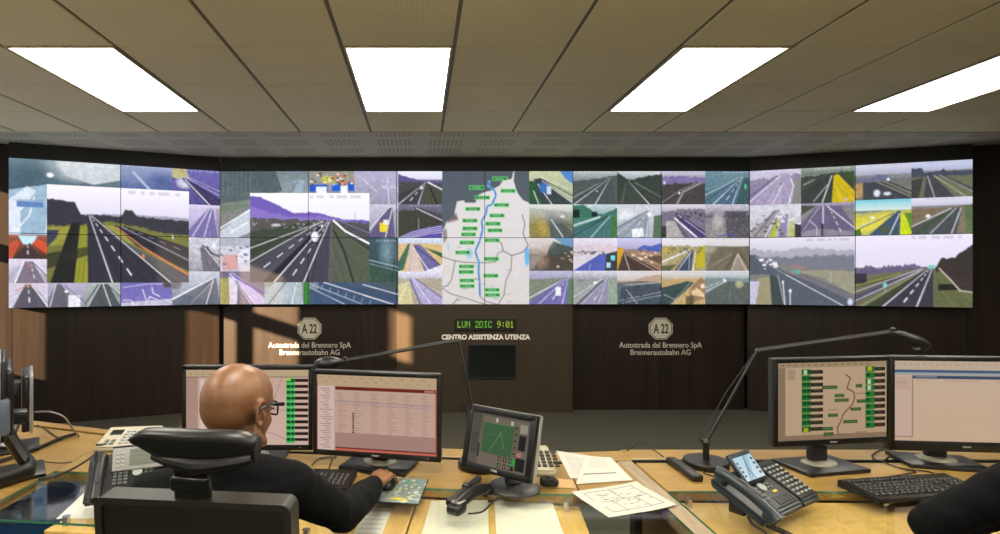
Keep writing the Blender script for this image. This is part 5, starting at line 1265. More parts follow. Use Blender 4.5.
# ------------------------------------------------------------------ widescreen monitors
def monitor(lab, xl, yl, xr, yr, zb, zt, ui, bezel=.017, chin=.022, base=True, foot_dx=0, base_rot=None, base_w=.275, silver_side=False, tone=(.86, .82, .70)):
    """panel between its left edge (xl,yl) and right edge (xr,yr); local x runs along it, -y is the viewer's side"""
    a = math.atan2(yr - yl, xr - xl); w = math.hypot(xr - xl, yr - yl); h = zt - zb
    cx, cy = (xl + xr) / 2, (yl + yr) / 2
    t = thing('monitor', lab, 'monitor', (cx, cy, ZT), a)
    z0 = zb - ZT
    m = MB(); d = .034
    # bezel ring
    for sx in (-1, 1): m.box((sx * (w / 2 - bezel / 2), d / 2 - .002, z0 + h / 2), (bezel, d, h), .003)
    m.box((0, d / 2 - .002, z0 + h - bezel / 2), (w - .004, d, bezel), .003); m.box((0, d / 2 - .002, z0 + chin / 2), (w - .004, d, chin), .003)
    bz = m.build('bezel', 'black_plastic', t, ang=40)
    m = MB(); m.box((0, .036, z0 + h / 2), (w - .03, .03, h - .03), .006); m.box((0, .062, z0 + h / 2), (w * .62, .03, h * .6), .012, taper=1)
    m.build('back_cover', 'dark_plastic', t, ang=40)
    if silver_side:
        m = MB(); m.box((-w / 2 - .0012, .016, z0 + h / 2), (.003, .022, h - .004)); m.build('side_trim', 'dark_plastic', bz, smooth=False)
    m = MB(); m.box((0, .016, z0 + h - .0006), (w - .006, .026, .003)); m.build('top_trim', 'dark_plastic', bz, smooth=False)
    screen_obj(t, ui, w - 2 * bezel + .002, h - bezel - chin + .002, 560, (0, .001, z0 + (chin + h - bezel) / 2), tone=tone)
    m = MB(); m.box((0, -.0025, z0 + chin / 2), (.030, .001, .006)); m.build('badge', 'grey_plastic', bz, smooth=False)
    m = MB(); m.lathe([(0, 0), (.0035, 0), (.003, .0015), (0, .0015)], (w / 2 - .05, -.002, z0 + chin / 2), 12, M=None); m.build('power_button', 'grey_plastic', bz)
    if base:
        br = 0 if base_rot is None else base_rot - a
        RB = Matrix.Rotation(br, 4, 'Z')
        c = Matrix.Translation((foot_dx, .066, 0)) @ RB
        m = MB(); m.box((0, -.005, .008), (base_w, .185, .016), .005, M=c); m.build('base_plate', 'black_plastic', t, ang=40)
        m = MB(); m.lathe([(.0, .016), (.070, .016), (.068, .021), (.058, .026), (0, .027)], (0, 0, 0), 36, M=c, sx=1.0, sy=.72); m.build('base_ring', 'ring_cream', t, ang=40)
        m = MB(); m.box((0, .012, (z0 + h * .5 + .024) / 2), (.075, .03, z0 + h * .5 - .024), .01, M=c); m.box((0, .006, z0 + h * .5), (.11, .04, .11), .006, M=c)
        m.build('neck', 'dark_plastic', t, ang=40)
        m = MB(); m.box((0, -.004, .055), (.068, .006, .06), .003, M=c); m.build('neck_cover', 'dark_plastic', t, ang=40)
    return t
monitor('widescreen monitor behind the bald man\'s head, showing green status bars', -.958, 2.285, -.432, 2.285, .795, 1.135, ui_map_left, tone=(.93, .89, .82))
monitor('widescreen monitor with a pink table and red header, right of the man\'s head', -.424, 2.250, .079, 2.148, .790, 1.124, ui_table, base_rot=math.radians(-18), tone=(.78, .73, .62))
monitor('widescreen monitor with green bars and a brown route line, left of the right pair', 1.339, 2.148, 1.837, 2.218, .848, 1.182, ui_map_right, tone=(.71, .68, .50), silver_side=True, base_rot=math.radians(11))
monitor('larger monitor with a nearly blank beige window at the right edge', 1.862, 2.250, 2.418, 2.200, .806, 1.179, ui_blank, tone=(.77, .75, .64), bezel=.018, chin=.040, base_rot=math.radians(-14), foot_dx=-.06)

# ------------------------------------------------------------------ tilted touch screen on a round foot
def touch_screen():
    pR = Vector((.366, 1.893)); pL = Vector((.149, 2.076))
    a = math.atan2(pR.y - pL.y, pR.x - pL.x); w = (pR - pL).length; c = (pR + pL) / 2
    t = thing('touch_screen', 'small dark tilted touch monitor with a green panel, on a round foot', 'monitor', (c.x, c.y, ZT), a)
    h = .225; tilt = math.radians(-14)
    T = Matrix.Translation((0, 0, .062)) @ Matrix.Rotation(tilt, 4, 'X')
    b = .024
    m = MB()
    for sx in (-1, 1): m.box((sx * (w / 2 - b / 2), .016, h / 2), (b, .036, h), .004, M=T)
    for z in (b / 2, h - b / 2): m.box((0, .016, z), (w - .004, .036, b), .004, M=T)
    m.build('bezel', 'black_plastic', t, ang=40)
    m = MB(); m.box((0, .030, h / 2), (w + .002, .030, h + .002), .006, M=T); m.box((0, .055, h * .48), (w * .66, .035, h * .66), .012, M=T); m.build('back_cover', 'grey_plastic', t, ang=40)
    o = screen_obj(t, ui_touch, w - 2 * b + .002, h - 2 * b + .002, 640, T @ Vector((0, .0015, h / 2)), (tilt, 0, 0))
    m = MB(); m.lathe([(0, 0), (.092, 0), (.092, .006), (.084, .013), (.05, .018), (0, .019)], (.034, .080, 0), 40); m.build('round_foot', 'dark_plastic', t, ang=40)
    m = MB(); m.tube([(.03, .082, .015), (.012, .09, .07), (0, .10, .14)], [.03, .026, .026], 14); m.build('neck', 'dark_plastic', t)
    m = MB(); m.box((0, -.003, .013), (.024, .002, .007), M=T); m.build('badge', 'grey_plastic', t, smooth=False)
touch_screen()

# ------------------------------------------------------------------ keyboards
key_me = None
def keyboard(lab, loc, rz, m_body='black_plastic', m_key='dark_plastic'):
    global key_me
    t = thing('keyboard', lab, 'keyboard', loc, rz, None)
    m = MB(); L_, D_ = .455, .165
    m.prism([(-L_ / 2, -D_ / 2), (L_ / 2, -D_ / 2), (L_ / 2, D_ / 2), (-L_ / 2, D_ / 2)], 0, .014)
    for v in m.bm.verts:
        if v.co.z > .01 and v.co.y > 0: v.co.z = .026
    bmesh.ops.bevel(m.bm, geom=m.bm.edges[:], offset=.004, segments=2, affect='EDGES')
    m.build('body', m_body, t, ang=40)
    if key_me is None:
        kb = MB(); kb.box((0, 0, .0035), (.0158, .0158, .007), .0025, seg=1, taper=.86); tmp = kb.build('key', m_key, None, ang=40); key_me = tmp.data; bpy.data.objects.remove(tmp)
    sl = .012 / D_
    rows = [(.058, 16), (.031, 15), (.012, 15), (-.007, 14), (-.026, 14), (-.045, 11)]
    pit = .0191
    for (y, n) in rows:
        wsum = 15 * pit
        for k in range(n):
            o = bpy.data.objects.new('key', key_me); COL.objects.link(o); o.parent = t
            x = -.213 + (k + .5) * wsum / n; o.location = (x, y, .0125 + (y + D_ / 2) * sl); o.rotation_euler = (math.atan(sl), 0, 0); o.scale = (wsum / n / pit, 1.05, 1)
    for (x0, n) in ((.090, 3), (.152, 4)):
        for (y, _) in rows[1:]:
            if n == 3 and abs(y + .007) < .001: continue
            for k in range(n):
                if n == 3 and abs(y + .026) < .001 and k != 1: continue
                o = bpy.data.objects.new('key', key_me); COL.objects.link(o); o.parent = t
                o.location = (x0 + k * pit * .98 - .006, y, .0125 + (y + D_ / 2) * sl); o.rotation_euler = (math.atan(sl), 0, 0)
    return t
KA = math.radians(8.6)
keyboard('black keyboard in front of the right pair of monitors', (1.735, 1.995, ZT + .0002), KA)
keyboard('black keyboard half hidden by the bald man, before his monitors', (-.470, 2.082, ZT + .0002), math.radians(-5))

# ------------------------------------------------------------------ telephones
def handset_mesh(m, L_=.20, M=None):
    """handset along local y, resting face down; chunky ends joined by an arched grip"""
    pts = bez([(0, -L_ / 2, .020), (0, -L_ * .36, .028), (0, 0, .033), (0, L_ * .36, .028), (0, L_ / 2, .020)], 8)
    n = len(pts); rs = []
    for i in range(n):
        q = abs(i / (n - 1) - .5) * 2; rs.append(.0175 + .0075 * max(0, (q - .55) / .45) - (.006 if q > .97 else 0))
    m.tube(pts, rs, 14, M=M)
    for s_ in (-1, 1): m.lathe([(0, -.016), (.020, -.016), (.024, -.004), (.024, .006), (0, .010)], (0, s_ * L_ * .40, .014), 18, M=M)
    return m
def key_grid(t, M, xs, ys, sz, h, mname, name='key'):
    for y in ys:
        for x in xs:
            m = MB(); m.box((x, y, h / 2), (sz[0], sz[1], h), .0015, seg=1, M=M); m.build(name, mname, t, smooth=False)
mat('phone_blue', (32, 43, 50), .32, 0, .05, 60); mat('phone_black', (22, 24, 25), .35, 0, .06, 60); mat('key_light', (150, 154, 152), .45, 0, .03); mat('key_grey', (96, 100, 100), .45, 0, .03); mat('key_amber', (196, 170, 60), .45, 0, .03)
def wedge_body(m, x0, x1, dep, hf, hb, M=None, bev=.006):
    t = bmesh.new(); vs = []
    for (y, z) in ((0, 0), (0, hf), (dep, hb), (dep, max(0, hb - .028))):
        vs.append((t.verts.new((x0, y, z)), t.verts.new((x1, y, z))))
    n = 4
    for k in range(n): t.faces.new([vs[k][0], vs[k][1], vs[(k + 1) % n][1], vs[(k + 1) % n][0]])
    t.faces.new([v[0] for v in vs][::-1]); t.faces.new([v[1] for v in vs])
    bmesh.ops.recalc_face_normals(t, faces=t.faces[:]); bmesh.ops.bevel(t, geom=t.edges[:], offset=bev, segments=2, affect='EDGES')
    m._merge(t, M if M is not None else Matrix())
def ip_phone(lab, loc, rz, module=True, face='phone_black', trim='phone_blue', popup=True, lcd=ui_phone, hb=.104, hx=.016, hy=.076):
    """local x along the front edge, y away from the user, z up"""
    t = thing('desk_phone', lab, 'telephone', loc, rz)
    W = .255; dep, hf = .165, .022
    sl = math.atan2(hb - hf, dep); T = Matrix.Translation((0, 0, hf)) @ Matrix.Rotation(sl, 4, 'X')
    m = MB(); wedge_body(m, 0, W, dep, hf, hb); m.build('body', trim, t, ang=40)
    m = MB(); m.box((.164, .092, .0015), (.170, .155, .004), .001, seg=1, M=T); m.build('face_plate', face, t, smooth=False)
    m = MB(); m.box((.05, .10, .0232), (.03, .05, .045), .004); m.box((.20, .13, .0282), (.03, .03, .055), .004); m.build('rear_foot', 'black_plastic', t, ang=40)
    # handset cradle and handset on the left
    m = MB(); m.box((.030, .085, .002), (.052, .155, .006), .002, seg=1, M=T); m.build('cradle', 'phone_black', t, smooth=False)
    hs = handset_mesh(MB(), .205 if popup else .175, T @ Matrix.Translation((hx, hy, .006))).build('handset', trim if popup else 'black_plastic', t, ang=50)
    m = MB(); m.box((hx, hy, .0572), (.012, .08, .002), .001, seg=1, M=T); m.build('grip_inlay', 'dark_plastic', hs, smooth=False)
    # dial keys
    key_grid(t, T, [.086 + .017 * k for k in range(3)], [.052 + .014 * k for k in range(4)], (.012, .009), .008, 'key_grey', 'dial_key')
    m = MB(); m.lathe([(0, .003), (.016, .003), (.016, .008), (.010, .009), (0, .007)], (.155, .092, 0), 24, M=T); m.build('navigation_ring', 'key_light', t)
    key_grid(t, T, [.182, .2], [.085, .098], (.012, .008), .008, 'key_grey', 'function_key')
    key_grid(t, T, [.19], [.066], (.022, .008), .008, 'key_amber', 'message_key')
    for k in range(7):
        m = MB(); m.box((.150 + .014 * k, .036, .0045), (.011, .030, .003), .001, seg=1, M=T); m.build('letter_key_strip', 'phone_black', t, smooth=False)
    if popup:
        D = T @ Matrix.Translation((.150, .118, .010)) @ Matrix.Rotation(math.radians(24), 4, 'X')
        m = MB(); m.box((0, .045, .004), (.130, .105, .014), .005, M=D); m.build('display_hood', trim, t, ang=40)
        p = Pic(70, 52); lcd(p); p.a = p.a * .92 + .08; o = link('display', picture_mesh('display', p.out(), .112, .078, 'Z'), MATS['desk_screen'], t); o.matrix_basis = D @ Matrix.Translation((0, .042, .0122))
    else:
        D = T @ Matrix.Translation((.164, .106, .006)) @ Matrix.Rotation(math.radians(26), 4, 'X')
        m = MB(); m.box((0, .036, .004), (.178, .082, .014), .004, M=D); m.build('display_bezel', 'grey_plastic', t, ang=40)
        m = MB(); m.box((0, .079, .006), (.178, .006, .016), .002, seg=1, M=D); m.build('top_strip', 'black_plastic', t, smooth=False)
        p = Pic(50, 34); lcd(p); o = link('display', picture_mesh('display', p.out(), .098, .058, 'Z'), MATS['printed'], t); o.matrix_basis = D @ Matrix.Translation((.014, .038, .0122))
        key_grid(t, D, [-.072, -.056], [.012 + .014 * k for k in range(4)], (.011, .008), .014, 'key_light', 'soft_key'); key_grid(t, D, [.076], [.012 + .014 * k for k in range(4)], (.010, .008), .014, 'key_light', 'soft_key')
    if module:
        m = MB(); wedge_body(m, W + .003, W + .118, dep, hf, hb); m.build('key_module', trim, t, ang=40)
        m = MB(); m.box((W + .06, .088, .0015), (.106, .15, .004), .001, seg=1, M=T); m.build('module_face', face, t, smooth=False)
        key_grid(t, T, [W + .022 + .026 * k for k in range(4)], [.03 + .0165 * k for k in range(8)], (.013, .007), .008, 'key_light', 'speed_key')
    return t
ip_phone('dark blue office phone with a lit pop-up display, in front of the right lamp', (1.028, 1.700, ZT), math.radians(33.0))
ip_phone('grey and black office phone with a grey display, behind the black chair', (-1.100, 1.850, ZT), math.radians(22), module=False, popup=False, lcd=ui_lcd, trim='dark_plastic', hb=.125, hx=.040, hy=.064)

mat('key_black', (38, 38, 37), .45, 0, .03)
def cream_phone(lab, loc, rz, sx=.20, sy=.19, key_m='key_light'):
    t = thing('desk_phone', lab, 'telephone', loc, rz)
    m = MB(); wedge_body(m, 0, sx, sy, .022, .062); m.build('body', 'cream_plastic', t, ang=40)
    sl = math.atan2(.04, sy); T = Matrix.Translation((0, 0, .022)) @ Matrix.Rotation(sl, 4, 'X')
    m = MB(); m.box((.052, sy * .70, .001), (.05, .045, .005), .001, seg=1, M=T); m.build('display_window', 'blank_glass', t, smooth=False)
    key_grid(t, T, [.100 + .024 * k for k in range(4)], [.035 + .026 * k for k in range(5)], (.017, .016), .006, key_m, 'dial_key')
    key_grid(t, T, [.04, .065], [.03, .055], (.017, .016), .006, 'key_grey', 'function_key')
    m = MB(); m.box((.02, .02, .003), (.03, .008, .008), .002, M=T); m.build('mouthpiece_slot', 'dark_plastic', t, smooth=False)
    return t
cream_phone('cream desk phone with a small black window, behind the grey office phone', (-1.398, 2.425, ZT), math.radians(8), .235, .19)
cream_phone('cream desk phone with large keys, just behind the tilted touch screen', (.352, 2.145, ZT), math.radians(-3), .162, .20, 'key_black')

# loose handset and microphone strip before the touch screen
t = thing('telephone_handset', 'black telephone handset lying before the touch screen foot', 'handset', (.172, 1.882, ZT), math.radians(-37))
m = MB()
m.tube(bez([(0, -.105, .020), (0, -.06, .030), (0, 0, .036), (0, .06, .030), (0, .105, .020)], 6), .0185, 14); m.box((0, -.092, .0165), (.050, .058, .033), .012); m.box((0, .092, .016), (.046, .052, .030), .012); m.build('body', 'black_plastic', t, ang=50)
m = MB(); m.box((0, -.075, .0365), (.034, .055, .006), .003); m.build('back_plate', 'grey_plastic', t, ang=40)
t = thing('handset_cradle', 'slim black strip with a cord, lying beside the loose handset', 'cradle', (.158, 1.985, ZT), math.radians(-27))
m = MB(); m.box((0, 0, .009), (.024, .27, .018), .006); m.box((0, -.125, .011), (.03, .026, .022), .008); m.box((0, .02, .014), (.034, .03, .022), .006); m.build('body', 'black_plastic', t, ang=40)

# ------------------------------------------------------------------ remote, mouse
t = thing('remote_control', 'long black remote control lying left of the right lamp foot', 'remote', G(684, 473, ZT), math.radians(28) + 0)
a0 = G(671, 463, ZT); a1 = G(698, 482, ZT); t.rotation_euler = (0, 0, math.atan2(a1.y - a0.y, a1.x - a0.x)); t.location = (a0 + a1) / 2
m = MB(); L_ = (a1 - a0).length; m.box((0, 0, .013), (L_ + .01, .042, .026), .009, seg=3); m.build('body', 'black_plastic', t, ang=50)
m = MB(); m.box((L_ * .42, 0, .0262), (.03, .024, .002), .001, seg=1); m.build('end_label', 'dark_plastic', t, smooth=False)
for k in range(4):
    m = MB(); m.box((-L_ * .3 + .03 * k, 0, .0265), (.016, .02, .002), .001, seg=1); m.build('button', 'dark_plastic', t, smooth=False)
def mouse(lab, loc, rz, m_='dark_plastic'):
    t = thing('computer_mouse', lab, 'mouse', loc, rz)
    m = MB(); m.ball((0, 0, .006), (.030, .055, .030), nu=20, nv=14)
    for v in m.bm.verts:
        if v.co.z < 0: v.co.z = 0
    m.build('body', m_, t, ang=60)
    m = MB(); m.lathe([(0, -.004), (.008, -.004), (.008, .004), (0, .004)], (0, 0, 0), 14, M=Matrix.Translation((0, .028, .031)) @ Matrix.Rotation(PI / 2, 4, 'Y')); m.build('scroll_wheel', 'grey_plastic', t)
    return t
mouse('black computer mouse under the bald man\'s right hand on the floral mat', (-.115, 2.035, ZT + .005), math.radians(-8), 'black_plastic')

# ------------------------------------------------------------------ desk lamps
def desk_lamp(lab, base, elbow, end, tip, head_r=.034):
    t = thing('desk_lamp', lab, 'desk lamp', (base.x, base.y, ZT), 0)
    o = Vector((base.x, base.y, ZT)); E = elbow - o; N_ = end - o; H_ = tip - o
    m = MB(); m.lathe([(0, 0), (.083, 0), (.085, .006), (.085, .022), (.081, .027), (0, .027)], n=40); m.build('base', 'black_plastic', t, ang=40)
    m = MB(); m.tube([(0, 0, .025), (0, 0, .085)], .012, 14); m.ball((0, 0, .092), .016); m.build('stem', 'black_plastic', t)
    S0 = Vector((0, 0, .092)); d = (E - S0).normalized(); sd = Vector((-d.z, 0, d.x)).normalized()
    m = MB(); m.tube([S0, E], .0062, 12); lo = m.build('lower_arm', 'black_plastic', t)
    m = MB(); m.tube([S0 + sd * .028, S0 + sd * .028 + (E - S0) * .5, E + sd * .004], .0022, 8); m.build('tension_rod', 'black_plastic', t)
    m = MB(); m.tube([S0, S0 + sd * .030], .006, 8); m.build('lower_link', 'black_plastic', t)
    m = MB(); m.ball(E, .0095); m.build('elbow_joint', 'dark_plastic', t)
    m = MB(); m.tube([E, N_], [.006, .005], 12); m.build('upper_arm', 'dark_plastic', t)
    up = Vector((0, 0, .009)); m = MB(); m.tube([E + up, N_ + up * .9], .002, 8); m.build('tension_rod', 'dark_plastic', t)
    dd = (N_ - E).normalized(); dh = (H_ - N_).normalized()
    m = MB(); m.tube([N_ - dd * .012, N_ + dh * .02], [.009, .011], 12); m.ball(N_ + Vector((0, 0, .010)), .010); m.build('head_joint', 'black_plastic', t)
    Lh = (H_ - N_).length
    q = Vector((0, 0, 1)).rotation_difference(dh).to_matrix().to_4x4(); T = Matrix.Translation(N_) @ q
    prof = [(.006, .01), (.014, .02), (head_r * .75, .045), (head_r, Lh * .55), (head_r * .96, Lh * .75), (head_r * .7, Lh * .93), (.004, Lh)]
    m = MB(); m.lathe(prof, n=24, M=T); m.build('lamp_shade', 'black_plastic', t, ang=50)
    side = Vector((0, 0, -1)); side = (side - dh * side.dot(dh)).normalized()
    m = MB(); m.ball(N_ + dh * Lh * .68 + side * head_r * .42, (head_r * .72, head_r * .72, head_r * .72), nu=16, nv=10); m.build('reflector', 'silver', t)
    return t
b = G(706, 466, ZT); desk_lamp('tall black desk lamp at right, arm reaching over the map monitor', b, P(757, 351, b.y), P(893, 332, b.y), P(930, 348, b.y), .026)
b = Vector((.235, 2.245, ZT)); desk_lamp('tall black desk lamp behind the touch screen, arm reaching left over the pink monitor', b, P(458.5, 341, 2.31), P(345, 361, 2.44), P(314, 367, 2.47), .036)
# ------------------------------------------------------------------ people
def skin_mat():
    m = bpy.data.materials.new('skin'); m.use_nodes = True
    nt = m.node_tree; N = nt.nodes; L = nt.links; b = N['Principled BSDF']
    tc = N.new('ShaderNodeTexCoord'); nz = N.new('ShaderNodeTexNoise'); nz.inputs['Scale'].default_value = 14; nz.inputs['Detail'].default_value = 5
    L.new(tc.outputs['Object'], nz.inputs['Vector'])
    cr = N.new('ShaderNodeValToRGB'); cr.color_ramp.elements[0].position = .3; cr.color_ramp.elements[0].color = C(112, 75, 47); cr.color_ramp.elements[1].position = .7; cr.color_ramp.elements[1].color = C(134, 94, 62)
    L.new(nz.outputs['Fac'], cr.inputs['Fac']); L.new(cr.outputs['Color'], b.inputs['Base Color'])
    b.inputs['Roughness'].default_value = .40; b.inputs['Specular IOR Level'].default_value = .5
    b.inputs['Subsurface Weight'].default_value = .12; b.inputs['Subsurface Radius'].default_value = (.01, .004, .002); b.inputs['Subsurface Scale'].default_value = .6
    MATS['skin'] = m
skin_mat()
mat('navy_knit', (9, 10, 12), .9, 0, .14, 160, .35, spec=.15)
mat('dark_trousers', (30, 30, 34), .85, 0, .1, 120, .2)
mat('shirt_check', (176, 166, 186), .8, 0, .22, 90)
mat('shoe_leather', (22, 20, 19), .4, 0, .05)
mat('eyeglass_black', (14, 14, 14), .25, 0, .02)
mat('eye_white', (220, 214, 206), .25, 0, .02); mat('eye_dark', (40, 28, 20), .15, 0, .02)
mat('lip', (166, 96, 82), .5, 0, .04); mat('stubble', (92, 76, 64), .9, 0, .2, 200)
glass_mat('lens', (.97, .97, .97, 1))

def vdir(yaw):   # facing direction, yaw measured clockwise from +Y
    return Vector((math.sin(yaw), math.cos(yaw), 0))

def head_parts(m, M):
    """head centred on its middle; local +y is the face, z up"""
    m.ball((0, -.012, .032), (.0765, .098, .086), M=M, nu=28, nv=18)
    m.ball((0, .028, .030), (.068, .070, .078), M=M, nu=24, nv=16)
    m.ball((0, -.045, .010), (.066, .062, .066), M=M, nu=24, nv=16)
    m.ball((0, .036, -.026), (.062, .056, .074), M=M, nu=20, nv=14)
    m.ball((0, .040, -.082), (.047, .046, .036), M=M, nu=18, nv=12)
    m.ball((0, .078, -.098), (.020, .016, .016), M=M)
    for s in (-1, 1):
        m.ball((s * .038, .052, -.034), (.021, .026, .026), M=M)                       # cheek
        m.caps((s * .050, -.002, -.060), (s * .030, .062, -.094), .017, .014, M=M)       # jaw line
        m.caps((s * .012, .090, .012), (s * .046, .072, .014), .009, .008, M=M)        # brow
        m.ball((s * .031, .078, -.008), (.0135, .010, .010), M=M)                      # eyelid
        # ear: helix rim, lobe and a shallow inner plate
        E = M @ Matrix.Translation((s * .076, -.006, -.002)) @ Matrix.Rotation(s * math.radians(-2), 4, 'Z') @ Matrix.Rotation(math.radians(-8), 4, 'X')
        rim = [(s * (.004 + .004 * (1 - math.cos(a))), .0205 * math.cos(a) - .004, .031 * math.sin(a)) for a in [math.radians(x) for x in range(45, 292, 19)]]
        m.tube(rim, .0046, 8, M=E); m.ball((s * .002, -.003, 0), (.0045, .018, .028), M=E); m.ball((s * .004, .004, -.027), (.006, .009, .010), M=E)
        m.caps((s * .006, .010, -.014), (s * .006, -.006, .012), .005, .0045, M=E)
        m.ball((s * .006, .014, -.004), (.005, .004, .008), M=E)
    m.caps((0, .088, .008), (0, .112, -.032), .009, .0125, M=M)
    for s in (-1, 1): m.ball((s * .012, .102, -.036), (.009, .010, .008), M=M)
    m.caps((-.020, .089, -.060), (.020, .089, -.060), .0065, .0065, M=M); m.caps((-.017, .088, -.069), (.017, .088, -.069), .0065, .0065, M=M)

def hand_parts(m, W, fwd, up, right, side, curl=1.0, spread=1.0):
    """W wrist; fwd along the hand, up the back of the hand; side=+1 right hand (thumb towards -right)"""
    def pt(a, b, c): return W + fwd * a + right * b + up * c
    s = side
    for k in range(4):                                        # metacarpals make the palm
        b = (-.027 + .018 * k) * s
        m.caps(pt(-.005, b * .55, 0), pt(.082 - .004 * abs(k - 1), b, .003), .0165, .0125, n=12)
    m.ball(pt(.04, -.006 * s, -.004), (.030, .034, .013), R=Matrix(((fwd.x, right.x, up.x, 0), (fwd.y, right.y, up.y, 0), (fwd.z, right.z, up.z, 0), (0, 0, 0, 1))))
    Ls = [(.041, .025, .021), (.045, .029, .022), (.042, .027, .021), (.033, .021, .019)]
    for k, (a, b_, c) in enumerate(Ls):
        b = (-.027 + .018 * k) * s
        p = pt(.084 - .004 * abs(k - 1), b, .004); ang = math.radians(-14 - 5 * k) * curl
        yaw = (-.05 + .045 * k) * s * spread; r = .0094 - .0004 * k
        for j, ln in enumerate((a, b_, c)):
            d = (fwd * math.cos(ang) + up * math.sin(ang)); d = (d + right * yaw).normalized()
            q = p + d * ln; m.caps(p, q, r, r * .92, n=10); p = q; r *= .92; ang += math.radians((-34, -24, 0)[j]) * curl
    p = pt(.018, -.026 * s, -.006); q = pt(.050, -.048 * s, -.016); m.caps(p, q, .0150, .0115, n=12)
    q2 = pt(.078, -.050 * s, -.024); m.caps(q, q2, .0112, .0096, n=10); q3 = pt(.100, -.044 * s, -.030); m.caps(q2, q3, .0098, .0080, n=10)

def person(lab, J, head_yaw, head_pitch, root, hands=('mouse', 'keys'), glasses=True, body_yaw=.35, vox=.0036):
    """J: joints as world vectors"""
    R = thing('person', lab, 'person', root, 0)
    V = lambda k: J[k]
    fy = vdir(body_yaw); rx = Vector((fy.y, -fy.x, 0)); uz = Vector((0, 0, 1))
    def oriented(c, r, M=None):
        return Matrix(((rx.x, fy.x, 0, 0), (rx.y, fy.y, 0, 0), (0, 0, 1, 0), (0, 0, 0, 1)))
    RO = oriented(None, None)
    def torso(m, g):
        pel, che, nek = V('pelvis'), V('chest'), V('neck')
        m.ball(pel, (.170 + g, .125 + g, .125 + g), R=RO, nu=24, nv=16)
        for t in (.22, .42, .62, .82, 1.0):
            c = pel.lerp(che, t); wd = .155 + .020 * t; dp = .118 + .006 * t
            m.ball(c, (wd + g, dp + g, .11 + g), R=RO, nu=24, nv=16)
        m.ball(che + uz * .055, (.155 + g, .105 + g, .085 + g), R=RO, nu=24, nv=16)
        for s in ('R', 'L'):
            m.caps(che + uz * .08, V('sho' + s) + Vector((0, 0, .0)), .075 + g, .058 + g)
            m.caps(nek - uz * .035, V('sho' + s) + uz * .012, .046 + g, .046 + g)
        m.caps(che + uz * .08, nek - uz * .04, .08 + g, .055 + g)
    def arm(m, s, g, full=True):
        m.caps(V('sho' + s), V('elb' + s), .053 + g, .041 + g, n=18); m.caps(V('elb' + s), V('elb' + s).lerp(V('wri' + s), .45), .042 + g, .041 + g, n=18)
        e = V('elb' + s).lerp(V('wri' + s), .45); m.caps(e, V('wri' + s), .041 + g, .028 + g * .8, n=18)
    def legs(m, g, foot=True):
        for s in ('R', 'L'):
            m.caps(V('hip' + s), V('kne' + s), .082 + g, .056 + g, n=18); m.caps(V('kne' + s), V('ank' + s), .056 + g, .038 + g, n=18)
    # body: one continuous surface
    m = MB()
    q = vdir(head_yaw); hr = Vector((q.y, -q.x, 0)); hz = Vector((0, 0, 1))
    HM = Matrix(((hr.x, q.x, 0, V('head').x), (hr.y, q.y, 0, V('head').y), (0, 0, 1, V('head').z), (0, 0, 0, 1))) @ Matrix.Rotation(head_pitch, 4, 'X')
    head_parts(m, HM)
    m.caps(HM @ Vector((0, -.022, -.050)), V('neck') - uz * .04, .052, .054, n=20)
    torso(m, -.012); 
    for s in ('R', 'L'):
        arm(m, s, -.008)
        f = J['hand' + s].normalized(); r_ = f.cross(Vector((0, 0, 1))).normalized(); u = r_.cross(f).normalized()
        hand_parts(m, V('wri' + s), f, u, r_, 1 if s == 'R' else -1, .8 if hands[0 if s == 'R' else 1] == 'mouse' else .7)
    legs(m, -.012)
    for s in ('R', 'L'): m.caps(V('ank' + s) - uz * .02, V('toe' + s), .036, .026)
    T0 = Matrix.Translation(-Vector(root))
    bmesh.ops.transform(m.bm, matrix=T0, verts=m.bm.verts[:])
    me = evaluated('body', m.bm, [('REMESH', dict(mode='VOXEL', voxel_size=vox, use_smooth_shade=True)), ('SMOOTH', dict(factor=.5, iterations=5))])
    set_smooth(me, 180); body = link('body', me, MATS['skin'], R)
    # sweater
    m = MB(); torso(m, .012)
    for s in ('R', 'L'):
        arm(m, s, .010)
        w = V('wri' + s); d = (w - V('elb' + s)).normalized()
        m.caps(w - d * .05, w - d * .022, .034, .032, n=18)
    # folds gather at the elbow and along the forearm
    for s in ('R', 'L'):
        e, w, sh = V('elb' + s), V('wri' + s), V('sho' + s)
        for k in range(5):
            c = e.lerp(w, .06 + .17 * k); d = (w - e).normalized(); u, v = basis(d)
            tilt = (d + (u * math.sin(k * 2.1) + v * math.cos(k * 1.3)) * .45).normalized(); uu, vv = basis(tilt); rr = .049 - .013 * k / 5
            m.tube([c + uu * math.cos(a) * rr + vv * math.sin(a) * rr for a in [2 * PI * z / 16 for z in range(17)]], .0055, 6, cap=True)
        for k in range(3):
            c = e.lerp(sh, .06 + .16 * k); d = (sh - e).normalized(); u, v = basis(d)
            tilt = (d + (u * math.cos(k * 1.7) + v * math.sin(k * 2.2)) * .5).normalized(); uu, vv = basis(tilt); rr = .052
            m.tube([c + uu * math.cos(a) * rr + vv * math.sin(a) * rr for a in [2 * PI * z / 16 for z in range(17)]], .006, 6, cap=True)
    bmesh.ops.transform(m.bm, matrix=T0, verts=m.bm.verts[:])
    me = evaluated('sweater', m.bm, [('REMESH', dict(mode='VOXEL', voxel_size=.0075, use_smooth_shade=True)), ('SMOOTH', dict(factor=.5, iterations=5))])
    for v in me.vertices:
        p = v.co; n = mnoise.noise(Vector((p.x * 13, p.y * 13, p.z * 22))) * .0055 + mnoise.noise(Vector((p.x * 38, p.y * 38, p.z * 50))) * .0018
        v.co = p + v.normal * n
    set_smooth(me, 180); sw = link('sweater', me, MATS['navy_knit'], R)
    cuffM = MB()
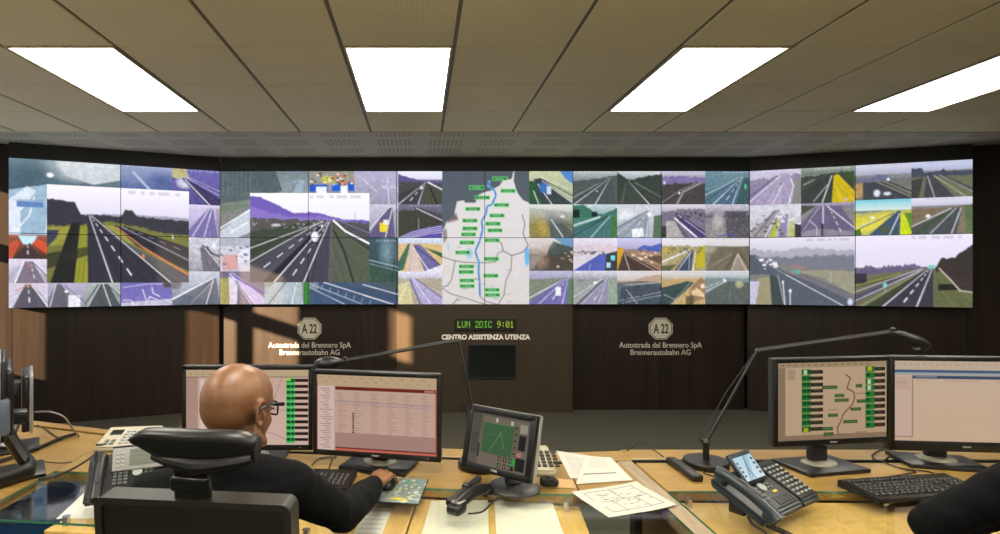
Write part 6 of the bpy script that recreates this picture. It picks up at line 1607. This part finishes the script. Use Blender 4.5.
    for s in ('R', 'L'):
        w = V('wri' + s); d = (w - V('elb' + s)).normalized()
        c = MB(); c.tube([w - d * .050 - Vector(root), w - d * .030 - Vector(root), w - d * .012 - Vector(root), w - d * .011 - Vector(root)], [.0355, .0365, .035, .029], 20); c.build('cuff', 'navy_knit', sw)
    # trousers and shoes
    m = MB(); legs(m, .010); m.ball(V('pelvis') - uz * .02, (.178, .130, .12), R=RO, nu=24, nv=16); m.caps(V('hipR'), V('hipL'), .095, .095)
    bmesh.ops.transform(m.bm, matrix=T0, verts=m.bm.verts[:])
    me = evaluated('trousers', m.bm, [('REMESH', dict(mode='VOXEL', voxel_size=.010, use_smooth_shade=True)), ('SMOOTH', dict(factor=.5, iterations=4))])
    set_smooth(me, 180); link('trousers', me, MATS['dark_trousers'], R)
    for s in ('R', 'L'):
        a, b = V('ank' + s) - Vector(root), V('toe' + s) - Vector(root)
        m = MB(); m.caps(a + Vector((0, 0, -.025)), b + Vector((0, 0, .004)), .046, .036); m.box(((a + b) / 2).to_tuple()[:2] + (.010,), (.08, .10, .020), .008)
        m.build('shoe', 'shoe_leather', R, ang=60)
    # shirt collar: a band round the neck with two points
    nb = V('neck') - Vector(root)
    c = MB(); n = 28
    rings = []
    for (rad, z) in ((.068, .004), (.064, .040), (.073, .016)):
        rings.append([c.bm.verts.new(nb + rx * math.cos(2 * PI * k / n) * rad + fy * (math.sin(2 * PI * k / n) * rad * 1.02 + .006) + uz * (z - .02 * max(0, math.sin(2 * PI * k / n)))) for k in range(n)])
    for i in range(2):
        for k in range(n): c.bm.faces.new([rings[i][k], rings[i][(k + 1) % n], rings[i + 1][(k + 1) % n], rings[i + 1][k]])
    o = c.build('shirt_collar', 'shirt_check', R, ang=60); md = o.modifiers.new('thick', 'SOLIDIFY'); md.thickness = .003
    # eyes and lips
    HL = Matrix.Translation(-Vector(root)) @ HM
    for s in (-1, 1):
        m = MB(); m.ball((s * .031, .0795, -.008), (.0115, .0105, .0085), M=HL); e = m.build('eye', 'eye_white', R)
        m = MB(); m.ball((s * .031, .0885, -.008), (.0045, .0025, .0045), M=HL); m.build('iris', 'eye_dark', e)
        m = MB(); m.tube([HL @ Vector((s * .014, .097, .017)), HL @ Vector((s * .032, .090, .022)), HL @ Vector((s * .050, .074, .017))], [.003, .0035, .002], 8); m.build('eyebrow', 'stubble', R)
    m = MB(); m.tube([HL @ Vector((-.021, .0915, -.0645)), HL @ Vector((0, .0965, -.0635)), HL @ Vector((.021, .0915, -.0645))], [.002, .0035, .002], 8); m.build('lips', 'lip', R)
    if glasses:
        m = MB()
        for s in (-1, 1):
            cx = s * .034; z0 = -.008; y = .099
            pts = []
            for k in range(25):
                a = 2 * PI * k / 24; ca, sa = math.cos(a), math.sin(a)
                pts.append(HL @ Vector((cx + .027 * math.copysign(abs(ca) ** .6, ca), y - .016 * ((cx + .027 * ca) / .06) ** 2, z0 + .018 * math.copysign(abs(sa) ** .6, sa))))
            m.tube(pts, .0024, 8, cap=False)
        m.tube([HL @ Vector((-.009, .099, -.004)), HL @ Vector((0, .101, -.002)), HL @ Vector((.009, .099, -.004))], .0024, 8)
        fr = m.build('glasses', 'eyeglass_black', R)
        for s in (-1, 1):
            m = MB(); m.tube([HL @ Vector((s * .060, .090, .004)), HL @ Vector((s * .078, .084, .007)), HL @ Vector((s * .0865, .045, .013)), HL @ Vector((s * .0868, .010, .018)), HL @ Vector((s * .0845, -.014, .010)), HL @ Vector((s * .083, -.026, -.006))], [.0038, .0042, .0034, .0028, .0026, .0022], 8, flat=1.3); m.build('temple_arm', 'eyeglass_black', fr)
            m = MB(); m.lathe([(0, -.0006), (.026, -.0006), (.026, .0006), (0, .0006)], n=24, M=HL @ Matrix.Translation((s * .034, .0955, -.008)) @ Matrix.Rotation(-s * .28, 4, 'Z') @ Matrix.Rotation(PI / 2, 4, 'X'), sy=.66); m.build('lens', 'lens', fr)
    return R

J1 = dict(head=Vector((-.472, 1.478, 1.152)), neck=Vector((-.493, 1.437, 1.035)), chest=Vector((-.500, 1.415, .835)), pelvis=Vector((-.490, 1.40, .575)),
          shoR=Vector((-.338, 1.465, .955)), elbR=Vector((-.225, 1.680, .792)), wriR=Vector((-.158, 1.915, .790)), handR=Vector((.36, .92, .10)),
          shoL=Vector((-.645, 1.380, .952)), elbL=Vector((-.700, 1.62, .800)), wriL=Vector((-.590, 1.860, .790)), handL=Vector((.30, .95, -.02)),
          hipR=Vector((-.40, 1.42, .55)), hipL=Vector((-.58, 1.40, .55)), kneR=Vector((-.32, 1.83, .535)), kneL=Vector((-.57, 1.83, .535)), ankR=Vector((-.31, 1.88, .11)), ankL=Vector((-.56, 1.88, .11)), toeR=Vector((-.27, 2.04, .040)), toeL=Vector((-.53, 2.04, .040)))
person('bald man in dark navy sweater and black glasses, seated with his hand on a mouse', J1, math.radians(25), math.radians(-3), (-.49, 1.40, 0))

J2 = dict(head=Vector((1.80, 1.55, 1.21)), neck=Vector((1.79, 1.49, 1.065)), chest=Vector((1.80, 1.45, .88)), pelvis=Vector((1.82, 1.37, .580)),
          shoL=Vector((1.610, 1.470, .985)), elbL=Vector((1.438, 1.600, .800)), wriL=Vector((1.690, 1.670, .790)), handL=Vector((.95, .30, -.03)),
          shoR=Vector((1.985, 1.48, .985)), elbR=Vector((2.12, 1.70, .80)), wriR=Vector((2.12, 1.93, .79)), handR=Vector((.0, 1, -.02)),
          hipR=Vector((1.91, 1.40, .55)), hipL=Vector((1.73, 1.40, .55)), kneR=Vector((1.95, 1.83, .535)), kneL=Vector((1.68, 1.83, .535)), ankR=Vector((1.95, 1.88, .11)), ankL=Vector((1.68, 1.88, .11)), toeR=Vector((1.97, 2.04, .040)), toeL=Vector((1.66, 2.04, .040)))
person('person in a dark navy sleeve at the right edge, elbow resting on the desk', J2, math.radians(10), math.radians(-5), (1.81, 1.40, 0), hands=('keys', 'keys'), glasses=False, body_yaw=.05, vox=.0055)

# ------------------------------------------------------------------ office chairs
mat('leather_black', (15, 15, 15), .36, 0, .08, 90, .15); mat('leather_brown', (30, 23, 21), .42, 0, .06, 90, .2); mat('post_gloss', (20, 20, 19), .18, 0, .03)
mat('chair_frame', (34, 31, 25), .48, 0, .03, 40)
def rounded_rect(w, h, r, n=6):
    pts = []
    for (cx, cy, a0) in ((w / 2 - r, h / 2 - r, 0), (-w / 2 + r, h / 2 - r, 90), (-w / 2 + r, -h / 2 + r, 180), (w / 2 - r, -h / 2 + r, 270)):
        for k in range(n + 1):
            a = math.radians(a0 + 90 * k / n); pts.append((cx + r * math.cos(a), cy + r * math.sin(a)))
    return pts
def office_chair(lab, loc, rz, tilt=math.radians(-5), headrest=True):
    """local +y is the way the sitter faces"""
    t = thing('office_chair', lab, 'office chair', loc, rz)
    m = MB(); m.box((0, .04, .455), (.48, .46, .075), .034, seg=3); m.build('seat', 'leather_black', t, ang=50)
    m = MB(); m.box((0, .03, .405), (.30, .28, .035), .01); m.build('seat_mechanism', 'black_plastic', t, ang=40)
    m = MB(); m.lathe([(0, .12), (.03, .12), (.03, .26), (.02, .26), (.02, .40), (0, .40)], (0, .02, 0), 20); m.build('gas_column', 'chrome', t, ang=30)
    m = MB(); m.lathe([(0, .085), (.045, .085), (.045, .125), (0, .125)], (0, .02, 0), 24); hub = m.build('base_hub', 'black_plastic', t, ang=30)
    for k in range(5):
        a = 2 * PI * k / 5 + .3; d = Vector((math.cos(a), math.sin(a), 0)); o = Vector((0, .02, 0))
        m = MB(); m.tube([o + d * .03 + Vector((0, 0, .105)), o + d * .29 + Vector((0, 0, .075))], [.022, .015], 10); lg = m.build('base_leg', 'black_plastic', t)
        m = MB(); c = o + d * .29 + Vector((0, 0, .028)); n_ = Vector((-d.y, d.x, 0))
        m.tube([c - n_ * .022, c + n_ * .022], .028, 18); m.tube([c, c + Vector((0, 0, .05))], .008, 8); m.build('caster', 'dark_plastic', lg, ang=40)
    B = Matrix.Translation((0, -.165, .50)) @ Matrix.Rotation(tilt * -1, 4, 'X')
    BW, BH, BD = .425, .540, .050
    # backrest shell: rounded frame round an upholstered panel
    outer = rounded_rect(BW, BH, .020); inner = rounded_rect(BW - .030, BH - .030, .010); n = len(outer)
    m = MB(); Q = B @ Matrix.Translation((0, 0, BH / 2)) @ Matrix.Rotation(PI / 2, 4, 'X')
    vs = []
    for (pts, z) in ((outer, BD / 2), (inner, BD / 2), (inner, -BD / 2), (outer, -BD / 2)):
        vs.append([m.bm.verts.new(Q @ Vector((p[0], p[1], z))) for p in pts])
    for i in range(4):
        for k in range(n): m.bm.faces.new([vs[i][k], vs[i][(k + 1) % n], vs[(i + 1) % 4][(k + 1) % n], vs[(i + 1) % 4][k]])
    bmesh.ops.bevel(m.bm, geom=[e for e in m.bm.edges if e.calc_face_angle(0) > 1.0], offset=.005, segments=2, affect='EDGES')
    m.build('back_frame', 'chair_frame', t, ang=40)
    m = MB(); m.prism(rounded_rect(BW - .032, BH - .032, .010), -.014, .014, M=Q @ Matrix.Translation((0, 0, .004))); m.build('back_panel', 'leather_brown', t, smooth=False)
    m = MB(); m.prism(rounded_rect(BW - .10, BH - .10, .016), -.012, .016, M=Q @ Matrix.Translation((0, 0, -.032))); m.build('back_cushion', 'leather_black', t, smooth=False)
    m = MB(); m.box((0, -.05, .47), (.07, .26, .03), .01); m.box((0, -.175, .57), (.08, .03, .22), .01); m.build('back_bracket', 'black_plastic', t, ang=40)
    if headrest:
        H = B @ Matrix.Translation((-.003, .0, BH + .014))
        m = MB(); m.box((0, -.004, .040), (.080, .020, .14), .009, M=H, seg=3); m.box((0, -.016, .020), (.084, .018, .034), .008, M=H, seg=3); m.build('headrest_post', 'post_gloss', t, ang=40)
        # curved pad: sides sweep forward, top edge rolled
        m = MB(); nn = 22; prof = [(-.014, .002), (-.020, .008), (-.023, .030), (-.026, .060), (-.027, .076), (-.022, .083), (.006, .084), (.020, .078), (.024, .050), (.016, .012), (.004, -.002)]
        rings = []
        for i in range(nn + 1):
            u = i / nn * 2 - 1; x = u * .136 - .004; k = 1 - .14 * max(0, abs(u) - .8) / .2; tp = .55 * max(0, min(1, (-u - .15) / .85)) ** 1.3
            fwd = .022 * abs(u) ** 2.2; drop = .0
            rings.append([m.bm.verts.new(H @ Vector((x, y * k + fwd, .056 + (z + (.084 - z) * tp) * k * .86 - .012 * (abs(u) ** 3) * (1 if z > .05 else 0)))) for (y, z) in prof])
        for i in range(nn):
            for k in range(len(prof)): m.bm.faces.new([rings[i][k], rings[i][(k + 1) % len(prof)], rings[i + 1][(k + 1) % len(prof)], rings[i + 1][k]])
        m.bm.faces.new(rings[0][::-1]); m.bm.faces.new(rings[-1]); pad = m.build('headrest_pad', 'leather_black', t, ang=60)
        m = MB(); nn = 14
        pts = [H @ Vector((.020 + .105 * (i / nn * 2 - 1), -.021 + .022 * abs(i / nn * 2 - 1) ** 2.2, .069 - .010 * (1 - abs(i / nn * 2 - 1)))) for i in range(nn + 1)]
        m.tube(pts, [.010 + .006 * (1 - abs(i / nn * 2 - 1)) for i in range(nn + 1)], 10); m.build('headrest_shell', 'black_plastic', t)
    for s in (-1, 1):
        ar = MB(); ar.tube([(s * .20, .06, .42), (s * .265, .06, .44), (s * .275, .06, .63)], .013, 10); a_ = ar.build('armrest', 'black_plastic', t)
        m = MB(); m.box((s * .275, .06, .64), (.07, .24, .026), .012, seg=3); m.build('armrest_pad', 'dark_plastic', a_, ang=50)
    return t
office_chair('black office chair with headrest, its back to the camera, holding the bald man', (-.447, 1.400, 0), math.radians(-6))
office_chair('black office chair under the person at the right edge', (1.82, 1.37, 0), math.radians(-3))
# ------------------------------------------------------------------ left operator's screens, seen edge-on
def edge_monitor():
    a = math.radians(-53.8); c = Vector((-1.583, 2.11, ZT))
    t = thing('monitor', 'monitor with silver rim seen edge-on at the left picture edge, on a bent black stand', 'monitor', c, a)
    z0, h, w = .175, .29, .40
    m = MB(); b = .02
    for sx in (-1, 1): m.box((sx * (w / 2 - b / 2), .010, z0 + h / 2), (b, .022, h), .003)
    for z in (b / 2, h - b / 2): m.box((0, .010, z0 + z), (w - .004, .022, b), .003)
    m.build('bezel', 'silver', t, ang=40)
    m = MB(); m.box((0, .027, z0 + h / 2), (w - .004, .020, h - .004), .008)
    m.box((0, .042, z0 + h * .46), (w * .86, .034, h * .82), .016, seg=3); m.build('back_cover', 'black_plastic', t, ang=50)
    screen_obj(t, ui_table, w - 2 * b + .002, h - 2 * b + .002, 300, (0, .002, z0 + h / 2))
    inv = wmat(t).inverted()
    pts = [P(1, 418, 2.15), P(8, 434, 2.15), P(17, 449, 2.16), P(28, 464, 2.17)]
    m = MB(); m.tube([inv @ p for p in bez(pts, 6)], .024, 12, flat=1.5); m.build('stand_arm', 'black_plastic', t)
    f0 = P(29, 465, 2.17)
    pts = [f0, P(30, 474, 2.13), P(20, 481, 2.08), Vector((-1.55, 1.92, .772))]
    pts[0].z = .785; pts[1].z = .775; pts[2].z = .772
    m = MB(); m.tube([inv @ p for p in bez(pts, 6)], .020, 12, flat=1.5); m.build('stand_foot', 'black_plastic', t)
    nc = inv @ P(4, 417, 1.98)
    m = MB(); m.box(nc, (.05, .035, .13), .014); m.build('neck_cover', 'neck_blue', t, ang=40)
    m = MB(); m.box((-.02, .075, .22), (.07, .06, .05), .01); m.build('tilt_block', 'black_plastic', t, ang=40)
    m = MB(); m.box((-.02, .08, .008), (.20, .16, .016), .006); m.build('base_plate', 'black_plastic', t, ang=40)
mat('neck_blue', (84, 92, 104), .4, 0, .08, 40)
edge_monitor()
def far_edge_monitor():
    n = Vector((.824, .566)); a = math.atan2(n.x, -n.y)
    c = Vector((-1.738, 2.55, ZT))
    t = thing('monitor', 'small flat monitor with pale rim seen edge-on, facing right on the left desk', 'monitor', c, a)
    z0, h, w = .085, .250, .31; b = .018
    m = MB()
    for sx in (-1, 1): m.box((sx * (w / 2 - b / 2), .006, z0 + h / 2), (b, .014, h), .004)
    for z in (b / 2, h - b / 2): m.box((0, .006, z0 + z), (w - .004, .014, b), .004)
    m.build('bezel', 'silver', t, ang=40)
    m = MB(); m.box((0, .026, z0 + h / 2), (w - .01, .030, h - .01), .008); m.build('back_cover', 'black_plastic', t, ang=40)
    m = MB(); m.box((0, .058, z0 + h * .72), (.10, .036, .05), .008); m.box((0, .078, z0 + h * .5), (.07, .014, .20), .005); m.build('wall_mount_block', 'dark_plastic', t, ang=40)
    screen_obj(t, ui_blank, w - 2 * b + .002, h - 2 * b + .002, 300, (0, .0, z0 + h / 2))
    m = MB(); m.tube([(-.0, .045, .14), (-.03, .075, .07), (-.05, .10, .016)], [.016, .017, .022], 12); m.build('stand_neck', 'grey_plastic', t)
    m = MB(); m.box((-.03, .075, .007), (.20, .20, .014), .005); m.build('base_plate', 'black_plastic', t, ang=40)
far_edge_monitor()

# ------------------------------------------------------------------ cables
def cable(name, lab, pts, r, m_='cable_black', coil=0, cat='cable'):
    c = bez(pts, 10)
    if coil:
        L = [0]
        for i in range(1, len(c)): L.append(L[-1] + (c[i] - c[i - 1]).length)
        n = int(L[-1] / coil * 10); out = []
        for k in range(n + 1):
            s_ = L[-1] * k / n; i = max(j for j in range(len(L)) if L[j] <= s_ + 1e-9); i = min(i, len(c) - 2)
            f_ = (s_ - L[i]) / max(L[i + 1] - L[i], 1e-9); p = c[i].lerp(c[i + 1], f_); d = (c[i + 1] - c[i]); u, v = basis(d)
            a = 2 * PI * k / 10; out.append(p + u * math.cos(a) * .0065 + v * math.sin(a) * .0065)
        c = out
    o0 = c[0].copy(); m = MB(); m.tube([p - o0 for p in c], r, 6 if coil else 8); o = m.build(name, m_, None); o.location = o0
    return tag(o, lab, cat)
g = lambda px, py, dz=.004: G(px, py, ZT) + Vector((0, 0, dz))
cable('coiled_cord', 'black coiled cord running across the left desk from the picture edge', [g(-8, 467, .011), g(18, 458, .011), g(42, 449, .011), g(60, 441, .011), g(77, 436, .011)], .0022, coil=.008, cat='cord')
cable('cable', 'black cable curving across the left desk towards the cream phone', [g(38, 480), g(54, 477), g(72, 470), g(90, 459), g(98, 451)], .004)
cable('cable', 'thin dark cable lying left of the long black cable on the left desk', [g(20, 459), g(40, 462), g(60, 464), g(72, 463)], .002)
cable('cable', 'grey cable arching from the small edge-on monitor down to the left desk', [P(35, 412, 2.50), P(50, 412, 2.50), P(64, 417, 2.52), P(72, 428, 2.56), g(79, 437, .003)], .004, 'cable_grey')
cable('cable', 'thin black cable beside the grey arching cable on the left desk', [g(37, 426), g(46, 430), g(54, 436), g(62, 441)], .003)
cable('cable', 'thin black cable looped on the desk between the two right monitors', [g(888, 449), g(890, 456), g(881, 462), g(872, 457), g(878, 452), g(886, 450), g(893, 448)], .0025)
cable('cable', 'thin black cable from the right monitor gap to the right keyboard top', [g(882, 462), g(897, 468), g(914, 471), g(930, 473), g(937, 478)], .0025)
cable('cable', 'second thin black cable curling in front of the map monitor base', [g(886, 464), g(903, 470), g(916, 473), g(905, 475), g(889, 478)], .0025)
cable('cable', 'thin black cable arching over the desk rail left of the right lamp', [g(627, 452), P(634, 446, 2.44), P(641, 443, 2.42), P(652, 449, 2.40), g(664, 458)], .0025)
cable('cable', 'thin black cable at the left foot of the pink table monitor', [g(312, 466), g(318, 460), g(328, 458), g(336, 458)], .0025)
cable('cable', 'short thin cable between the left keyboard and the pink table monitor', [g(329, 469), g(331, 464), g(333, 458)], .0025)
cable('cable', 'thin mouse cable between the left keyboard and the man\'s hand', [g(357, 472), g(364, 474), g(374, 476)], .0025)
cable('coiled_cord', 'black coiled cord leaving the near corner of the dark blue phone', [g(758, 521, .011), g(768, 529, .011), g(784, 536, .011), g(800, 545, .011)], .0024, coil=.008, cat='cord')
cable('cable', 'black cable hanging from the handset side of the dark blue phone', [g(748, 518), g(753, 526), g(764, 533), g(772, 545)], .004)
cable('cable', 'thin black cable from the dark blue phone back to the desk rail', [g(724, 480), g(712, 477), g(703, 472), g(712, 463)], .0025)
pts = [Vector((.463 + .025 * math.cos(a), 2.035 + .025 * math.sin(a), ZT + .009 + .0008 * k)) for k, a in enumerate([2 * PI * x / 14 for x in range(27)])]
cable('coiled_cord', 'coiled black cord heaped right of the touch screen foot', pts, .0024, coil=.006, cat='cord')
cable('cable', 'thin black cord looping from the loose handset to the touch screen foot', [g(468, 515), g(482, 513), g(492, 504), g(499, 499)], .003)

# ------------------------------------------------------------------ blue bin below the glass
mat('bin_blue', (56, 120, 196), .35, 0, .1, 20); mat('bin_bag', (150, 176, 210), .3, 0, .15, 30)
t = thing('waste_bin', 'blue waste bin on the floor, seen through the desk glass at far left', 'bin', (-1.70, 2.52, 0))
m = MB(); m.lathe([(0, 0), (.125, 0), (.155, .50), (.160, .505), (.160, .52), (.150, .52), (.120, .02), (0, .02)], n=32); m.build('bucket', 'bin_blue', t, ang=40)
m = MB(); m.lathe([(.151, .46), (.163, .47), (.166, .525), (.150, .53), (.146, .42), (.10, .30), (0, .28), (0, .26), (.12, .30)], n=32); m.build('liner', 'bin_bag', t, ang=60)

# ------------------------------------------------------------------ groups of like things
for o in list(COL.objects):
    if o.parent is None and o.get('label') and not o.get('group'):
        k = o.name.split('.')[0]
        g_ = {'monitor': 'monitors on the desks', 'keyboard': 'black keyboards', 'desk_phone': 'telephones on the desks', 'desk_lamp': 'black desk lamps', 'paper_sheet': 'loose white paper sheets',
              'office_chair': 'black office chairs', 'cable': 'cables on the desks', 'coiled_cord': 'coiled cords on the desks', 'desk': 'control room desks', 'desk_filler': 'wedge pieces between desks'}.get(k)
        if g_: o['group'] = g_
